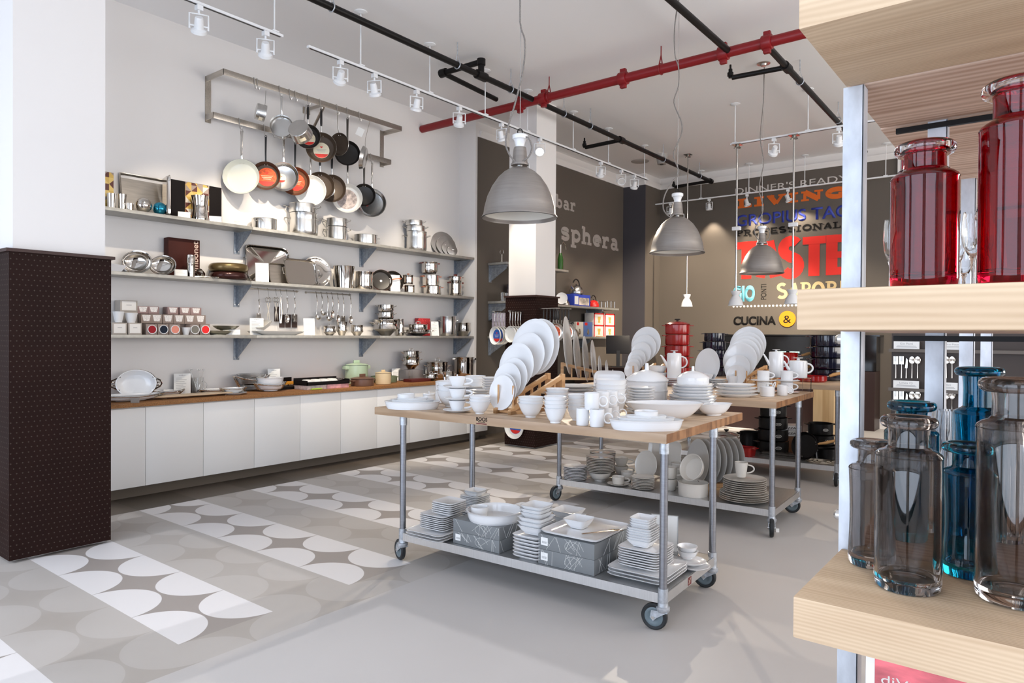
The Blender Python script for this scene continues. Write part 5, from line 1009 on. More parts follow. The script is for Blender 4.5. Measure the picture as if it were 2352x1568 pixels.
hpan('l', 851, 852, 465, 33, 'shiny steel pan with a small red tag, last on the lower bar', STEEL, STEEL, CHROME, off=0.02, hw=0.013, sticker=(0.028, (REDMK,), (-0.35, -0.05)))
hook(627, 'l', 'bare steel hook between the second and third pans'); hook(583, 'u', 'bare steel hook left of the tipped saucepan'); hook(664, 'u', 'bare steel hook left of the labelled saucepan')
# ================================================================== GOODS ON THE CORK COUNTER
def CT(px, py, r=0.0):
    P = foot(px, py, 0.9008, r); lim = WX+max(0.10, r+0.03)
    if P.x < lim: P = at(px, py, 0, lim); P.z = 0.9008
    return P
WIRE = CHROME
def wire_holder(par, R, h, sx=1.0, ext=1.25, sy=1.0):
    """bent wire carrier: rim ring and two looped end handles along X"""
    mb = MB(); a = R*sx; b2 = R*sy
    mb.tube([(a*1.02*math.cos(q), b2*1.02*math.sin(q), h*(0.72+0.16*abs(math.cos(q)))) for q in [i*PI/16 for i in range(32)]], 0.0065, 6, cyc=True)
    for s in (-1, 1):
        mb.tube([(s*a*0.8, -b2*0.5, h*0.84), (s*a*ext, -b2*0.22, h*1.02), (s*a*(ext+0.07), 0, h*0.98), (s*a*ext, b2*0.22, h*1.02), (s*a*0.8, b2*0.5, h*0.84)], 0.0075, 6)
        mb.tube([(s*a*(ext+0.02), -b2*0.12, h*0.98), (s*a*0.95, -b2*0.1, h*0.3), (s*a*0.55, -b2*0.1, 0.004), (0, -b2*0.1, 0.004)], 0.0065, 6)
        mb.tube([(s*a*(ext+0.02), b2*0.12, h*0.98), (s*a*0.95, b2*0.1, h*0.3), (s*a*0.55, b2*0.1, 0.004), (0, b2*0.1, 0.004)], 0.0065, 6)
    mb.obj('wire_frame', WIRE, par)
def held_dish(P, R, h, label, sx=1.0, m=WHITE, rz=PI/2, ext=1.25, extra=0, M=None, lift=0.006, curve=0.45, group='dishes in wire carriers'):
    t = thing('carrier_dish', label, 'dish', M or TM(P, rz), group)
    me = bowl_me(round(R, 3), round(R*0.55, 3), round(h, 3), m, sx=sx, curve=curve); link('dish', me, t, TM((0, 0, lift)))
    wire_holder(t, R, h+lift, sx, ext); return t
Y = CT(308, 893).y
P = Vector((-7.04, Y, 0.902)); R = sz(31, P)
held_dish(P, R, R*0.5, 'big oval white baking dish standing on edge in its wire carrier', 1.32, M=frame((P.x+0.02, P.y, P.z+R*1.0), (0.85, -0.6, 0.22)), ext=1.22)
P = CT(300, 922, 0.08); held_dish(P, 0.135, 0.055, 'low oval white dish with looped silver handles at the counter edge', 1.9, rz=PI/2, ext=1.15, curve=0.25)
P = CT(273, 929, 0.0); solo('clear_tag', MB().box(-0.05, 0.05, -0.001, 0.001, 0, 0.075, Matrix.Rotation(-0.3, 4, 'X')), CLEAR, 'clear plastic tag at the counter edge by the brown column', 'tag', TM(P, CR))
P = CT(310, 925, 0); solo('dark_tag', MB().box(-0.035, 0.035, -0.001, 0.001, 0, 0.05, Matrix.Rotation(-0.5, 4, 'X')), mat('grey_tag', (0.25, 0.22, 0.2)), 'little grey tag leaning on the low oval dish', 'tag', TM(P, CR))
def ccard(x0, x1, y0, y1, label, lines=7, tilt=0.1):
    P = CT((x0+x1)/2, y1); return card(P, sz(x1-x0, P), sz(y1-y0, P), label, CR, tilt, lines=lines)
ccard(401, 436, 858, 906, 'large white price sheet left of the glass cruet', 8)
ccard(376, 388, 892, 908, 'tiny white tag beside the large price sheet', 1, 0.6)
P = CT(432, 914, 0.10); t = thing('serving_board', 'long pale wooden board on silver feet lying at the counter edge', 'board', TM(P+Vector((0, 0.05, 0)), PI/2)); MB().lathe([(0, 0.018), (0.95, 0.018), (1, 0.022), (1, 0.028), (0.97, 0.032), (0, 0.032)], 64, n=6, sx=0.40, sy=0.085).obj('board', mat('pale_board', (0.60, 0.46, 0.31), 0.5), t)
for s in (-1, 1): MB().tube([(s*0.30, -0.08, 0.005), (s*0.37, -0.03, 0.012), (s*0.42, 0, 0.022), (s*0.37, 0.03, 0.012), (s*0.30, 0.08, 0.005)], 0.005, 8).obj('silver_foot', CHROME, t)
P = CT(387, 903, 0.1); held_dish(P+Vector((-0.02, 0, 0)), 0.10, 0.05, 'shallow white dish with silver handles behind the price sheet', 1.3, curve=0.3)
t = thing('glass_cruet', 'clear glass jar holding little glass spoons', 'jar', CT(454, 893, 0.07)); 
MB().lathe([(0, 0), (0.055, 0), (0.058, 0.01), (0.058, 0.17), (0.055, 0.17), (0.054, 0.014), (0, 0.012)], 32).obj('jar', GLASS, t)
loop_handle(t, GLASS, (0.056, 0.02, 0.13), (0.056, 0.02, 0.05), (0.05, 0.02, 0), 0.006)
for i, (dx, dy) in enumerate(((-0.02, -0.04), (0.02, 0.0), (0.0, 0.04))): MB().tube([(0, 0, 0.02), (dx*1.5, dy*1.5, 0.235)], 0.004, 8).lathe([(0, -0.012), (0.012, -0.008), (0.016, 0.012), (0.012, 0.012), (0, -0.002)], 14, M=TM((dx*1.5, dy*1.5, 0.245))).obj('glass_spoon', GLASS, t)
P = CT(470, 891, 0.1); held_dish(P+Vector((0, 0.1, 0)), 0.10, 0.035, 'shallow white dish in silver wire behind the cruet', 1.3, curve=0.3)
P = CT(535, 905, 0.0); P.x = -6.76; solo('serving_plate', plate_me(0.135, 0.02, WHITE), WHITE, 'large white plate under the small white dish, silver rimmed', 'plate', TM(P)); held_dish(P+Vector((0, 0, 0.012)), 0.09, 0.05, 'small white dish in a silver carrier on the large plate', 1.15, ext=1.35, curve=0.35)
P = CT(563, 880, 0.12); P.x = -6.98; t = thing('glass_bowl_in_carrier', 'large clear glass bowl in a tall silver wire carrier', 'bowl', TM((-7.02, P.y+0.06, 0.902), PI/2), 'dishes in wire carriers'); link('glass_bowl', bowl_me(0.155, 0.09, 0.13, GLASS, curve=0.4), t, TM((0, 0, 0.055))); wire_holder(t, 0.155, 0.165, 1.0, 1.32)
P = CT(620, 900, 0.14); t = held_dish(P, 0.15, 0.085, 'deep white bowl pair in a silver wire carrier', 1.0, ext=1.22, curve=0.35); link('upper_bowl', bowl_me(0.145, 0.12, 0.075, WHITE, curve=0.3), t, TM((0, 0, 0.075)))
ccard(616, 643, 847, 893, 'white price sheet behind the deep white bowls')
gbox(CT(669, 886, 0.05)+Vector((-0.08, 0.0, 0)), 0.10, 0.14, 0.035, 'orange box, lower of two beside the deep bowls', mat('orange_carton', (0.70, 0.30, 0.03)), 0.2); gbox(CT(669, 886, 0.05)+Vector((-0.08, 0.0, 0.036)), 0.10, 0.14, 0.035, 'orange box, upper of two beside the deep bowls', mat('orange_carton', (0.70, 0.30, 0.03)), 0.2)
# cutlery case on pink boxes
PINK = mat('pink_printed_carton', (0.66, 0.33, 0.34), 0.5, noise=0.35, nscale=14)
P = CT(742, 892, 0.0); cx, cy = -6.76, P.y
pb = gbox((cx, cy-0.14, 0.9008), 0.24, 0.27, 0.05, 'grey and pink printed flat box under the open black case, left', mat('grey_pink_carton', (0.52, 0.42, 0.40), 0.5, noise=0.3, nscale=30)); pb2 = gbox((cx, cy+0.16, 0.9008), 0.24, 0.31, 0.05, 'pink printed flat box under the open black case, right', PINK)
for i in range(3): MB().box(0.1202, 0.1208, -0.10+i*0.01, 0.02+i*0.03, 0.012+i*0.011, 0.016+i*0.011).obj('print', INK, pb)
t = thing('cutlery_case', 'open black case of white cushioned silverware on the pink boxes', 'case', TM((cx, cy+0.02, 0.9515), 0.0)); W_, L_, Hh = 0.26, 0.60, 0.055
MB().box(-W_/2, W_/2, -L_/2, L_/2, 0, 0.006).box(W_/2-0.008, W_/2, -L_/2, L_/2, 0, Hh*0.7).box(-W_/2, -W_/2+0.008, -L_/2, L_/2, 0, Hh+0.02).box(-W_/2, W_/2, -L_/2, -L_/2+0.008, 0, Hh).box(-W_/2, W_/2, L_/2-0.008, L_/2, 0, Hh).obj('case_body', BOXBLK, t)
for i in range(4): MB().lathe([(0, 0), (0.06, 0), (0.062, 0.03), (0.045, 0.05), (0, 0.054)], 28, sx=1.3, M=TM((-0.01, -0.20+i*0.115, 0.008))).obj('white_cushion', mat('white_satin', (0.78, 0.77, 0.75), 0.4), t)
for i in range(3): MB().tube([(-0.06+i*0.05, 0.17, 0.03), (-0.05+i*0.05, 0.24, 0.045), (-0.05+i*0.05, 0.28, 0.05)], [0.004, 0.004, 0.007], 6).obj('silver_piece', CHROME, t)
t = thing('cutlery_case', 'black case with silver cutlery lying behind, left of the open case', 'case', TM((-7.03, cy-0.30, 0.9008), 0.1)); MB().box(-0.13, 0.13, -0.2, 0.2, 0, 0.03).box(-0.13, -0.12, -0.2, 0.2, 0.03, 0.12).obj('case_body', BOXBLK, t)
for i in range(4): MB().tube([(-0.08, -0.13+i*0.08, 0.038), (0.05, -0.12+i*0.08, 0.042), (0.11, -0.12+i*0.08, 0.05)], [0.005, 0.004, 0.011], 8, flat=0.5).obj('silver_piece', CHROME, t)
P = CT(699, 893, 0.0); solo('green_peeler', MB().tube([(0, -0.07, 0.012), (0, 0.07, 0.012)], 0.0115, 10, flat=0.8), mat('lime_plastic', (0.40, 0.55, 0.06), 0.35), 'lime green handled tool at the counter edge before the pink boxes', 'tool', TM((CF_X+0.012, P.y, 0.9008)))
SAGE = mat('sage_ceramic', (0.36, 0.47, 0.34), 0.3, coat=0.2); MOCHA = mat('mocha_ceramic', (0.14, 0.07, 0.045), 0.35); BUTTER = mat('butter_ceramic', (0.70, 0.55, 0.34), 0.35); OLVG = mat('olive_green_ceramic', (0.17, 0.21, 0.13), 0.35)
g = 'ceramic casseroles on the counter'
P = CT(812, 886, 0.15); R = sz(26, P); P.x = -6.73
pot(P, R, sz(16, P), 'dark brown oval casserole with block handles in front of the green pot', MOCHA, g, handles='block', lid=True, knob='block', hdir=PI/2, bevel=0.03, name='casserole', rim=False)
P2 = Vector((-7.04, P.y+0.16, 0.9008)); R = sz(26, P2); pot(P2, R, sz(43, P2), 'tall sage green lidded casserole with block handles', SAGE, g, handles='block', lid=True, knob='block', hdir=PI/2-0.1, bevel=0.03, name='casserole', rim=False, hz=0.88)
P = CT(880, 883, 0.1); R = sz(18, P); pot(P, R, sz(25, P), 'butter yellow lidded casserole right of the brown one', BUTTER, g, handles='none', lid=True, knob='block', hdir=PI/2, bevel=0.03, name='casserole', rim=False)
P = CT(883, 879, 0.15); P.x = -7.03; R = sz(30, P); pot(P, R, sz(14, P), 'low dark green dish behind the butter yellow casserole', OLVG, g, handles='block', hdir=PI/2, bevel=0.03, name='casserole', rim=False)
ccard(900, 920, 836, 864, 'white price sheet behind the butter yellow casserole')
P = CT(945, 875, 0.0); gbox((-6.80, P.y, 0.9008), 0.16, 0.36, 0.04, 'flat dark red box with a pale label on the counter', mat('maroon_carton', (0.10, 0.014, 0.012)), 0.0)
P = CT(955, 876, 0.1); P.x = -6.97; solo('acrylic_riser', MB().box(-0.11, 0.11, -0.13, 0.13, 0.155, 0.161).box(-0.11, 0.11, -0.13, -0.125, 0, 0.155).box(-0.11, 0.11, 0.125, 0.13, 0, 0.155), CLEAR, 'clear acrylic riser under the tall lidded pot', 'riser', TM(P))
P.z = 0.9008+0.162; R = sz(19, P); H = sz(27, P); g = 'steel pots on the counter'
pot(P, R, H, 'bellied steel pot on the clear riser', CHROME, g, belly=0.8, bevel=0.25, hdir=1.0); pot(P+Vector((0, 0, H+0.003)), R*0.95, H*0.48, 'lidded steel steamer upon the bellied pot on the riser', CHROME, g, lid=True, hdir=1.0)
P = CT(1001, 868, 0.14); P.x = -7.0; R = sz(24, P); pot(P, R, sz(38, P), 'wide lidded steel pot behind a price sheet', CHROME, g, lid=True, belly=0.2, hdir=1.0)
ccard(977, 995, 837, 867, 'white price sheet before the wide lidded pot')
P = CT(990, 875, 0.10); R = sz(15, P); pot(P, R, sz(15, P), 'small bellied lidded steel pot at the counter edge', CHROME, g, belly=0.9, bevel=0.25, lid=True, handles='lug', hdir=1.0)
P = CT(1058, 866, 0.14); P.x = -6.97; R = sz(22, P); pot(P, R, sz(46, P), 'deep open steel pot at the far end of the counter', CHROME, g, handles='lug', hdir=1.0)
P = CT(1030, 877, 0.07); R = sz(13, P); pot(P, R, sz(22, P), 'small steel pot with a bar lid before the deep open pot', CHROME, g, lid=True, hdir=1.0)
# ================================================================== THE THREE ROLLING WORK TABLES
TT = 1.042; SHZ = 0.2
HUB = mat('blue_grey_wheel', (0.13, 0.17, 0.19), 0.45); TYRE = mat('black_rubber', (0.014, 0.016, 0.018), 0.5)
ENDG = wood('maple_end_grain', (0.17, 0.075, 0.03), (0.36, 0.18, 0.08), 'X', 6, 0.5, strips=0.045, wave=0.4)
def caster(par, x, y, ax, ztop):
    t = bpy.data.objects.new('caster', None); COL.objects.link(t); t.parent = par; t.matrix_local = TM((x, y, 0), ax)
    MB().lathe([(0, ztop), (0.026, ztop), (0.028, ztop-0.02), (0.036, ztop-0.024), (0.036, ztop-0.04), (0.030, ztop-0.05), (0, ztop-0.05)], 20).obj('swivel', GALV, t)
    o = (-0.045, 0); f = MB()
    for s in (-1, 1): f.prism([(0.03, ztop-0.045), (-0.055, ztop-0.045), (-0.062, 0.07), (-0.045, 0.052), (-0.028, 0.07)], s*0.024-0.0015, s*0.024+0.0015, Matrix.Rotation(PI/2, 4, 'X'))
    f.box(-0.05, 0.03, -0.025, 0.025, ztop-0.05, ztop-0.044).obj('fork', GALV, t)
    M = Matrix.Translation((-0.045, 0, 0.070)) @ Matrix.Rotation(PI/2, 4, 'X')
    MB().lathe([(0.05, -0.014), (0.062, -0.016), (0.069, -0.010), (0.070, 0), (0.069, 0.010), (0.062, 0.016), (0.05, 0.014)], 36, M=M).obj('tyre', TYRE, t)
    MB().lathe([(0, -0.016), (0.012, -0.018), (0.014, -0.012), (0.030, -0.012), (0.034, -0.015), (0.046, -0.015), (0.05, -0.013), (0.05, 0.013), (0.046, 0.015), (0.034, 0.015), (0.030, 0.012), (0.014, 0.012), (0.012, 0.018), (0, 0.016)], 32, M=M).obj('hub', HUB, t)
    MB().lathe([(0, -0.030), (0.009, -0.030), (0.009, 0.030), (0, 0.030)], 10, M=M).obj('axle', STEEL, t)
def cart(name, label, ox, oy, rot, LX_, LY_, over, casters, logo=False, sticker=False):
    t = thing(name, label, 'table', TM((ox, oy, 0), rot), 'rolling butcher block work tables')
    l, r_, f_, b2 = over
    top = MB().box(-LX_-l, r_-0.0, -f_, LY_+b2, TT-0.05, TT); top.obj('table_top', MAPLE, t, bevel=0.003)
    MB().box(r_-0.0005, r_+0.0012, -f_+0.002, LY_+b2-0.002, TT-0.0485, TT-0.0015).obj('end_grain', ENDG, t)
    for i, (x, y) in enumerate(((0, 0), (-LX_, 0), (0, LY_), (-LX_, LY_))):
        leg = MB().lathe([(0.021, 0.16), (0.021, TT-0.05)], 20, M=TM((x, y, 0))).obj('leg', TUBE, t)
        MB().lathe([(0.0215, TT-0.115), (0.0255, TT-0.115), (0.0255, TT-0.051), (0, TT-0.051)], 20, M=TM((x, y, 0))).obj('top_socket', GALV, leg)
        MB().lathe([(0, 0.148), (0.026, 0.148), (0.027, 0.155), (0.026, 0.225), (0.0215, 0.226)], 20, M=TM((x, y, 0))).obj('shelf_socket', GALV, leg)
        caster(t, x, y, casters[i], 0.152)
    s = MB().box(-LX_-0.01, 0.01, -0.012, LY_+0.012, SHZ-0.003, SHZ)
    for a in ((-LX_+0.02, -0.02, -0.02, -0.014), (-LX_+0.02, -0.02, LY_+0.014, LY_+0.02)): s.box(*a, SHZ-0.052, SHZ)
    s.box(0.014, 0.020, 0.02, LY_-0.02, SHZ-0.052, SHZ).box(-LX_-0.02, -LX_-0.014, 0.02, LY_-0.02, SHZ-0.052, SHZ)
    s.box(-LX_-0.014, 0.016, -0.016, -0.012, SHZ-0.003, SHZ).box(-LX_-0.014, 0.016, LY_+0.012, LY_+0.016, SHZ-0.003, SHZ)
    s.obj('lower_shelf', SHEET, t)
    if sticker: st = MB().box(0.0202, 0.0208, LY_*0.40, LY_*0.40+0.05, SHZ-0.048, SHZ-0.004).obj('shelf_sticker', mat('maroon_sticker', (0.13, 0.02, 0.02), 0.5), t); MB().tube([(0.021, LY_*0.40+0.01, SHZ-0.04), (0.021, LY_*0.40+0.04, SHZ-0.012)], 0.001, 5).tube([(0.021, LY_*0.40+0.012, SHZ-0.02), (0.021, LY_*0.40+0.032, SHZ-0.035)], 0.001, 5).obj('sticker_mark', CREAMLB, st)
    if logo:
        MF = Matrix(((1, 0, 0, -1.18), (0, 0, -1, -f_-0.0006), (0, 1, 0, TT-0.024), (0, 0, 0, 1)))
        me = font_word('maker_stamp', 'BOOS', LBK, '', MF, 0.022, 0.085, extrude=0, offset=0.03); link('maker_stamp', me, t)
        MF2 = Matrix(((1, 0, 0, -1.165), (0, 0, -1, -f_-0.0006), (0, 1, 0, TT-0.034), (0, 0, 0, 1))); link('maker_stamp', font_word('maker_stamp', 'Block', LBK, '', MF2, 0.008, 0.055, extrude=0, offset=0.02), t)
        MB().box(-1.18, -1.10, -f_-0.0008, -f_-0.0002, TT-0.0445, TT-0.038).obj('stamp_bar', mat('maroon_sticker', (0.13, 0.02, 0.02)), t)
    return t
TH = math.radians(2.7)
def axw(a): return a - TH
cart('work_table', 'nearest rolling work table with a butcher block top and steel shelf', -1.592, 3.33, TH, 1.875, 0.75, (0.19, 0.047, 0.085, 0.42), (axw(0.15), axw(-0.35), axw(0.1), axw(0.3)), True, True)
cart('work_table', 'second rolling work table of white china, behind the nearest one', -1.708, 5.47, TH, 1.93, 0.83, (0.2, 0.047, 0.08, 0.36), (axw(1.9), axw(1.4), axw(0.2), axw(0.3)))
cart('work_table', 'third rolling work table loaded with enamel cookware, farthest back', -1.76, 7.74, TH, 1.9, 0.80, (0.2, 0.06, 0.08, 0.30), (axw(1.7), axw(0.3), axw(0.2), axw(0.3)))
T0 = TT + 0.0008
def onto(P, px, py, ox, oy, vmax, r):
    """keep a base point on the table: pull it in from beyond the rear edge along its line of sight"""
    d = Vector((P.x-ox, P.y-oy)); v = -d.x*math.sin(TH) + d.y*math.cos(TH)
    if v + r > vmax:
        h = Vector((P.x, P.y)).normalized(); dv = -h.x*math.sin(TH) + h.y*math.cos(TH); k = (v+r-vmax)/dv
        P = Vector((P.x-h.x*k, P.y-h.y*k, P.z))
    return P
def tb(px, py, r=0.0, k=1.0): return onto(foot(px, py, T0, r, k), px, py, -1.592, 3.33, 1.165, r)
def lo(px, py, r=0.0, k=1.0): return onto(foot(px, py, SHZ+0.0008, r, k), px, py, -1.592, 3.33, 0.76, r)
HR = CYAW - 0.25           # mug handles pointing to the right of the view

# ------------------------------------------------------------------ nearest table, top
def oval_nest(P, a, b2, h, labels, rz, grp, ram=None, n=3):
    z = P.z
    for i in range(n):
        k = (1.0, 0.78, 0.56)[i]; hh = (h, h*0.62, h*0.5)[i]
        me = bowl_me(round(a*k, 3), round(a*k*0.9, 3), round(hh, 3), WHITE, sy=b2/a, curve=0.6, foot_h=0.002)
        solo('oval_dish', me, WHITE, labels[i], 'dish', TM((P.x, P.y, z), rz), grp); z += (0.010, 0.010, 0.008)[i] + (h*0.42, h*0.14, 0)[i]
    if ram: solo('ramekin', bowl_me(round(ram[0], 3), round(ram[0]*0.92, 3), round(ram[1], 3), WHITE, curve=0.6, foot_h=0.002), WHITE, labels[3], 'ramekin', TM((P.x+ram[2], P.y+ram[3], z-0.004)), grp)
P = tb(947, 941, 0.09); oval_nest(P, sz(63, P), sz(63, P)*0.62, 0.05, ['large oval white dish at the left end of the nearest table', 'middle oval dish nested at the left end of the nearest table', 'small oval dish nested at the left end of the nearest table', 'white ramekin on the nested oval dishes at the left table end'], CYAW, 'nested oval dishes', (sz(20, P), 0.045, -0.04, -0.02))
P = tb(985.5, 921, 0.05); pot(P, sz(14, P), sz(13, P), 'small white lidded sugar pot with a tall peg knob, left side of the nearest table', WHITE, None, handles='none', lid=True, knob='peg', bevel=0.02, name='sugar_pot', rim=False)
P = tb(1021, 927, 0.08); pot(P, sz(21, P), sz(46, P), 'white canister with a peg knob behind the left cup tower', WHITE, 'white canisters', handles='none', lid=True, knob='peg', bevel=0.02, name='canister', rim=False)
P = tb(1050, 920, 0.08); pot(P, sz(20, P), sz(46, P), 'second white canister further back behind the left cup tower', WHITE, 'white canisters', handles='none', lid=True, knob='peg', bevel=0.02, name='canister', rim=False)
P = tb(1035, 938, 0.12); pile('serving_bowl', round(sz(32, P), 3), 3, P, 0.032, 'large white bowl', 'the pile just behind the cup tower', 'bowl', 'bowls behind the cup tower', round(sz(38, P), 3), kind='bowl', rb=round(sz(12, P), 3), curve=0.5)
P = tb(1050, 949, 0.09); sp_ = sz(27.3, P); R = sz(20.5, P); RS = sz(33, P)
for i in range(3):
    z = i*sp_; lv = ('bottom', 'middle', 'top')[i]
    solo('saucer', plate_me(round(RS, 3), 0.016, WHITE, rim=0.55), WHITE, '%s white saucer of the three cup tower' % lv, 'saucer', TM(P+Vector((0, 0, z))), 'cup tower of the nearest table')
    mug(P+Vector((0, 0, z+0.008)), R, sp_-0.010, CYAW-0.1, '%s white teacup of the three cup tower' % lv, taper=0.62, cat='cup', group='cup tower of the nearest table', name='teacup', hr=0.5)
P = tb(1103, 921, 0.13); pile('dinner_plate', round(sz(26, P), 3), 4, P, sz(5.6, P), 'white plate', 'the lower left group left of the plate rack', group='plates left of the rack', h=0.02); pile('dinner_plate', round(sz(20, P), 3), 5, P+Vector((0.06, 0.05, sz(23, P))), sz(5.6, P), 'white plate', 'the upper group left of the plate rack', group='plates left of the rack', h=0.02)
P = tb(1092, 899, 0.14); n0 = sz(5.8, P); pile('dinner_plate', round(sz(36, P), 3), 4, P, n0, 'wide white plate', 'the rear left corner pile', group='rear left corner pile', h=0.02)
pile('cereal_bowl', round(sz(23, P), 3), 3, P+Vector((0, 0, n0*4)), sz(6, P), 'white straight bowl', 'the rear left corner pile', 'bowl', 'rear left corner pile', round(sz(11, P), 3), kind='bowl', rb=round(sz(21, P), 3))
P = tb(1102, 952, 0.05); pile('rice_bowl', round(sz(25, P), 3), 3, P, sz(6.5, P), 'white round bowl', 'the pile left of the plate rack foot', 'bowl', 'bowls beside the plate rack', round(sz(29, P), 3), kind='bowl', rb=round(sz(10, P), 3), curve=0.62)
P = tb(1219, 960, 0.05); pile('rice_bowl', round(sz(29.5, P), 3), 3, P, sz(7, P), 'white round bowl', 'the pile right of the plate rack foot', 'bowl', 'bowls beside the plate rack', round(sz(33, P), 3), kind='bowl', rb=round(sz(12, P), 3), curve=0.62)
P = tb(1275, 973, 0.05); pile('rice_bowl', round(sz(26, P), 3), 4, P, sz(9, P), 'small white footed bowl', 'the front pile left of the mugs', 'bowl', 'small footed bowls', round(sz(34, P), 3), kind='bowl', rb=round(sz(12, P), 3), curve=0.66)
P = tb(1279, 950, 0.06); pile('rice_bowl', round(sz(27, P), 3), 5, P, sz(8, P), 'small white footed bowl', 'the pile behind the front footed bowls', 'bowl', 'small footed bowls', round(sz(24, P), 3), kind='bowl', rb=round(sz(12, P), 3), curve=0.66)
P = tb(1323, 967, 0.05); pile('rice_bowl', round(sz(20, P), 3), 5, P, sz(8.5, P), 'small white footed bowl', 'the pile just left of the mugs', 'bowl', 'small footed bowls', round(sz(26, P), 3), kind='bowl', rb=round(sz(9, P), 3), curve=0.66)
# plate rack, plates facing the shop front
def plate_rack(P, L, wd_, h0, h1, label, ang=0.0, peg=0.15):
    """stair rack running along local +Y, rising from h0 to h1"""
    t = thing('plate_rack', label, 'rack', TM(P, ang), 'wooden plate racks')
    for s in (-1, 1):
        x = s*wd_/2
        MB().prism([(0, h0-0.012), (L, h1-0.012), (L, h1+0.018), (0, h0+0.018)], x-0.010, x+0.010, Matrix(((0, 0, 1, 0), (1, 0, 0, 0), (0, 1, 0, 0), (0, 0, 0, 1)))).obj('top_rail', PALEW, t)
        MB().box(x-0.011, x+0.011, -0.035, L, 0, 0.022).prism([(-0.035, 0), (0.03, 0), (0.0, h0+0.01), (-0.035, 0.03)], x-0.011, x+0.011, Matrix(((0, 0, 1, 0), (1, 0, 0, 0), (0, 1, 0, 0), (0, 0, 0, 1)))).obj('base_rail', PALEW, t)
        MB().box(x-0.012, x+0.012, L-0.012, L+0.022, 0, h1+0.02).obj('rear_post', PALEW, t)
        MB().lathe([(0.0065, h0), (0.0065, h0+peg), (0, h0+peg+0.001)], 12, M=TM((x, 0.0, 0))).obj('peg', PALEW, t)
        for i in range(1, 6):
            y = L*i/6; MB().box(x-0.006, x+0.006, y-0.008, y+0.008, 0.02, h0+(h1-h0)*i/6).obj('slat', PALEW, t)
    MB().box(-wd_/2, wd_/2, L-0.005, L+0.012, 0.03, h1-0.02).obj('back_board', PALEW, t)
    MB().box(-wd_/2, wd_/2, 0.0, 0.018, 0.006, 0.020).obj('cross_bar', PALEW, t)
    return t
P = tb(1152, 951, 0.0); plate_rack(P+Vector((0.0, 0.04, 0)), 0.50, 0.125, 0.030, 0.215, 'pale wooden plate rack holding the tallest leaning plates, nearest table', -0.06)
yb = P.y+0.05
RK = [(1153.8, 901.5, 40.6, 0.0), (1158, 899, 41.5, 0.035), (1166, 877, 44.5, 0.13), (1179, 868, 46.5, 0.20), (1187, 842, 55, 0.30), (1212, 817, 54, 0.43), (1224, 797, 66, 0.52), (1237, 796, 65, 0.62)]
for i, (cx, cy, ry, dy) in enumerate(RK):
    C = at(cx, cy, 1, yb+dy*0.74); R = sz(ry, C)
    lab = 'white coupe plate on the front rack, %s from the front' % N1[i]
    solo('coupe_plate', plate_me(round(R, 3), 0.018, WHITE, rim=0.3), WHITE, lab, 'plate', frame(C, (-0.12, -1, 0.16)) @ Matrix.Translation((0, 0, -0.01)), 'plates on the front rack')
# second rack: plates seen edge on
nx = Vector((0.83, 0.55, 0))
ED = [(1300.5, 793, 67, 0), (1322, 815, 55, 1), (1342, 824, 53, 2), (1360, 829, 49, 3), (1375, 846, 30, 4), (1391, 851, 25, 5), (1405, 862, 14, 6)]
b0 = None
for i, (cx, cy, ry, k) in enumerate(ED):
    B = foot(cx, cy+ry, T0+0.055); R = sz(ry, B)
    if b0 is None: b0 = B
    B = b0 + nx*(0.115*k); q = at(cx, cy, 0, B.x); 
    den = ray(cx, cy); tpar = None
    d2 = Vector((ray(cx, 800).x, ray(cx, 800).y)); a_, b_ = b0.x, b0.y
    det = d2.x*(-nx.y) - d2.y*(-nx.x); ss = (a_*(-nx.y) - b_*(-nx.x))/det
    X_, Y_ = d2.x*ss, d2.y*ss; C = Vector((X_, Y_, 0)); C.z = at(cx, cy, 1, Y_).z; R = sz(ry, C)
    solo('coupe_plate', plate_me(round(R, 3), 0.02, WHITE, rim=0.4), WHITE, 'white plate standing edge on, %s from the left on its rack' % N1[i], 'plate', frame(C, (-0.78, -0.62, 0.10)) if False else frame(C, (nx.x*0.985-nx.y*-0.0+0.02, nx.y-0.16, 0.08)), 'edge on plates on the second rack')
    last = C
d = (last-b0); d.z = 0
plate_rack(Vector((last.x, last.y, T0))+nx*0.06, (last-b0).to_2d().length+0.10, 0.13, 0.035, 0.17, 'pale wooden rack with the edge on plates, middle of the nearest table', math.atan2(-nx.y, -nx.x)-PI/2, 0.05)
P = tb(1320, 925, 0.13); pile('dinner_plate', round(sz(50, P), 3), 6, P, sz(7.0, P), 'white plate', 'the pile before the edge on plates', group='plates before the edge on rack', h=0.018)
P = tb(1402, 957, 0.10); pile('noodle_bowl', round(sz(36, P), 3), 5, P, sz(10.5, P), 'large white bowl', 'the tall pile behind the mugs', 'bowl', 'bowls behind the mugs', round(sz(40, P), 3), kind='bowl', rb=round(sz(22, P), 3), curve=0.6)
for px, py, w_, h, lab in ((1338, 978, 30, 39, 'front left mug of the lower mug row'), (1371, 981.5, 34, 40, 'front right mug of the lower mug row'), (1392, 973, 27, 36, 'lower mug third from the left, partly hidden'), (1409, 967, 26, 34, 'rear lower mug beside the bowls')):
    P = tb(px, py, sz(w_/2, tb(px, py))); mug(P, sz(w_/2, P), sz(h, P), HR, 'white ' + lab, taper=0.97, group='stacked mugs of the nearest table', ring=True)
    P0 = P
for px, y0, y1, w_, lab in ((1359, 903, 942, 35, 'front left mug of the upper mug row'), (1384, 901, 938, 30, 'middle mug of the upper mug row'), (1405, 899, 934, 28, 'rear right mug of the upper mug row')):
    P = foot(px, y1, T0+0.088); P = foot(px, y1, T0+0.088, sz(w_/2, P)); mug(P, sz(w_/2, P), sz(y1-y0, P), HR, 'white ' + lab, taper=0.97, group='stacked mugs of the nearest table', ring=True)
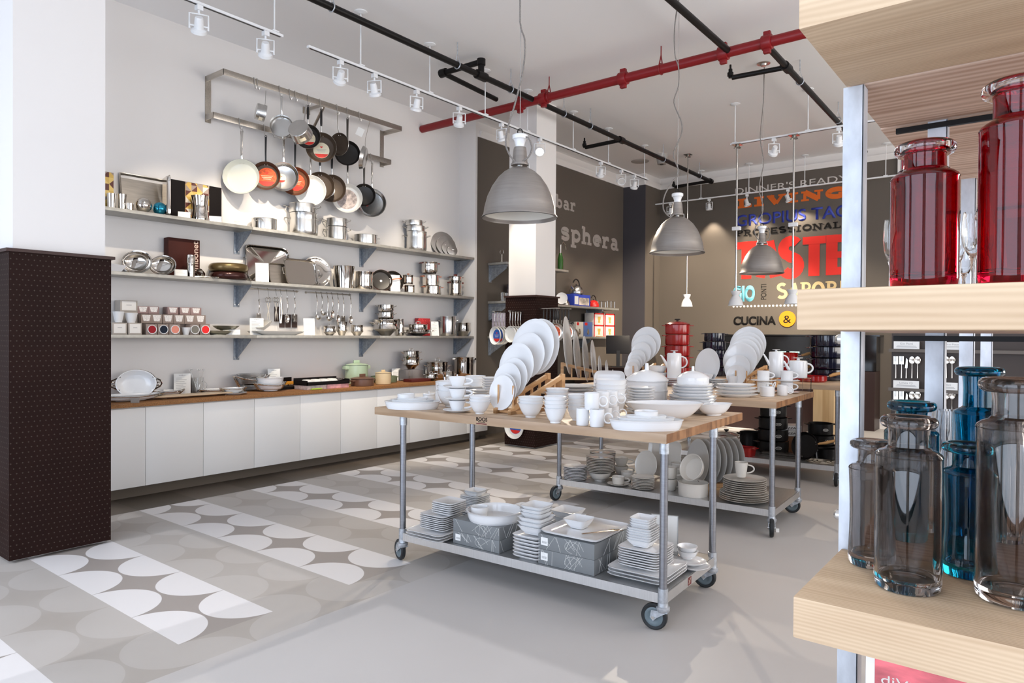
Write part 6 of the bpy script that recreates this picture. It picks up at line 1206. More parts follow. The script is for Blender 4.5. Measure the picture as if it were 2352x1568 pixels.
P = tb(1471, 955, 0.12); pile('dinner_plate', round(sz(32, P), 3), 10, P, sz(6.3, P), 'white side plate', 'the tall pile behind the boat shaped bowl', group='tall pile behind the boat shaped bowl', h=0.016)
P = tb(1485, 918, 0.15); h1 = sz(21, P)
for i in range(3): solo('tureen_bowl', bowl_me(round(sz(48-i*0.5, P), 3), round(sz(40 if i == 0 else 46, P), 3), round(h1*1.02, 3), WHITE, curve=0.3, foot_h=0.004), WHITE, '%s part of the tall white tureen pile' % ('bottom bowl', 'middle bowl', 'upper bowl')[i], 'bowl', TM(P+Vector((0, 0, h1*i))), 'tureen pile of the nearest table')
R = sz(49, P); L_ = thing('tureen_cover', 'domed white cover with a peg knob on the tall tureen pile', 'cover', TM(P+Vector((0, 0, h1*3+0.003))), 'tureen pile of the nearest table')
MB().lathe([(R*0.9, 0), (R, 0.0), (R, 0.006), (R*0.92, sz(7, P)), (R*0.6, sz(18, P)), (R*0.2, sz(24, P)), (0, sz(24.5, P))], 48).obj('dome', WHITE, L_); MB().lathe([(sz(5, P), sz(23, P)), (sz(4, P), sz(38, P)), (sz(3, P), sz(40, P)), (0, sz(40, P))], 20).obj('knob', WHITE, L_)
P = tb(1591, 934, 0.16); z = 0
for n, R, pt, lab in ((5, 54, 6.6, 'lower group of the big soup plate pile'), (4, 47, 6.6, 'upper group of the big soup plate pile')):
    pile('soup_plate', round(sz(R, P), 3), n, P+Vector((0, 0, z)), sz(pt, P), 'white soup plate', 'the ' + lab, group='soup plates under the small tureen', h=0.032); z += n*sz(pt, P)
q = P+Vector((0, 0, z+0.012)); R = sz(36, P); t = pot(q, R, sz(15, P), 'small white lidded tureen on the soup plates', WHITE, None, handles='none', name='tureen', rim=False, bevel=0.02)
ld = MB().lathe([(R*0.9, sz(15, P)), (R*1.03, sz(15, P)), (R*1.03, sz(16, P)), (R*0.8, sz(23, P)), (R*0.4, sz(29, P)), (0, sz(31, P))], 44).obj('lid', WHITE, t); MB().lathe([(sz(3.4, P), sz(30, P)), (sz(3, P), sz(41, P)), (0, sz(41.5, P))], 18).obj('lid_knob', WHITE, ld)
def boat(P, a, b2, h, label, rz): return solo('boat_bowl', bowl_me(round(a, 3), round(a*0.42, 3), round(h, 3), WHITE, sy=b2/a, curve=0.55, foot_h=0.006), WHITE, label, 'bowl', TM(P, rz), 'boat shaped bowls')
P = tb(1640, 957, 0.10); boat(P, sz(50, P), sz(50, P)*0.5, sz(26, P), 'smaller boat shaped bowl at the right end of the nearest table', CYAW+0.5)
P = tb(1527, 968, 0.09); boat(P, sz(87, P), sz(87, P)*0.55, sz(40, P), 'large boat shaped bowl in front of the soup plates', CYAW-0.02)
P = tb(1484, 993, 0.13); oval_nest(P, sz(84, P), sz(84, P)*0.55, 0.052, ['large oval white dish at the right front of the nearest table', 'middle oval dish nested at the right front of the nearest table', 'small oval dish nested at the right front of the nearest table', 'white ramekin on the nested oval dishes at the right front'], CYAW, 'nested oval dishes', (sz(27, P), 0.045, 0.0, 0.0))
P = tb(1400, 868, 0.02); C = Vector((P.x, P.y, T0+0.10)); solo('square_platter', plate_me(round(sz(36, P), 3), 0.02, WHITE, 6, 1, 1.0, 0.8), WHITE, 'large rounded square platter leaning behind the edge on plates', 'platter', frame(C+Vector((0, 0, sz(8, P))), (0.35, -1, 0.25)))
for i, (y1, y0) in enumerate(((886, 860), (860, 836))):
    P = tb(1426, 886, 0.06); mug(P+Vector((0, 0, sz(26, P)*i)), sz(14, P), sz(25, P), HR, 'cream coffee cup left of the tall tureen, %s of two' % ('lower', 'upper')[i], CREAM_AND_SHADED, taper=0.75, cat='cup', group='cream coffee cups', name='coffee_cup', hr=0.55)

# ------------------------------------------------------------------ nearest table, lower shelf
def sqpile(px, py, wpx, n, hpx, desc, where, base=0.0, kind='plate', grp=None, P=None, name='square_plate', cat='plate', rz=TH, hp=None, rbk=0.6, N_=9):
    if P is None:
        q = lo(px, py); a = sz(wpx/2.75, q); P = lo(px, py, a*1.33)
    a = round(sz(wpx/2.75, P), 3); pt = sz(hpx, P)/n
    if kind == 'plate': me = plate_me(a, hp or 0.018, WHITE, N_, 1, 1, 0.72)
    else: me = bowl_me(a, round(a*rbk, 3), round(hp, 3), WHITE, N_, curve=0.75, foot_h=0.003)
    stack(name, [me]*n, (P[0], P[1], P[2]+base), [i*pt for i in range(n)], desc, where, cat, grp, rz, 0.002)
    return P, base + pt*n
g = 'square china at the left of the lower shelf'
P, z = sqpile(1004, 1251, 150, 3, 18, 'wide square white plate', 'the bottom group at the left shelf end', grp=g)
P2, z = sqpile(0, 0, 104, 8, 34, 'square white plate', 'the middle group at the left shelf end', z, grp=g, P=P+Vector((0.02, 0.02, 0)))
sqpile(0, 0, 84, 6, 28, 'small square white plate', 'the top group at the left shelf end', z, grp=g, P=P+Vector((0.06, 0.05, 0)))
g = 'square china pile at the back left of the lower shelf'
P, z = sqpile(1078, 1187, 100, 4, 16, 'square white plate', 'the low group of the back left pile', grp=g); P, z = sqpile(0, 0, 74, 8, 30, 'square white plate', 'the middle group of the back left pile', z, grp=g, P=P+Vector((0.03, 0.03, 0)))
sqpile(0, 0, 56, 2, 7, 'tiny square white dish', 'the back left pile', z, 'bowl', g, P, 'square_bowl', 'bowl', hp=0.03)
P, z = sqpile(1208, 1172, 108, 2, 8, 'big square white bowl', 'the pair at the back of the lower shelf', 0, 'bowl', 'big square bowls', None, 'square_bowl', 'bowl', hp=0.125, rbk=0.55)
GBX = mat('grey_gift_carton', (0.185, 0.195, 0.20), 0.55); LINE = mat('white_line_print', (0.62, 0.62, 0.60), 0.6)
def line_box(Pfl, Pfr, depth, h, label, z, seed, barcode=True):
    d = (Pfr-Pfl); L = d.length; rz = math.atan2(d.y, d.x); t = thing('gift_carton', label, 'box', TM((Pfl.x, Pfl.y, z), rz), 'grey gift cartons on the lower shelf')
    MB().box(0, L, 0, depth, 0, h).obj('carton', GBX, t, bevel=0.002); rnd = random.Random(seed); ln = MB()
    def seg(mb, pts, fr):
        for a, b2 in zip(pts, pts[1:]): mb.tube([fr(*a), fr(*b2)], 0.0011, 4)
    for i in range(9):
        x = rnd.uniform(0.1, 0.95)*L; x2 = min(L*0.99, max(0.02, x+rnd.uniform(-0.25, 0.25)*L)); seg(ln, [(x, rnd.choice((0.002, h*0.3))), (x2, h-0.002)] + ([(min(L*0.99, x2+0.03), h*0.4)] if i % 3 == 0 else []), lambda a, b2: (a, -0.0006, b2))
    seg(ln, [(L*0.62+0.05*math.cos(q), h*0.5+h*0.38*math.sin(q)) for q in [i*PI/8 for i in range(13)]], lambda a, b2: (a, -0.0006, b2))
    for i in range(6):
        y = rnd.uniform(0.05, 0.95)*depth; seg(ln, [(y, 0.002), (min(depth*0.98, max(0.01, y+rnd.uniform(-0.2, 0.2)*depth)), h-0.002)], lambda a, b2: (L+0.0006, a, b2))
    ln.obj('line_drawing', LINE, t)
    if barcode:
        MB().box(0.02, 0.02+h*0.55, -0.0012, -0.0004, h*0.28, h*0.80).obj('price_sticker', PAPER, t); s = MB()
        for i in range(7): s.box(0.028+i*h*0.058, 0.028+i*h*0.058+0.0025, -0.0016, -0.001, h*0.40, h*0.55)
        s.obj('barcode', INK, t)
    return t
def fb(x, y): return lo(900+x/4.9, 1080+y/4.9)
def fd(x, y): return lo(1200+x/4.48, 1130+y/4.48)
a, b2 = fb(690, 812), fb(1208, 940); hb = sz(28.5, (a+b2)/2)
line_box(a, b2, 0.30, hb, 'grey line drawn carton, lower of the left pair', SHZ+0.001, 3); line_box(a, b2, 0.30, hb, 'grey line drawn carton under the round dish, upper of the left pair', SHZ+hb+0.002, 5, False)
top = SHZ+2*hb+0.003; mid = (a+b2)/2 + Vector((0.03, 0.15, 0)); P = Vector((mid.x, mid.y, top)); R = sz(64, P)
solo('round_dish', bowl_me(round(R, 3), round(R*0.90, 3), round(sz(22, P), 3), WHITE, curve=0.5, foot_h=0.002), WHITE, 'large round white dish on the left grey cartons', 'dish', TM(P))
P3 = P+Vector((-0.09, -0.045, 0.009)); solo('ramekin', bowl_me(round(sz(20, P), 3), round(sz(18.5, P), 3), round(sz(24, P), 3), WHITE, curve=0.5, foot_h=0.002), WHITE, 'white ramekin standing in the large round dish', 'ramekin', TM(P3))
t = thing('round_label', 'round printed paper label lying in the large round dish', 'label', TM(P+Vector((0.07, 0.0, 0.0095)))); MB().lathe([(sz(18, P), 0), (sz(18, P), 0.001), (0, 0.001)], 28).obj('paper', PAPER, t); MB().box(-0.03, 0.03, -0.004, 0.004, 0.001, 0.0015).box(-0.02, 0.02, 0.012, 0.016, 0.001, 0.0015).obj('print', mat('pink_print', (0.6, 0.25, 0.25), 0.6), t)
g = 'square china between the grey cartons'
P, z = sqpile(1226, 1294, 104, 7, 54, 'square white plate', 'the plates between the grey cartons', grp=g, hp=0.024)
P, z2 = sqpile(0, 0, 92, 3, 30, 'square white bowl', 'the lower bowls between the grey cartons', z, 'bowl', g, P+Vector((0.0, 0.02, 0)), 'square_bowl', 'bowl', hp=0.05); sqpile(0, 0, 82, 3, 24, 'small square white bowl', 'the upper bowls between the grey cartons', z2, 'bowl', g, P+Vector((-0.01, 0.02, 0)), 'square_bowl', 'bowl', hp=0.045)
g = 'square bowls behind the right cartons'
P, z = sqpile(1305, 1232, 88, 4, 50, 'square white bowl', 'the pile behind the right grey cartons', 0, 'bowl', g, None, 'square_bowl', 'bowl', hp=0.055); sqpile(1335, 1222, 80, 3, 22, 'low square white bowl', 'the low pile behind the cartons', 0, 'bowl', g, None, 'square_bowl', 'bowl', hp=0.04)
a, b2 = fd(160, 728), fd(738, 866); hb = sz(35, (a+b2)/2)
line_box(a, b2, 0.42, hb, 'grey line drawn carton, lower of the right pair', SHZ+0.001, 11); line_box(a, b2, 0.42, hb, 'grey line drawn carton under the square platter, upper of the right pair', SHZ+hb+0.002, 12)
top = SHZ+2*hb+0.003; d = (b2-a).normalized(); nrm_ = Vector((-d.y, d.x, 0)); mid = (a+b2)/2 + nrm_*0.20 + d*0.02; P = Vector((mid.x, mid.y, top)); rzb = math.atan2(d.y, d.x)
solo('square_platter', plate_me(0.20, 0.028, WHITE, 12, (b2-a).length/0.40*1.04, 1.1, 0.86), WHITE, 'large flat rectangular platter on the right grey cartons', 'platter', TM(P, rzb))
solo('square_bowl', bowl_me(0.075, 0.042, 0.055, WHITE, 8, curve=0.75, foot_h=0.003), WHITE, 'small square bowl standing on the large rectangular platter', 'bowl', TM(P+d*-0.06+nrm_*0.02+Vector((0, 0, 0.013)), rzb))
for i, (dx, dy, rz) in enumerate(((0.11, -0.02, 0.95), (0.13, 0.0, 0.9))):
    t = thing('salad_server', 'silver salad server lying on the platter, %s of two' % ('left', 'right')[i], 'server', TM(P+d*dx+nrm_*dy+Vector((0, 0, 0.016)), rzb+rz), 'salad servers'); MB().tube([(-0.12, 0, 0.004), (0, 0, 0.006), (0.05, 0, 0.008)], [0.008, 0.005, 0.004], 8, flat=0.6).obj('handle', CHROME, t); MB().lathe([(0, 0), (0.016, 0.004), (0.014, 0.006), (0, 0.003)], 18, sx=2.0, M=TM((0.08, 0, 0.004))).obj('server_bowl', CHROME, t)
P = lo(1421, 1232, 0.08); solo('sauce_bowl', bowl_me(round(sz(31, P), 3), round(sz(14, P), 3), round(sz(20, P), 3), WHITE, curve=0.6), WHITE, 'small round white bowl between the platter and the clear sign', 'bowl', TM(P+Vector((0, 0, 0.0))))
g = 'square china at the right of the lower shelf'
P, z = sqpile(1487, 1352, 200, 3, 22, 'widest square plate', 'the bottom group at the right shelf end', grp=g, hp=0.024)
_, z = sqpile(0, 0, 140, 8, 44, 'square white plate', 'the middle plates at the right shelf end', z, grp=g, P=P+Vector((-0.01, 0, 0)), hp=0.02)
_, z = sqpile(0, 0, 84, 6, 34, 'square white bowl', 'the lower bowls at the right shelf end', z, 'bowl', g, P+Vector((-0.03, 0.0, 0)), 'square_bowl', 'bowl', hp=0.04); sqpile(0, 0, 68, 4, 22, 'small square white bowl', 'the upper bowls at the right shelf end', z, 'bowl', g, P+Vector((-0.03, 0.0, 0)), 'square_bowl', 'bowl', hp=0.036)
P = lo(1526, 1268, 0); t = thing('table_sign', 'blank white sign in a clear frame at the right of the lower shelf', 'sign', TM(P+Vector((0.0, 0.0, 0)), 0.35)); w_, h_ = sz(58, P)*1.0, sz(85, P)
MB().box(-w_/2, w_/2, -0.0012, 0.0012, 0.012, h_).obj('sheet', PAPER, t)
fr = MB(); [fr.box(*q) for q in ((-w_/2-0.004, -w_/2, -0.003, 0.003, 0, h_+0.004), (w_/2, w_/2+0.004, -0.003, 0.003, 0, h_+0.004), (-w_/2, w_/2, -0.003, 0.003, h_, h_+0.004), (-w_/2, w_/2, -0.003, 0.003, 0, 0.012), (-w_/2, w_/2, -0.03, 0.03, 0, 0.003))]; fr.obj('clear_frame', mat('frosted_acrylic', (0.55, 0.56, 0.56), 0.2, trans=0.3), t)
P = lo(1588, 1316, 0.10); z = 0; g = 'round plates at the right end of the lower shelf'
for R, lab in ((38, 'widest round white plate at the right shelf end'), (34, 'second round white plate at the right shelf end')): solo('round_plate', plate_me(round(sz(R, P), 3), 0.02, WHITE), WHITE, lab, 'plate', TM(P+Vector((0.01-0.02*(R < 36), 0.02*(R < 36), z))), g); z += 0.016
for i, R in enumerate((24, 23)): solo('round_bowl', bowl_me(round(sz(R, P), 3), round(sz(R*0.5, P), 3), 0.045, WHITE), WHITE, '%s round white bowl on the round plates at the right shelf end' % ('lower', 'upper')[i], 'bowl', TM(P+Vector((-0.045, 0.045, z+0.004+i*0.026))), g)
# ================================================================== SECOND TABLE: WHITE CHINA
def t2(px, py, r=0.0, k=1.0): return onto(foot(px, py, T0, r, k), px, py, -1.708, 5.47, 1.18, r)
def l2(px, py, r=0.0, k=1.0): return onto(foot(px, py, SHZ+0.0008, r, k), px, py, -1.708, 5.47, 0.84, r)
def faced(lst, Y0, dY, lab, grp, ang=(-0.10, -1, 0.18), rim=0.55, name='dinner_plate'):
    for i, (cx, cy, ry) in enumerate(lst):
        C = at(cx, cy, 1, Y0+dY*i); R = sz(ry, C)
        solo(name, plate_me(round(R, 3), 0.018, WHITE, rim=rim), WHITE, lab % N1[i], 'plate', frame(C, ang), grp)
B = t2(1460, 880, 0.0); plate_rack(Vector((B.x, B.y+0.05, T0)), 0.45, 0.12, 0.03, 0.18, 'wooden plate rack mostly hidden behind the tall tureen, second table', -0.05)
faced([(1452, 850, 19), (1455, 843, 20), (1459, 836, 21), (1464, 826, 24), (1474, 812, 27), (1480, 801, 33), (1485.5, 789, 39)], B.y+0.08, 0.058, 'white plate leaning on the left rack of the second table, %s from the front', 'plates on the left rack of the second table')
P = t2(1509, 866, 0.1); pile('cereal_bowl', round(sz(22, P), 3), 2, P+Vector((0, 0, sz(12, P))), sz(15, P), 'white bowl', 'the bright pair beside the tall coffee pot', 'bowl', 'bowls beside the tall coffee pot', round(sz(16, P), 3), kind='bowl', rb=round(sz(14, P), 3)); pile('dinner_plate', round(sz(27, P), 3), 2, P, sz(6, P), 'white plate', 'the pair under the two bright bowls', group='plates under the bright bowls', h=0.015)
P = t2(1548, 880, 0.10); pile('dinner_plate', round(sz(27, P), 3), 4, P, sz(4.2, P), 'white plate', 'the pile under the tall bright coffee pot', group='plates under the coffee pot', h=0.014)
jug(P+Vector((0, 0, sz(17.5, P))), sz(16.5, P), sz(56, P), 'tall white coffee pot glowing in the spotlight on a plate pile', CYAW)
P = t2(1622, 876, 0.02); C = Vector((P.x, P.y+0.06, T0+sz(43, P))); solo('charger_plate', plate_me(round(sz(40, P), 3), 0.022, WHITE, rim=0.62), WHITE, 'large bright rimmed plate standing upright in the middle of the second table', 'plate', frame(C+Vector((0, 0, 0.02)), (-0.45, -1, 0.12)))
P = t2(1618, 874, 0.09); pile('dinner_plate', round(sz(24, P), 3), 4, P, sz(4, P), 'white plate', 'the pile under the flared white bowl', group='plates before the standing plate', h=0.014); solo('flared_bowl', bowl_me(round(sz(21, P), 3), round(sz(15, P), 3), round(sz(13, P), 3), WHITE, curve=0.9), WHITE, 'flared white bowl before the large standing plate', 'bowl', TM(P+Vector((0, 0, sz(17, P)))))
P = t2(1650, 882, 0.09); pile('dinner_plate', round(sz(19, P), 3), 5, P, sz(4, P), 'cream edged plate', 'the pile between standing plate and right rack', group='plates left of the right rack', h=0.014)
B = t2(1700, 893, 0.0); plate_rack(Vector((B.x-0.01, B.y+0.05, T0)), 0.50, 0.12, 0.05, 0.19, 'reddish lit wooden plate rack at the right of the second table', -0.25, 0.12)
faced([(1692.7, 862, 24), (1695, 846, 31), (1701, 828, 41), (1707, 818, 41), (1711, 811, 41.5), (1715, 804, 42), (1719, 793, 43.6)], B.y+0.08, 0.062, 'white plate leaning on the right rack of the second table, %s from the front', 'plates on the right rack of the second table')
P = t2(1684, 889, 0.06); 
for px, lab in ((1672, 'left'), (1690, 'middle'), (1708, 'right')): q = t2(px, 891, 0.05); solo('small_dish', bowl_me(round(sz(10, q), 3), round(sz(8, q), 3), round(sz(8, q), 3), WHITE, curve=0.4), WHITE, 'small low white dish before the right rack, %s of three' % lab, 'dish', TM(q), 'small low dishes of the second table')
q = t2(1682.5, 884, 0.05); mug(q, sz(11, q), sz(28, q), HR, 'tall white mug standing before the right plate rack', taper=0.97, name='mug', hr=0.5)
P = t2(1691, 914, 0.14); z = 0
for i, (a, lab) in enumerate(((50, 'bottom'), (50, 'second'), (47, 'third'), (44, 'top'))):
    R = sz(a, P); solo('oval_platter', plate_me(round(R, 3), 0.024, WHITE, 2.0, 1, 0.62, 0.7), WHITE, '%s oval white platter of the pile at the front right of the second table' % lab, 'platter', TM(P+Vector((0, 0, z)), CYAW), 'oval platters of the second table'); z += sz(7.6, P)
P = t2(1806, 893, 0.10); RZ = T0+sz(32, P); rs = thing('acrylic_riser', 'clear acrylic riser carrying the coffee pot and teapot', 'riser', TM((P.x, P.y, T0), CYAW)); w_ = sz(47, P)
MB().box(-w_, w_, -0.09, 0.09, RZ-T0-0.006, RZ-T0).obj('top_sheet', CLEAR, rs); [MB().box(s*w_-0.003, s*w_+0.003, -0.09, 0.09, 0, RZ-T0-0.006).obj('side_sheet', CLEAR, rs) for s in (-1, 1)]
q = Vector((P.x, P.y, RZ+0.0008)); dr = RH
jug(q + dr*(sz(1782-1806, P)), sz(16, P), sz(57, P), 'tall white coffee pot on the clear riser', CYAW)
jug(q + dr*(sz(1829-1806, P)) - Vector((-0.02, 0.02, 0)), sz(20, P), sz(37, P), 'low wide white teapot on the clear riser', CYAW, kind='low', name='teapot', cat='teapot', group=None)
for px, lab in ((1753, 'left'), (1807, 'right')):
    P = t2(px, 904, 0.09); R = sz(13.5, P)
    for i in range(2): solo('saucer', plate_me(round(sz(28, P), 3), 0.014, WHITE, rim=0.5), WHITE, '%s saucer of the %s cup pair, second table' % (('lower', 'upper')[i], lab), 'saucer', TM(P+Vector((0, 0, sz(26, P)*i))), 'cup pairs of the second table'); mug(P+Vector((0, 0, sz(26, P)*i+0.008)), R, sz(23, P), HR, '%s straight white cup of the %s cup pair, second table' % (('lower', 'upper')[i], lab), taper=0.97, cat='cup', group='cup pairs of the second table', name='coffee_cup', hr=0.5)
P = t2(1762, 911, 0.06); R = sz(16, P); t = pot(P, R, sz(21, P), 'white sugar bowl with a flat lid knob at the table edge', WHITE, None, handles='none', name='sugar_bowl', rim=False, bevel=0.02)
ld = MB().lathe([(R*0.9, sz(21, P)), (R*0.85, sz(22.5, P)), (R*0.2, sz(23.5, P)), (R*0.14, sz(28, P)), (R*0.7, sz(29.5, P)), (R*0.72, sz(31, P)), (0, sz(31.5, P))], 30).obj('lid', WHITE, t); loop_handle(t, WHITE, tuple(RH*R*0.95+Vector((0, 0, sz(18, P)))), tuple(RH*R*0.7+Vector((0, 0, sz(22, P)))), (RH.x*0.02, RH.y*0.02, 0.045), 0.004)
P = t2(1797, 909, 0.05); mug(P, sz(11.5, P), sz(24, P), HR, 'small white creamer right of the sugar bowl', taper=0.98, cat='creamer', name='creamer', ring=True)
# ---------------- second table, lower shelf; most china here is white, its shade coloured in
P = l2(1321, 1104, 0.08); pile('saucer', round(sz(27, P), 3), 9, P, sz(3.4, P), 'white saucer', 'the left end pile on the second lower shelf', group='saucers at the left end', h=0.014)
P = l2(1378, 1107, 0.09); R = sz(26, P); solo('soup_bowl', bowl_me(round(R, 3), round(R*0.5, 3), round(sz(19, P), 3), CREAM_AND_SHADED), CREAM_AND_SHADED, 'shaded white bowl carrying the tall plate pile, second lower shelf', 'bowl', TM(P)); pile('salad_plate', round(sz(32, P), 3), 10, P+Vector((0, 0, sz(19.5, P))), sz(3.5, P), 'shaded white plate', 'the tall pile on the shaded white bowl', group='tall plate pile of the second lower shelf', h=0.016, m=CREAM_AND_SHADED)
P = l2(1384, 1085, 0.12); pile('salad_plate', round(sz(30, P), 3), 12, P, sz(3.6, P), 'shaded white plate', 'the pile behind the tall plate pile', group='rear plate pile of the second lower shelf', h=0.016, m=CREAM_AND_SHADED)
P = l2(1427, 1094, 0.12)
for i in range(2): mug(P+Vector((0, 0, sz(19.5, P)*i)), sz(16, P), sz(19, P), HR, 'shaded white teacup, %s of the two rear stacked ones on the second shelf' % ('lower', 'upper')[i], CREAM_AND_SHADED, taper=0.7, cat='cup', name='teacup', group='shaded white teacups', hr=0.55)
for px, py, lab in ((1420, 1117, 'front'), (1440, 1105, 'rear')):
    P = l2(px, py, 0.08); solo('saucer', plate_me(round(sz(25, P), 3), 0.014, CREAM_AND_SHADED, rim=0.5), CREAM_AND_SHADED, 'shaded white saucer of the %s cup on the second lower shelf' % lab, 'saucer', TM(P), 'cream cups and saucers'); mug(P+Vector((0, 0, 0.008 if lab == 'front' else 0.008)), sz(15, P), sz(17, P), HR, 'shaded white cup on its saucer, %s of two on the second lower shelf' % lab, CREAM_AND_SHADED, taper=0.85, cat='cup', name='teacup', group='cream cups and saucers', hr=0.5)
P = l2(1476, 1126, 0.09); pile('saucer', round(sz(27, P), 3), 8, P, sz(3.4, P), 'shaded white saucer', 'the pile before the leaning round plate', group='saucers before the leaning plate', h=0.014, m=CREAM_AND_SHADED)
P = l2(1486, 1110, 0.05); C = Vector((P.x, P.y, SHZ+sz(35, P))); solo('dinner_plate', plate_me(round(sz(33, P), 3), 0.02, CREAM_AND_SHADED, rim=0.6), CREAM_AND_SHADED, 'round shaded white plate leaning on the square platter, second lower shelf', 'plate', frame(C+Vector((0, 0, 0.02)), (-0.25, -1, 0.2)))
C = Vector((P.x+0.10, P.y+0.16, SHZ+sz(46, P))); solo('square_platter', plate_me(round(sz(47, P), 3), 0.02, CREAM_AND_SHADED, 7, 1, 0.9, 0.8), CREAM_AND_SHADED, 'rounded square platter standing at the back of the second lower shelf', 'platter', frame(C+Vector((0, 0, 0.03)), (-0.2, -1, 0.15)))
for k, (px, py) in enumerate(((1540, 1128), (1556, 1118))):
    P = l2(px, py, 0.06)
    for i in range(2): mug(P+Vector((0, 0, sz(27, P)*i)), sz(15, P), sz(26, P), HR, 'shaded white mug of the %s stacked pair on the second lower shelf, %s' % (('front', 'rear')[k], ('lower', 'upper')[i]), CREAM_AND_SHADED, taper=0.8, group='stacked shaded white mugs', hr=0.55)
P = l2(1592, 1143, 0.11); R = sz(34, P); Hc = sz(30, P); t = solo('casserole_dish', bowl_me(round(R, 3), round(R*0.97, 3), round(Hc, 3), CREAM_AND_SHADED, curve=0.3, foot_h=0.003), CREAM_AND_SHADED, 'straight shaded white porcelain dish under the tipped bowl', 'dish', TM(P))
C = P + Vector((-0.01, -0.02, Hc+sz(34, P))); Rb = sz(31, P); M_ = frame(C, (-0.25, -0.9, 0.38)) @ Matrix.Translation((0, 0, -Rb*0.55)); solo('deep_bowl', bowl_me(round(Rb, 3), round(Rb*0.72, 3), round(Rb*0.6, 3), CREAM_AND_SHADED, curve=0.45), CREAM_AND_SHADED, 'shaded white bowl tipped to show its inside upon the straight dish', 'bowl', M_)
solo('bowl_stand', MB().tube([(-0.05, 0.0, 0.0), (-0.05, -0.03, 0.02), (-0.045, 0.02, 0.004)], 0.003, 6).tube([(0.05, 0, 0), (0.05, -0.03, 0.02), (0.045, 0.02, 0.004)], 0.003, 6).tube([(-0.05, 0, 0.002), (0.05, 0, 0.002)], 0.003, 6), CLEAR, 'clear stand under the tipped shaded white bowl', 'stand', TM(P+Vector((0, 0, Hc+0.006))))
B = l2(1606, 1126, 0.05)
for i in range(7):
    C = Vector((B.x+0.035*i, B.y+0.045*i, SHZ)); R = sz(51, C); C.z = SHZ+R+0.05
    solo('charger_plate', plate_me(round(R, 3), 0.02, mat('shaded_white_porcelain', (0.55, 0.54, 0.52), 0.25), rim=0.6), MATS['shaded_white_porcelain'], 'large plate of the standing row, right of the second shelf, %s from left' % N1[i], 'plate', frame(C, (-0.62, -0.78, 0.10)), 'large standing plates')  # white plates darkened, the shelf shade put into their colour
C = Vector((B.x+0.08, B.y+0.13, SHZ+0.0008)); plate_rack(C+Vector((-0.06, -0.12, 0)), 0.42, 0.10, 0.03, 0.05, 'low reddish wooden rack under the large standing plates', -0.67, 0.05)
P = l2(1710, 1156, 0.12); pile('dinner_plate', round(sz(55, P), 3), 4, P, sz(4.6, P), 'wide shaded white plate', 'the lower group under the single mug', group='plates under the single mug', h=0.022, m=CREAM_AND_SHADED); z = sz(4.6, P)*4
pile('dinner_plate', round(sz(48, P), 3), 7, P+Vector((0, 0, z)), sz(4.6, P), 'shaded white plate', 'the upper group under the single mug', group='plates under the single mug', h=0.02, m=CREAM_AND_SHADED); z += sz(4.6, P)*7
mug(P+Vector((-0.03, 0, z+0.008)), sz(15, P), sz(34, P), HR, 'single shaded white mug standing on the plate pile, second lower shelf', CREAM_AND_SHADED, taper=0.72, hr=0.6)
solo('floor_tag', MB().box(-0.012, 0.012, -0.001, 0.001, 0.0, 0.03), PAPER, 'tiny white tag at the caster of the second table', 'tag', TM(foot(1786, 1222, 0.001), 0.5))

# ================================================================== THIRD TABLE: ENAMEL COOKWARE
def t3(px, py, r=0.0): return onto(foot(px, py, T0, r), px, py, -1.76, 7.74, 1.05, r)
def l3(px, py, r=0.0): return onto(foot(px, py, SHZ+0.0008, r), px, py, -1.76, 7.74, 0.80, r)
WOODH = mat('turned_wood_handle', (0.50, 0.27, 0.10), 0.45)
def enamel(P, R, h, label, m, grp, lid=False, hm=None, hz=0.86): return pot(P, R, h, label, m, grp, handles='lug', lid=lid, knob='knob', hm=hm or m, hdir=CYAW, bevel=0.08, name='enamel_pot')
P = t3(1559, 871, 0.2); P = Vector((P.x, P.y-0.05, T0)); z = 0; g = 'red enamel pots'
for i, (w_, h, lab) in enumerate(((58, 26, 'bottom'), (57, 24, 'second'), (57, 24, 'third'), (55, 24, 'fourth'))):
    enamel(P+Vector((0, 0, z)), sz(w_/2, P), sz(h, P), '%s red enamel pot of the tall red tower' % lab, REDE, g); z += sz(h, P)+0.004
t = enamel(P+Vector((0, 0, z)), sz(28, P), sz(22, P), 'topmost red enamel pot with lid and black knob', REDE, g)
R = sz(28, P); h = sz(22, P); ld = MB().lathe([(R*0.95, h+0.002), (R*1.03, h+0.006), (R*0.8, h+R*0.18), (R*0.3, h+R*0.28), (0, h+R*0.29)], 36).obj('lid', REDE, t); MB().lathe([(R*0.06, h+R*0.27), (R*0.07, h+R*0.36), (R*0.24, h+R*0.42), (R*0.2, h+R*0.5), (0, h+R*0.51)], 18).obj('lid_knob', BLACKP, ld)
P = t3(1640, 862, 0.2); P = Vector((P.x, P.y, T0)); z = 0; g = 'dark enamel pots behind the standing plate'
for i, lab in enumerate(('bottom', 'second', 'third', 'fourth', 'top')): w_ = (62, 60, 58, 52, 46)[i]; enamel(P+Vector((0, 0, z)), sz(w_/2, P), sz(19, P), '%s dark enamel pot of the tower behind the standing plate' % lab, BLUEE, g); z += sz(19, P)+0.003
P = t3(1899, 868, 0.25); P = Vector((P.x, P.y, T0)); z = 0; g = 'navy enamel pots by the upright'
for i, lab in enumerate(('bottom', 'second', 'third', 'fourth')):
    w_ = (70, 71, 73, 74)[i]; h = sz(25, P); R = sz(w_/2, P); enamel(P+Vector((0, 0, z)), R, h, '%s navy enamel pot of the big tower by the upright' % lab, BLUEE, g); z += h+0.004
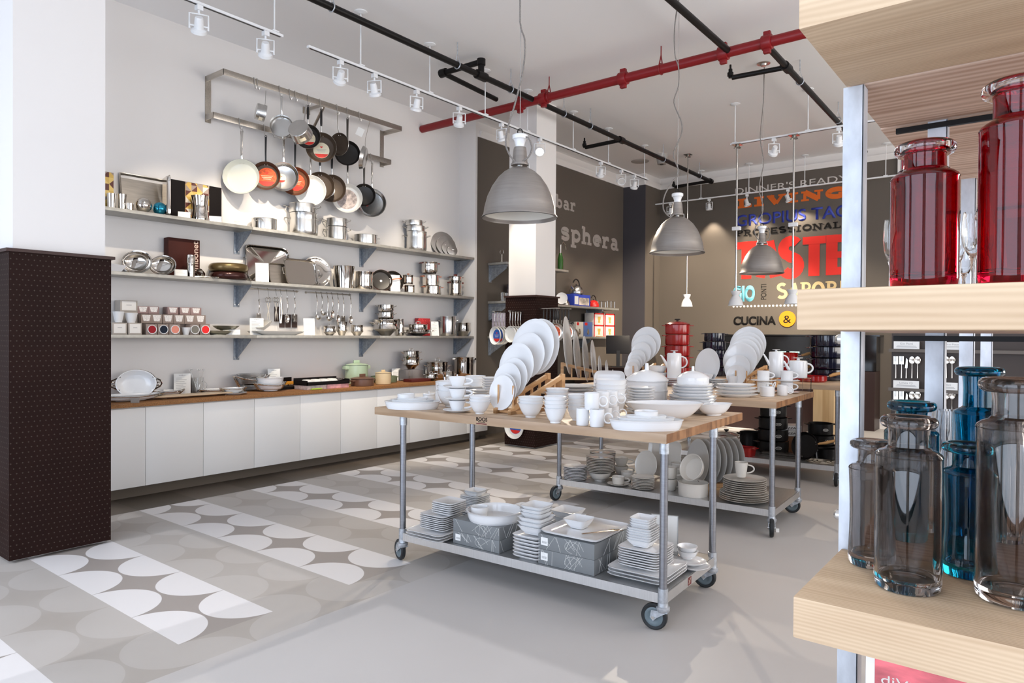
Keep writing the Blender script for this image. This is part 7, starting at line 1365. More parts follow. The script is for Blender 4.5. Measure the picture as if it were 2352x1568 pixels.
P = t3(1866, 878, 0.13); R = sz(31, P); t = pot(P, R, sz(14, P), 'red frying pan with a pale wooden handle on the third table', REDE, None, handles='none', hdir=CYAW, name='red_frying_pan', bevel=0.2); MB().tube([(R*0.95, 0, sz(11, P)), (R*1.25, 0, sz(13, P))], 0.010, 8, flat=0.5).obj('handle_root', STEEL, t); MB().tube([(R*1.25, 0, sz(13, P)), (R*1.6, 0, sz(17, P)), (R*2.4, 0, sz(22, P))], [0.014, 0.02, 0.013], 10).obj('handle', WOODH, t)
P = t3(1810, 872, 0.12); z = 0
for i, lab in enumerate(('lower', 'upper')): h = sz(30, P); R = sz(21, P); t = pot(P+Vector((0, 0, z)), R, h, '%s red enamel saucepan with a wooden handle behind the white pots' % lab, REDE, 'red saucepans with wooden handles', handles='none', hdir=CYAW-0.1, name='red_saucepan'); MB().tube([(R*0.95, 0, h*0.75), (R*1.4, 0, h*0.8)], 0.010, 8, flat=0.5).obj('handle_root', STEEL, t); MB().tube([(R*1.4, 0, h*0.8), (R*2.0, 0, h*0.92), (R*2.7, 0, h*1.05)], [0.013, 0.018, 0.013], 10).obj('handle', WOODH, t); z += h+0.004
P = t3(1767, 872, 0.1); pot(P, sz(16, P), sz(14, P), 'small shiny steel pan behind the tall white pot', CHROME, None, handles='wire', hdir=CYAW)
P = t3(1776, 874, 0.1); pot(P, sz(22, P), sz(10, P), 'low red enamel gratin dish behind the cups', REDE, None, handles='lug', hdir=CYAW, name='gratin_dish')
# lower shelf of the third table
g = 'black iron pots on the third lower shelf'
def badge(t, R, h, m=LINE):
    mb = MB(); vs = []; rw, rh = 0.42, h*0.22
    mb.tube([((R*1.012)*math.cos(-PI/2-CYAW*0+0.5*rw*math.cos(q)), (R*1.012)*math.sin(-PI/2+0.5*rw*math.cos(q)), h*0.5+rh*0.5*math.sin(q)) for q in [i*PI/12 for i in range(24)]], 0.0022, 5, cyc=True)
    for k in range(5): a = -PI/2-rw*0.3+k*rw*0.15; mb.tube([(R*1.012*math.cos(a), R*1.012*math.sin(a), h*0.46), (R*1.012*math.cos(a), R*1.012*math.sin(a), h*0.55)], 0.0022, 5)
    mb.obj('badge', m, t)
P = l3(1775, 1041, 0.14); z = 0
for i, (w_, h) in enumerate(((68, 26), (66, 26), (63, 26), (58, 27))): t = enamel(P+Vector((0, 0, z)), sz(w_/2, P), sz(h, P), '%s black iron pot of the four pot tower under the third table' % ('bottom', 'second', 'third', 'top')[i], BLACKM, g); badge(t, sz(w_/2, P), sz(h, P)); z += sz(h, P)+0.003
P = l3(1884, 1014, 0.16); z = 0
for i, (w_, h) in enumerate(((66, 24), (58, 22), (54, 26))): t = enamel(P+Vector((0, 0, z)), sz(w_/2, P), sz(h, P), '%s black iron pot of the three pot tower by the upright' % ('bottom', 'middle', 'top')[i], BLACKM, g); badge(t, sz(w_/2, P), sz(h, P)); z += sz(h, P)+0.003
P = l3(1724, 1018, 0.12); t = enamel(P, sz(24, P), sz(36, P), 'round black pot behind the red baking dish', BLACKM, g)
P = l3(1668, 1026, 0.1); z = sz(18, P); pot(P, sz(28, P), sz(20, P), 'shallow pale glass dish at the left of the third lower shelf', GLASS, None, handles='lug', hdir=CYAW, name='glass_dish'); t = thing('glass_cover', 'domed clear glass cover with a black knob left of the black pots', 'cover', TM(P+Vector((0, 0, sz(24, P))))); R = sz(28, P); MB().lathe([(R, 0), (R*0.98, 0.01), (R*0.6, R*0.22), (0, R*0.3), ], 32).lathe([(R*0.97, 0.002), (R*0.58, R*0.2), (0, R*0.28)], 32).obj('dome', GLASS, t); MB().lathe([(R*0.06, R*0.29), (R*0.2, R*0.44), (R*0.18, R*0.5), (0, R*0.51)], 16).obj('knob', BLACKP, t)
P = l3(1706, 1048, 0.08); w_ = sz(56, P); t = thing('baking_dish', 'red rectangular enamel baking dish on the third lower shelf', 'dish', TM(P, CYAW-0.75)); link('dish', bowl_me(round(w_*0.34, 3), round(w_*0.31, 3), round(sz(20, P), 3), REDE, 8, sx=1.35, curve=0.5, foot_h=0.004), t); [MB().box(s*w_*0.46, s*w_*0.46+s*0.04, -0.05, 0.05, sz(18, P), sz(20, P)).obj('handle', REDE, t, bevel=0.004) if s > 0 else MB().box(s*w_*0.46-0.04, s*w_*0.46, -0.05, 0.05, sz(18, P), sz(20, P)).obj('handle', REDE, t, bevel=0.004) for s in (-1, 1)]
P = l3(1660, 1030, 0.1); t = thing('baking_dish', 'red baking dish half hidden behind the standing plates', 'dish', TM(P, CYAW-0.75)); link('dish', bowl_me(round(w_*0.30, 3), round(w_*0.27, 3), round(sz(16, P), 3), REDE, 8, sx=1.3, curve=0.5, foot_h=0.004), t)
P = l3(1812, 985, 0.11); 
for i in range(2):
    t = gbox((P.x, P.y, SHZ+0.0008+0.19+i*0.062), 0.22, 0.22, 0.06, 'white pizza stone carton, %s of two behind the black pots' % ('lower', 'upper')[i], WHITEC, 0.55, 'pizza stone cartons', name='pizza_carton')
    M = Matrix.Translation((-0.08, -0.1105, 0.022)) @ Matrix.Rotation(PI/2, 4, 'X'); me = font_word('box_lettering', 'PIZZA', LBK, '', M, 0.022, 0.13, extrude=0, offset=0.02); link('box_lettering', me, t)
t = gbox((P.x, P.y, SHZ+0.0008), 0.20, 0.20, 0.188, 'brown carton under the two white pizza cartons', mat('kraft_carton', (0.22, 0.09, 0.035), 0.6), 0.55, None)
P = l3(1847, 1057, 0.02); C = P+Vector((0, 0, sz(33, P))); pan(C, sz(32, P), (-0.25, -1, 0.2), 'black round grill pan standing on edge under the third table', BLACKM, BLACKM, 0.10, BLACKM, group=None, roll=-1.2, name='grill_pan')
P = l3(1898, 1056, 0.08); R = sz(20, P); t = pot(P, R, sz(24, P), 'black saucepan with a wooden handle at the right of the third shelf', BLACKM, None, handles='none', hdir=CYAW+PI, name='black_saucepan'); MB().tube([(R*0.95, 0, sz(20, P)), (R*1.4, 0, sz(26, P)), (R*1.2, 0, sz(34, P))], 0.008, 8).obj('handle_root', STEEL, t); MB().tube([(R*1.2, 0, sz(34, P)), (R*0.1, 0, sz(37, P)), (-R*1.0, 0, sz(42, P))], [0.013, 0.02, 0.013], 10).obj('handle', WOODH, t)
P = l3(1886, 1053, 0); card(P, sz(22, P), sz(17, P), 'small pale price card leaning on the black saucepan', CYAW, 0.3, lines=2)
P = l3(1888, 1064, 0.06); t = thing('trivet', 'openwork silver metal trivet at the front of the third lower shelf', 'trivet', TM(P)); mb = MB(); R = sz(34, P)
for rr in (1, 0.62, 0.3): mb.tube([(R*rr*math.cos(q), R*rr*0.8*math.sin(q), 0.012) for q in [i*PI/14 for i in range(28)]], 0.006, 6, cyc=True)
for k in range(8): mb.tube([(R*0.3*math.cos(k*PI/4), R*0.24*math.sin(k*PI/4), 0.012), (R*math.cos(k*PI/4), R*0.8*math.sin(k*PI/4), 0.012)], 0.005, 6)
mb.obj('grid', mat('antique_silver', (0.35, 0.31, 0.25), 0.3, 0.9), t)
P = l3(1798, 1051, 0.05); solo('iron_rack', MB().box(-0.24, 0.24, -0.05, 0.05, 0, 0.02).box(-0.22, 0.22, -0.04, 0.04, 0.024, 0.044), mat('dark_steel_handle', (0.07, 0.06, 0.05)), 'flat dark grill plates stacked before the black pots', 'grill plate', TM(P, CYAW-0.6))

# ================================================================== BACK OF THE ROOM
DARKC = mat('dark_cabinet', (0.030, 0.014, 0.012), 0.4)
P0 = at(1655, 905, 1, 12.0); P1 = at(1868, 905, 1, 12.0)
t = thing('sales_counter', 'long dark brown cabinet behind the third table', 'cabinet', (0, 0, 0)); MB().box(-5.0, -3.15, 11.6, 12.35, 0.0, 0.94).obj('body', DARKC, t); MB().box(-5.02, -3.13, 11.58, 12.37, 0.94, 0.97).obj('top_board', BLACKP, t)
WB = wood('ash_boards', (0.52, 0.33, 0.15), (0.70, 0.50, 0.27), 'Z', 5, 0.5, strips=0.09)
q = at(1891, 940, 1, 10.6); solo('timber_panel', MB().box(q.x-0.14, q.x+0.14, 10.6, 10.68, 0, 1.05), WB, 'upright pale timber panel behind the third table', 'panel')
solo('oven_niche', MB().box(-4.9, -2.3, 12.70, 13.03, 0.98, 1.55).box(-4.95, -2.25, 12.68, 13.03, 1.555, 1.58), mat('black_glass_front', (0.008, 0.008, 0.009), 0.08), 'black glass fronted wall unit below the yellow ampersand', 'wall unit')
solo('wall_unit_base', MB().box(-4.9, -2.3, 12.6, 13.03, 0.0, 0.975), DARKC, 'dark base cabinet below the black glass wall unit', 'cabinet')
for px, lab in ((1800, 'left'), (1822, 'right')): q = at(px, 780, 1, 12.64); solo('appliance', MB().box(-0.09, 0.09, -0.03, 0.03, 0, 0.10).box(-0.05, 0.05, -0.03, 0.03, 0.10, 0.28).box(-0.11, 0.11, -0.03, 0.03, 0.28, 0.31), mat('pale_blue_appliance', (0.30, 0.42, 0.48), 0.4), 'pale blue grey appliance before the black wall unit, %s one' % lab, 'appliance', TM((q.x, 12.64, 0.976)), 'appliances before the wall unit')
# cash desk monitor
q = at(1420, 812, 1, 10.6); t = thing('monitor', 'black flat monitor in the dark corner behind the plates', 'monitor', TM((q.x, 10.6, 1.0), CYAW)); w_ = sz(27, q); h_ = sz(42, q)
zz = q.z-1.0; MB().box(-w_, w_, -0.02, 0.02, zz, zz+h_, Matrix.Rotation(-0.12, 4, 'X')).obj('screen', mat('screen_black', (0.012, 0.011, 0.012), 0.4, spec=0.2), t, bevel=0.004); MB().box(-0.03, 0.03, 0.0, 0.03, 0, zz+0.05).box(-0.12, 0.12, -0.08, 0.08, 0, 0.012).obj('stand', BLACKP, t)
solo('cash_desk', MB().box(q.x-0.7, q.x+0.6, 10.3, 10.95, 0, 0.998), DARKC, 'dark brown cash desk under the black monitor', 'desk')
# shelves on the dark wall
SXF = -6.50; DS = {1: 2.645, 2: 2.055, 3: 1.520}; ends = {1: 9.86, 2: 11.60, 3: 11.18}
for k in (1, 2, 3):
    solo('wall_shelf', MB().box(DWX+0.002, SXF, 8.17, ends[k], DS[k]-0.035, DS[k]), shelfm, '%s grey steel shelf on the dark wall behind the column' % ('top', 'middle', 'lowest')[k-1], 'shelf', group='shelves on the dark wall', bevel=0.003)
    for j, by in enumerate((8.22, ends[k]-0.55)):
        t = thing('shelf_bracket', '%s bracket under the %s shelf of the dark wall' % (('left', 'right')[j], ('top', 'middle', 'lowest')[k-1]), 'bracket', (DWX, by, DS[k]-0.036), 'brackets on the dark wall')
        MB().box(0.002, 0.008, -0.034, 0.034, -0.26, -0.001).obj('wall_plate', GALVB, t); MB().prism([(0.008, -0.002), (0.33, -0.002), (0.33, -0.06), (0.012, -0.25), (0.008, -0.25)], -0.003, 0.003, Matrix.Rotation(PI/2, 4, 'X')).obj('gusset', GALVB, t); MB().box(0.008, 0.34, -0.02, 0.02, -0.03, -0.001).obj('top_flange', GALVB, t)
def D(px, k, X=-6.66, py=None): P = at(px, py or (620, 700, 770)[k-1], 0, X); return Vector((X, P.y, DS[k]+0.0008))
P = D(1287, 1); t = thing('soda_siphon', 'green glass bottle with a silver siphon spout on the dark wall', 'siphon', P); MB().lathe([(0, 0), (0.05, 0), (0.05, 0.20), (0.03, 0.27), (0.022, 0.30), (0, 0.30)], 24).obj('bottle', mat('green_glass', (0.015, 0.06, 0.01), 0.12, coat=0.3), t); MB().lathe([(0.026, 0.30), (0.024, 0.44), (0, 0.45)], 16).tube([(0, 0, 0.44), (0.0, 0.08, 0.50), (0.0, 0.15, 0.45), (0, 0.17, 0.38)], 0.008, 8).obj('spout', CHROME, t)
P = D(1146, 1, -6.7); P.y = max(P.y, 8.3); t = thing('ring_stand', 'thin metal ring ornament on the top shelf of the dark wall', 'ornament', P); MB().tube([(0.035*math.cos(q), 0, 0.17+0.035*math.sin(q)) for q in [i*PI/10 for i in range(20)]], 0.005, 6, cyc=True).tube([(0, 0, 0), (0, 0, 0.135)], 0.006, 8).lathe([(0.03, 0), (0.02, 0.02), (0, 0.025)], 14).obj('ring', NICKEL, t)
def kettle(P, R, label, m, hm=BLACKP, group='kettles on the dark wall shelves'):
    t = thing('kettle', label, 'kettle', P, group); MB().lathe([(0, 0), (R*0.92, 0), (R, R*0.15), (R*0.98, R*0.5), (R*0.75, R*1.0), (R*0.35, R*1.25), (0, R*1.3)], 32).obj('kettle_body', m, t); MB().lathe([(R*0.05, R*1.28), (R*0.12, R*1.42), (0, R*1.46)], 14).obj('lid_knob', hm, t)
    MB().tube([(0, -R*0.7, R*0.75), (0, -R*1.15, R*1.1), (0, -R*1.25, R*1.2)], [R*0.16, R*0.1, R*0.08], 10).obj('spout', m, t); MB().tube([(0, R*0.85*math.cos(q), R*1.15+R*0.95*math.sin(q)) for q in [PI*i/12 for i in range(11)]], R*0.085, 8).obj('handle', hm, t); return t
BLUC = mat('blue_carton', (0.03, 0.06, 0.42), 0.5); 
P = D(1330, 2, -6.68); y0, y1 = D(1308, 2).y, D(1346, 2).y; t = gbox((-6.68, (y0+y1)/2, DS[2]+0.0008), 0.22, y1-y0, 0.205, 'blue and white kettle carton on the middle shelf of the dark wall', BLUC, 0, None); MB().box(0.111, 0.112, -0.20*(y1-y0), 0.42*(y1-y0), 0.02, 0.15).obj('picture_panel', mat('carton_picture', (0.55, 0.48, 0.42), 0.5, noise=0.6, nscale=12), t); MB().box(0.111, 0.1125, -0.46*(y1-y0), -0.24*(y1-y0), 0.03, 0.17).obj('white_panel', PAPER, t)
kettle((-6.68, (y0+y1)/2-0.03, DS[2]+0.207), 0.13, 'large steel kettle with a black ring handle on the blue carton', STEEL); kettle(D(1318, 2, -6.74)+Vector((0, 0, 0)), 0.10, 'steel kettle behind the blue carton', NICKEL) if False else None
kettle(D(1363, 2, -6.66), 0.105, 'small red kettle with a black handle on the dark wall', mat('red_kettle', (0.62, 0.02, 0.015), 0.15, coat=0.5)); kettle(D(1299, 2, -6.66), 0.075, 'small dark steel kettle left of the blue carton', NICKEL)
P = D(1393, 2, -6.66); t = thing('wire_caddy', 'low chrome wire caddy near the end of the middle shelf', 'caddy', P); mb = MB(); [mb.tube([(-0.1, -0.14, z), (0.1, -0.14, z), (0.1, 0.14, z), (-0.1, 0.14, z)], 0.003, 6, cyc=True) for z in (0.01, 0.13)]; [mb.tube([(x, y, 0.01), (x, y, 0.13)], 0.003, 6) for x in (-0.1, 0.1) for y in (-0.14, 0, 0.14)]; mb.obj('wire_frame', CHROME, t)
P = D(1294, 2, -6.62); solo('white_plate', plate_me(0.10, 0.02, WHITE), WHITE, 'small white plate on edge by the column on the middle shelf', 'plate', frame(P+Vector((0.0, -0.05, 0.115)), (0.5, -0.85, 0.1)))
RWC = mat('red_white_carton', (0.70, 0.66, 0.62), 0.5); RED2 = mat('red_carton_band', (0.55, 0.02, 0.02), 0.5); YEL = mat('yellow_picture', (0.55, 0.38, 0.10), 0.5)
for i in range(2):
    for j in range(2):
        y0, y1 = at((1364, 1389)[j], 740, 0, -6.58).y, at((1388, 1412)[j], 740, 0, -6.58).y; hh = 0.215
        t = gbox((-6.68, (y0+y1)/2, DS[3]+0.0008+i*(hh+0.002)), 0.20, y1-y0-0.004, hh, 'red and white fondue carton, %s %s of four' % (('lower', 'upper')[i], ('left', 'right')[j]), RWC, 0, 'fondue cartons'); L = y1-y0-0.004
        MB().box(0.1005, 0.102, -L/2, -L/2+0.03, 0, hh).box(0.1005, 0.102, -L/2, L/2, hh-0.025, hh).box(0.1005, 0.102, L/2-0.03, L/2, 0, hh).obj('red_band', RED2, t); MB().lathe([(0.04, 0), (0.03, 0.05), (0.05, 0.06), (0.055, 0.11), (0, 0.11)], 14, M=Matrix.Translation((0.1, 0, hh*0.18)) @ Matrix.Diagonal((0.03, 1, 1, 1))).obj('picture', YEL, t)
for x0, x1, m, lab in ((1324, 1341, mat('pale_book_carton', (0.55, 0.52, 0.47), 0.5), 'pale carton with a red tab'), (1342, 1362, mat('slate_blue_carton', (0.08, 0.14, 0.33), 0.5), 'slate blue carton with a picture')):
    y0, y1 = at(x0, 760, 0, -6.58).y, at(x1, 760, 0, -6.58).y; t = gbox((-6.66, (y0+y1)/2, DS[3]+0.0008), 0.14, y1-y0, 0.26, lab + ' on the lowest shelf of the dark wall', m, 0, None); L = y1-y0; MB().box(0.0705, 0.0715, -L*0.4, -L*0.1, 0.20, 0.25).obj('red_tab', RED2, t); MB().lathe([(0.03, 0), (0.04, 0.04), (0.02, 0.09), (0, 0.1)], 14, M=Matrix.Translation((0.0705, 0, 0.04)) @ Matrix.Diagonal((0.03, 1, 1, 1))).obj('picture', CHROME, t)
kettle(D(1315, 3, -6.64), 0.115, 'dark steel coffee server on the lowest shelf of the dark wall', NICKEL)
P = D(1376, 3, -6.55); gbox((-6.55, P.y+0.03, DS[3]+0.0008), 0.06, 0.20, 0.012, 'small wooden board before the fondue cartons', PALEW)
# goods left of the column on the dark wall
for i, px in enumerate((1119, 1125, 1131)): P = D(px, 2, -6.62); P.y = 8.22+0.10*i; solo('drinking_glass', MB().lathe([(0, 0), (0.032, 0), (0.036, 0.13), (0.033, 0.13), (0.03, 0.008), (0, 0.008)], 20), GLASS, 'clear drinking glass on the middle shelf left of the column, %s' % N1[i], 'glass', TM(P), 'glasses left of the column')
gbox((-6.7, 8.62, DS[2]+0.0008), 0.18, 0.16, 0.28, 'dark printed carton half behind the white column', mat('dark_print_carton', (0.10, 0.08, 0.09), 0.5, noise=0.7, nscale=20))
LIL = mat('lilac_carton', (0.42, 0.38, 0.46), 0.5)
for i in range(5): gbox((-6.68, 8.36, DS[3]+0.0008+i*0.071), 0.24, 0.34, 0.070, 'lilac grey carton in the pile left of the column, %s' % ORD[4-i], LIL, 0, 'lilac grey cartons')
# pans hanging on the brown column
def rackbar(pts, label): return solo('pan_bar', MB().tube(pts, 0.006, 8), STEEL, label, 'bar', group='pan bars on the column')
BLUL = mat('blue_label', (0.02, 0.10, 0.42), 0.5)
cx0, cx1, cy0 = -6.02, -5.497, 7.546
rackbar([(cx0+0.02, cy0-0.004, 1.86), (cx0+0.02, cy0-0.30, 1.86), (cx0+0.05, cy0-0.30, 1.86), (cx0+0.05, cy0-0.004, 1.86)], 'steel prong at the left of the column front'); rackbar([(cx0+0.29, cy0-0.004, 1.86), (cx0+0.29, cy0-0.30, 1.86), (cx0+0.32, cy0-0.30, 1.86), (cx0+0.32, cy0-0.004, 1.86)], 'steel prong at the middle of the column front')
rackbar([(cx1+0.004, cy0+0.06, 1.90), (cx1+0.32, cy0+0.06, 1.90), (cx1+0.32, cy0+0.10, 1.90), (cx1+0.004, cy0+0.10, 1.90)], 'steel prong at the front of the column side'); rackbar([(cx1+0.004, cy0+0.34, 1.90), (cx1+0.32, cy0+0.34, 1.90), (cx1+0.32, cy0+0.38, 1.90), (cx1+0.004, cy0+0.38, 1.90)], 'steel prong at the rear of the column side')
for i in range(4): pan((cx0+0.03, cy0-0.27+i*0.065, 1.53), 0.125, (-0.25, -0.95, 0.0), 'white pan on the left prong of the column, %s from the front' % N1[i], WHIN, WPAINT, 0.19, CHROME, sticker=(0.085, (BLUL, REDMK, PAPER), (0.05, 0.0)) if i < 2 else None, group='pans on the column', hw=0.010, depth=0.035)
for i in range(5): pan((cx0+0.305, cy0-0.28+i*0.058, 1.55), 0.11, (-0.2, -0.97, 0.0), 'pale pan on the middle prong of the column, %s from the front' % N1[i], WHIN, WPAINT, 0.19, CHROME, group='pans on the column', hw=0.010, depth=0.032)
for j, yy in enumerate((0.08, 0.36)):
    for i in range(5): pan((cx1+0.29-i*0.055, cy0+yy, 1.58), 0.12, (0.93, -0.36, 0.0), 'pan with a red picture label on the %s side prong, %s from the tip' % (('front', 'rear')[j], N1[i]), STEEL, STEEL, 0.19, BLACKP, hkind='grip', sticker=(0.08, (REDLB,), (0, 0)) if i == 0 else None, group='pans on the column', hw=0.010, depth=0.035)
rackbar([(cx0+0.30, cy0-0.004, 0.64), (cx0+0.30, cy0-0.08, 0.64), (cx0+0.30, cy0-0.08, 0.67)], 'short low prong on the column front')
P = at(1180, 980, 1, cy0-0.06); R = 0.165; pan((P.x, cy0-0.06, P.z), R, (0, -1, 0.02), 'white pan with a blue and red label hanging low on the column', WHIN, WPAINT, 0.10, BLACKP, sticker=(0.10, (BLUL, REDMK), (0, 0)), group='pans on the column', depth=0.04, roll=0)
solo('crate', MB().box(-0.06, 0.06, -0.06, 0.06, 0, 0.3), mat('rough_brown_timber', (0.06, 0.03, 0.018), 0.7, noise=0.5, nscale=20), 'short dark timber post on the floor left of the rear column', 'post', TM((-6.36, 8.25, 0)))
# ================================================================== FOREGROUND: TIMBER SHELF UNIT
UX0, UX1 = -0.44, 1.55; UY = 1.56
t = thing('shelving_unit', 'raw timber shelf unit on galvanised uprights in the right foreground', 'shelving', (0, 0, 0))
GALU = mat('galvanised_upright', (0.60, 0.63, 0.68), 0.45, 0.35, noise=0.16, nscale=22, stretch=(1, 1, 0.5))
END = wood('sawn_timber_face', (0.44, 0.285, 0.165), (0.76, 0.585, 0.40), 'X', 20, 0.8, scale=0.7, wave=0.55, bump=0.4, straight=90)
def planks(z1, rows, th=0.09):
    for y0, y1 in rows:
        o = MB().box(UX0+random.uniform(-0.004, 0.006), UX1, y0, y1, z1-th, z1).obj('plank', TIMBER if y0 > UY+0.01 else END, t, bevel=0.004)
planks(2.293, [(UY, 1.997), (2.006, 2.455), (2.475, 2.90), (2.91, 3.34), (3.35, 3.78), (3.79, 4.21), (4.26, 4.7)])
planks(1.643, [(UY, 1.74), (1.745, 2.00), (2.006, 2.455), (2.475, 2.70)], 0.088)
planks(0.977, [(UY, 1.997), (2.006, 2.455), (2.475, 2.70)])
def upright(x, y, w_, z0=0.0, z1=2.203):
    MB().box(x, x+w_, y, y+0.004, z0, z1).box(x+w_-0.004, x+w_, y, y+0.05, z0, z1).obj('upright', GALU, t, bevel=0.001)
for z0, z1 in ((0.0, 0.887), (0.978, 1.554), (1.644, 2.202)): upright(-0.452 + 0.004, 2.000, 0.052, z0, z1) if False else None
upright(-0.4485, 1.9985, 0.050, 0.0, 2.203)
for x, y in ((-0.312, 2.465), (-0.312, 3.44), (-0.312, 4.52)): upright(x, y, 0.052, 0.0 if y > 2.7 else 0.0, 2.203)
for z in (2.19, 1.54, 0.872):
    for y in (2.459, ) + ((4.225,) if z > 2 else ()): MB().box(-0.398, UX1, y, y+0.014, z-0.010, z+0.006).obj('cross_bar', BLACKM, t)
for z in (1.535, 1.06): MB().lathe([(0.014, 0), (0.014, 0.010), (0.009, 0.016), (0, 0.018)], 14, M=TM((-0.4486, 2.02, z), 0, 0, -PI/2)).obj('bolt', STEEL, t)
# tinted glass bottles
def gm(name, col, rough=0.01): return mat(name, col, rough, trans=1.0, ior=1.46)
RUBY = gm('ruby_glass', (0.48, 0.004, 0.022)); TEAL = gm('teal_glass', (0.01, 0.27, 0.40)); SMOKE = gm('smoke_glass', (0.50, 0.47, 0.455)); RIMG = gm('clear_rim_glass', (0.95, 0.95, 0.96))
def bottle(x, y, z, R, H, label, m, rim_m=None, neck=0.55, rimR=0.80, neckH=0.16, wave=0.0, group='glass bottles', sh=0.06):
    t = thing('glass_bottle', label, 'bottle', (x, y, z+0.0008), group)
    hN = H*neckH; hS = H - hN - R*0.45; rn = R*neck; rr = R*rimR; th = 0.005
    out = [(0, 0.004), (R*0.88, 0.0), (R*0.96, 0.006), (R*0.99, 0.02)]
    for i in range(1, 11): a = i/10; out.append((R*(0.985-wave*math.sin(a*PI*1.0)), 0.02+(hS-0.02)*a))
    out += [(R*1.0, hS+R*0.04), (R*0.97, hS+R*0.12), (R*0.85, hS+R*0.22), (rn*1.12, hS+R*0.28), (rn, hS+R*0.36), (rn*0.98, hS+R*0.45+hN*0.4), (rn*1.05, H-R*0.2)]
    inn = [(max(0, r-th), zz) for r, zz in out[4:]]; inn[0] = (inn[0][0]-0.002, 0.030)
    prof = out + [(rn*1.05-th*0.5, H-R*0.19)] + inn[::-1] + [(R*0.6, 0.024), (0, 0.024)]
    MB().lathe(prof, 56).obj('bottle_body', m, t)
    rm = rim_m or m
    mr = R*0.19; MB().lathe([(rr-mr+mr*math.cos(q), H-mr*1.05+mr*1.05*math.sin(q)) for q in [i*PI/10 for i in range(20)]], 56, closed=True).obj('rim', rm, t)
    return t
zb, zm = 0.977, 1.643
def bp(px, py, z, r): return foot(px, py, z, r)
# lower shelf
P = bp(2083, 1371, zb, 0.0); R = sz(71, P)*1.02; P = bp(2083, 1371, zb, R); H = (at(2083, 955, 1, P.y).z-zb); bottle(P.x, P.y, zb, R, H, 'tall smoky clear bottle, front left on the lower timber shelf', SMOKE, SMOKE, neck=0.62, rimR=0.85)
P = bp(2000, 1312, zb, 0.062); R = sz(49, P); H = (at(1995, 1010, 1, P.y).z-zb); bottle(P.x, P.y, zb, R, H, 'short smoky clear bottle at the left end of the lower timber shelf', SMOKE, SMOKE, neck=0.62, rimR=0.95, wave=0.06)
P = bp(2330, 1402, zb, 0.0); R = sz(85, P); P = bp(2332, 1404, zb, R); H = (at(2322, 868, 1, P.y).z-zb); bottle(P.x, P.y, zb, R, H, 'tallest smoky clear bottle, front right on the lower timber shelf', SMOKE, SMOKE, neck=0.62, rimR=0.95)
P = bp(2222, 1335, zb, 0.06); R = sz(54, P); H = (at(2230, 1018, 1, P.y).z-zb); bottle(P.x, P.y, zb, R, H, 'short teal blue bottle behind the tallest smoky one', TEAL, TEAL, neck=0.6, rimR=1.0, wave=0.08)
P = bp(2090, 1250, zb, 0.07); R = sz(56, P); H = (at(2073, 920, 1, P.y).z-zb); bottle(P.x, P.y, zb, R, H, 'teal blue bottle behind the front left smoky bottle', TEAL, TEAL, neck=0.58, rimR=0.9)
P = bp(2245, 1245, zb, 0.07); R = sz(52, P); H = (at(2240, 843, 1, P.y).z-zb); bottle(P.x, P.y, zb, R, H, 'tall teal blue bottle at the back of the lower timber shelf', TEAL, TEAL, neck=0.62, rimR=0.95, wave=0.06, neckH=0.22)
# middle shelf
Rr = sz(70, at(2120, 655, 1, 1.66)); y_ = UY+0.11; q = at(2121, 655, 1, y_); R = sz(70, q); H = at(2125, 330, 1, y_).z-zm; bottle(q.x, y_, zm, R, H, 'shorter ruby red bottle with a clear lip on the middle timber shelf', RUBY, RIMG, neck=0.62, rimR=0.90)
q = at(2338, 655, 1, y_); R = sz(80, q); H = at(2330, 190, 1, y_).z-zm; bottle(q.x, y_, zm, R, H, 'taller ruby red bottle with a clear lip at the right edge', RUBY, RIMG, neck=0.66, rimR=0.95)
y2 = UY+0.33; q = at(2118, 650, 1, y2); R = sz(58, q); H = at(2130, 326, 1, y2).z-zm; bottle(q.x, y2, zm, R, H, 'ruby red bottle almost hidden behind the shorter one', RUBY, RUBY, neck=0.8, rimR=0.85)
def wineglass(P, R, H, label, tilt=None):
    pr = [(0, 0.004), (R*0.85, 0.001), (R*0.85, 0.003), (0.008, 0.008), (0.005, H*0.15), (0.005, H*0.42), (R*0.35, H*0.48), (R*0.85, H*0.62), (R, H*0.75), (R*0.93, H*0.9), (R*0.82, H), (R*0.80, H), (R*0.91, H*0.9), (R*0.97, H*0.75), (R*0.82, H*0.62), (R*0.32, H*0.49), (0, H*0.465)]
    M = TM(P) if tilt is None else TM(P) @ Matrix.Rotation(tilt, 4, 'Y')
    solo('wine_glass', MB().lathe(pr, 36), GLASS, label, 'glass', M, 'wine glasses on the middle timber shelf')
for px, yt, y, w_, lab in ((2048, 505, 2.30, 32, 'clear wine glass left of the shorter ruby bottle'), (2203, 505, 2.25, 30, 'clear wine glass between the ruby bottles, left one'), (2236, 488, 2.15, 44, 'clear wine glass between the ruby bottles, right one'), (2215, 560, 2.45, 40, 'clear wine glass low behind the pair between the bottles'), (2170, 470, 2.35, 30, 'clear wine glass behind the shorter ruby bottle')):
    q = at(px, yt, 1, y); wineglass((q.x, y, zm+0.0008), sz(w_/2, q)*1.1, q.z-zm, lab)
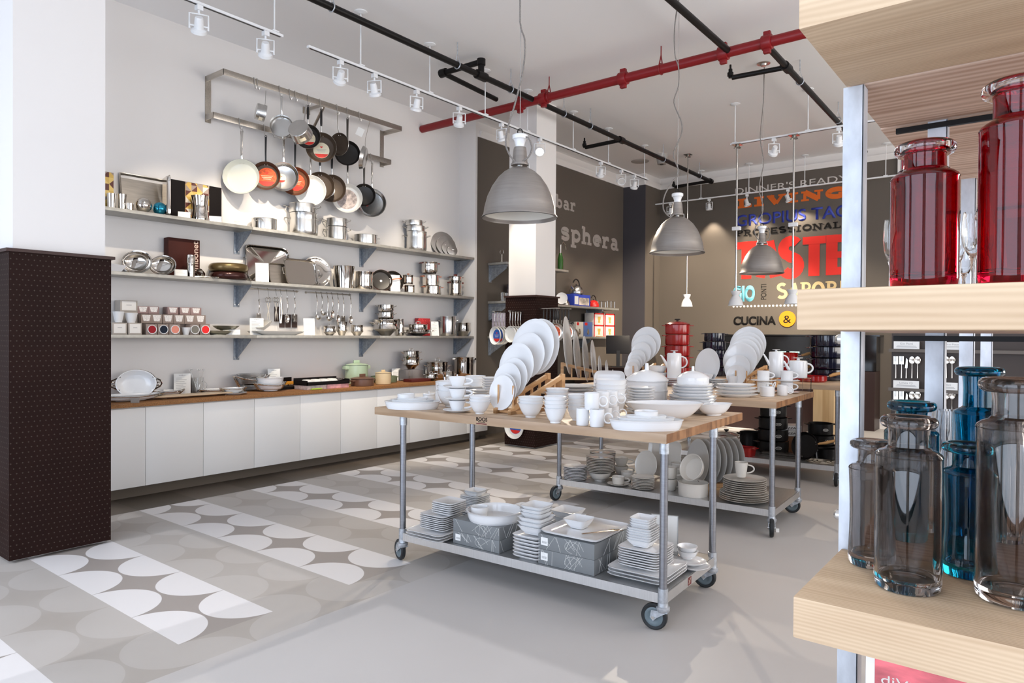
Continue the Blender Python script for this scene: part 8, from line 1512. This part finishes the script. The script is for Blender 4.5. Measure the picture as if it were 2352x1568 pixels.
# ribbed clear vase and tumblers on the lower shelf
def ribbed(P, R, H, label):
    vs = []; mb = MB(); seg = 72; pr = [(0.0, 0.0), (R*0.9, 0.0), (R*0.92, H*0.05), (R, H*0.6), (R*0.9, H*0.85), (R*0.78, H), (R*0.74, H), (R*0.86, H*0.85), (R*0.95, H*0.6), (R*0.86, H*0.07), (0, H*0.05)]
    for i, (r, z) in enumerate(pr):
        for k in range(seg): th = 2*PI*k/seg; g = 1+(0.03*math.cos(th*18) if i < 5 else 0); vs.append((r*g*math.cos(th), r*g*math.sin(th), z))
    fs = [(i*seg+k, i*seg+(k+1) % seg, (i+1)*seg+(k+1) % seg, (i+1)*seg+k) for i in range(len(pr)-1) for k in range(seg)]
    mb.add(vs, fs); solo('ribbed_vase', mb, GLASS, label, 'vase', TM(P), 'ribbed clear vases')
q = at(2172, 1190, 1, 2.36); ribbed((q.x, 2.36, zb+0.0008), sz(36, q), at(2172, 942, 1, 2.36).z-zb, 'ribbed clear glass vase behind the teal bottles'); q = at(2310, 1190, 1, 2.36); ribbed((q.x, 2.36, zb+0.0008), sz(40, q), at(2310, 960, 1, 2.36).z-zb, 'ribbed clear glass vase seen through the tallest smoky bottle')
# red printed carton below the lower shelf
q0 = at(1995, 1540, 1, 1.75); PNK = mat('rose_printed_carton', (0.62, 0.13, 0.15), 0.4, noise=0.45, nscale=9, stretch=(1, 1, 3))
t = thing('wine_carton', 'rose red printed carton with white lettering under the lower timber shelf', 'box', (q0.x, 1.72, 0.50)); MB().box(0, 0.42, 0, 0.25, -0.04, 0.375).obj('carton', PNK, t, bevel=0.003); MB().box(0.0, 0.018, -0.001, 0.25, -0.04, 0.376).obj('pale_edge', WHITEC, t)
z_ = at(2030, 1568, 1, 1.72).z-0.50; x_ = at(2024, 1560, 1, 1.72).x-q0.x
link('box_lettering', font_word('box_lettering', 'diVino', LWHITE, '', Matrix.Translation((x_, -0.001, z_-0.002)) @ Matrix.Rotation(PI/2, 4, 'X'), 0.022, 0.105, extrude=0), t)
solo('crate', MB().box(q0.x-0.05, q0.x+0.9, 1.60, 2.4, 0.0, 0.459), WHITEC, 'pale crate directly under the rose red carton', 'crate')

# ------------------------------------------------------------------ cutlery display and brass goods seen through the unit
Yc = 6.3; q = at(2047, 900, 1, Yc); q1 = at(2195, 900, 1, Yc); W_ = 1.25
t = thing('display_cabinet', 'tall dark display cabinet with rows of cutlery behind the timber unit', 'cabinet', (q.x, Yc, 0))
MB().box(0, W_, 0.0, 0.35, 0, 1.60).obj('body', mat('display_brown', (0.045, 0.032, 0.026), 0.5), t)
zs = [at(2100, y, 1, Yc-0.02).z for y in (800, 890, 978)]; zlab = zs
for z in zs: MB().box(-0.01, W_, -0.07, 0.0, z-0.03, z-0.005).obj('ledge', mat('ledge_taupe', (0.12, 0.10, 0.085), 0.5), t)
cl = [('Gio Ponti', 2052, 2111, 0), ('Anni Matte', 2157, 2216, 0), ('Linea Q', 2052, 2111, 1), ('Linea Q Black', 2140, 2200, 1)]
for txt, x0, x1, r in cl:
    a = at(x0, 880, 1, Yc-0.06); b2 = at(x1, 880, 1, Yc-0.06); z = zs[r]-0.004; L = b2.x-a.x; h = sz(17, a)
    c = thing('shelf_label', 'white printed label reading %s on the dark display cabinet' % txt, 'label', (a.x, Yc-0.065, z), 'labels of the cutlery display'); MB().box(0, L, 0, 0.002, 0, h).obj('sheet', PAPER, c)
    link('lettering', font_word('lettering', txt, INK, '', Matrix.Translation((L*0.25, -0.0006, h*0.58)) @ Matrix.Rotation(PI/2, 4, 'X'), h*0.26, L*0.5, extrude=0), c); MB().box(L*0.14, L*0.86, -0.0006, 0, h*0.36, h*0.42).box(L*0.1, L*0.9, -0.0006, 0, h*0.22, h*0.27).obj('small_print', INK, c)
def cutlery(kind, px, y0, y1, label):
    q = at(px, y0, 1, Yc-0.03); b2 = at(px, y1, 1, Yc-0.03); H = q.z-b2.z; c = thing(kind, label, kind, (q.x, Yc-0.03, b2.z), 'cutlery on the dark display')
    MB().tube([(0, 0, 0), (0, 0, H*0.35), (0, -0.004, H*0.66)], [0.009, 0.006, 0.004], 8, flat=0.5).obj('handle', CHROME, c)
    if kind == 'fork':
        h = MB().box(-0.016, 0.016, -0.006, -0.002, H*0.64, H*0.76); [h.box(x-0.0028, x+0.0028, -0.006, -0.002, H*0.76, H) for x in (-0.013, -0.0043, 0.0043, 0.013)]; h.obj('tines', CHROME, c)
    elif kind == 'spoon': MB().lathe([(0, -0.006), (0.014, -0.003), (0.021, 0.002), (0.019, 0.003), (0, -0.003)], 24, M=frame((0, -0.006, H*0.82), (0, -1, 0)) @ Matrix.Diagonal((1, H*0.18/0.021, 1, 1))).obj('spoon_bowl', CHROME, c)
    else: MB().prism([(-0.008, H*0.5), (0.008, H*0.5), (0.010, H*0.9), (0, H)], -0.001, 0.001, Matrix.Translation((0, -0.004, 0)) @ Matrix.Rotation(PI/2, 4, 'X')).obj('blade', CHROME, c)
n = 0
for row, (y0, y1) in enumerate(((818, 868), (898, 950))):
    for kind, px in (('fork', 2058), ('fork', 2071), ('knife', 2082), ('spoon', 2095), ('spoon', 2108), ('fork', 2163), ('spoon', 2174), ('spoon', 2187)):
        cutlery(kind, px, y0 + (4 if kind == 'knife' else 0), y1, 'steel %s in the %s row of the dark display, %s piece from the left' % (kind, ('upper', 'lower')[row], N1[('2058', '2071', '2082', '2095', '2108', '2163', '2174', '2187').index(str(px))]))
BRASS = mat('brass', (0.62, 0.44, 0.17), 0.2, 1.0)
Yb = 7.6; qb = at(2262, 846, 1, Yb); solo('rear_counter', MB().box(qb.x-0.3, qb.x+1.4, Yb-0.1, Yb+0.5, 0, qb.z-0.001), DARKC, 'dark counter carrying the brass goods behind the timber unit', 'counter')
P = Vector((at(2275, 846, 1, Yb).x, Yb, qb.z)); pot(P, sz(14, P), sz(30, P), 'brass coffee pot behind the tallest bottle', BRASS, 'brass goods', handles='none', name='brass_pot', lid=True, knob='knob')
P = Vector((at(2305, 846, 1, Yb).x, Yb, qb.z)); pot(P, sz(14, P), sz(14, P), 'low lidded brass dish behind the tallest bottle', BRASS, 'brass goods', handles='none', name='brass_pot', lid=True, knob='knob')
P = at(2335, 822, 1, Yb-0.05); pan(P, sz(26, P), (-0.4, -0.9, 0.2), 'brass pan leaning at the right edge of the view', BRASS, BRASS, 0.1, BRASS, group='brass goods', roll=-0.6, name='brass_pan')
solo('brass_stand', MB().box(-0.2, 0.25, 0.02, 0.10, 0, P.z-sz(24, P)-qb.z), BRASS, 'small stand under the leaning brass pan', 'stand', TM((P.x, Yb, qb.z)))
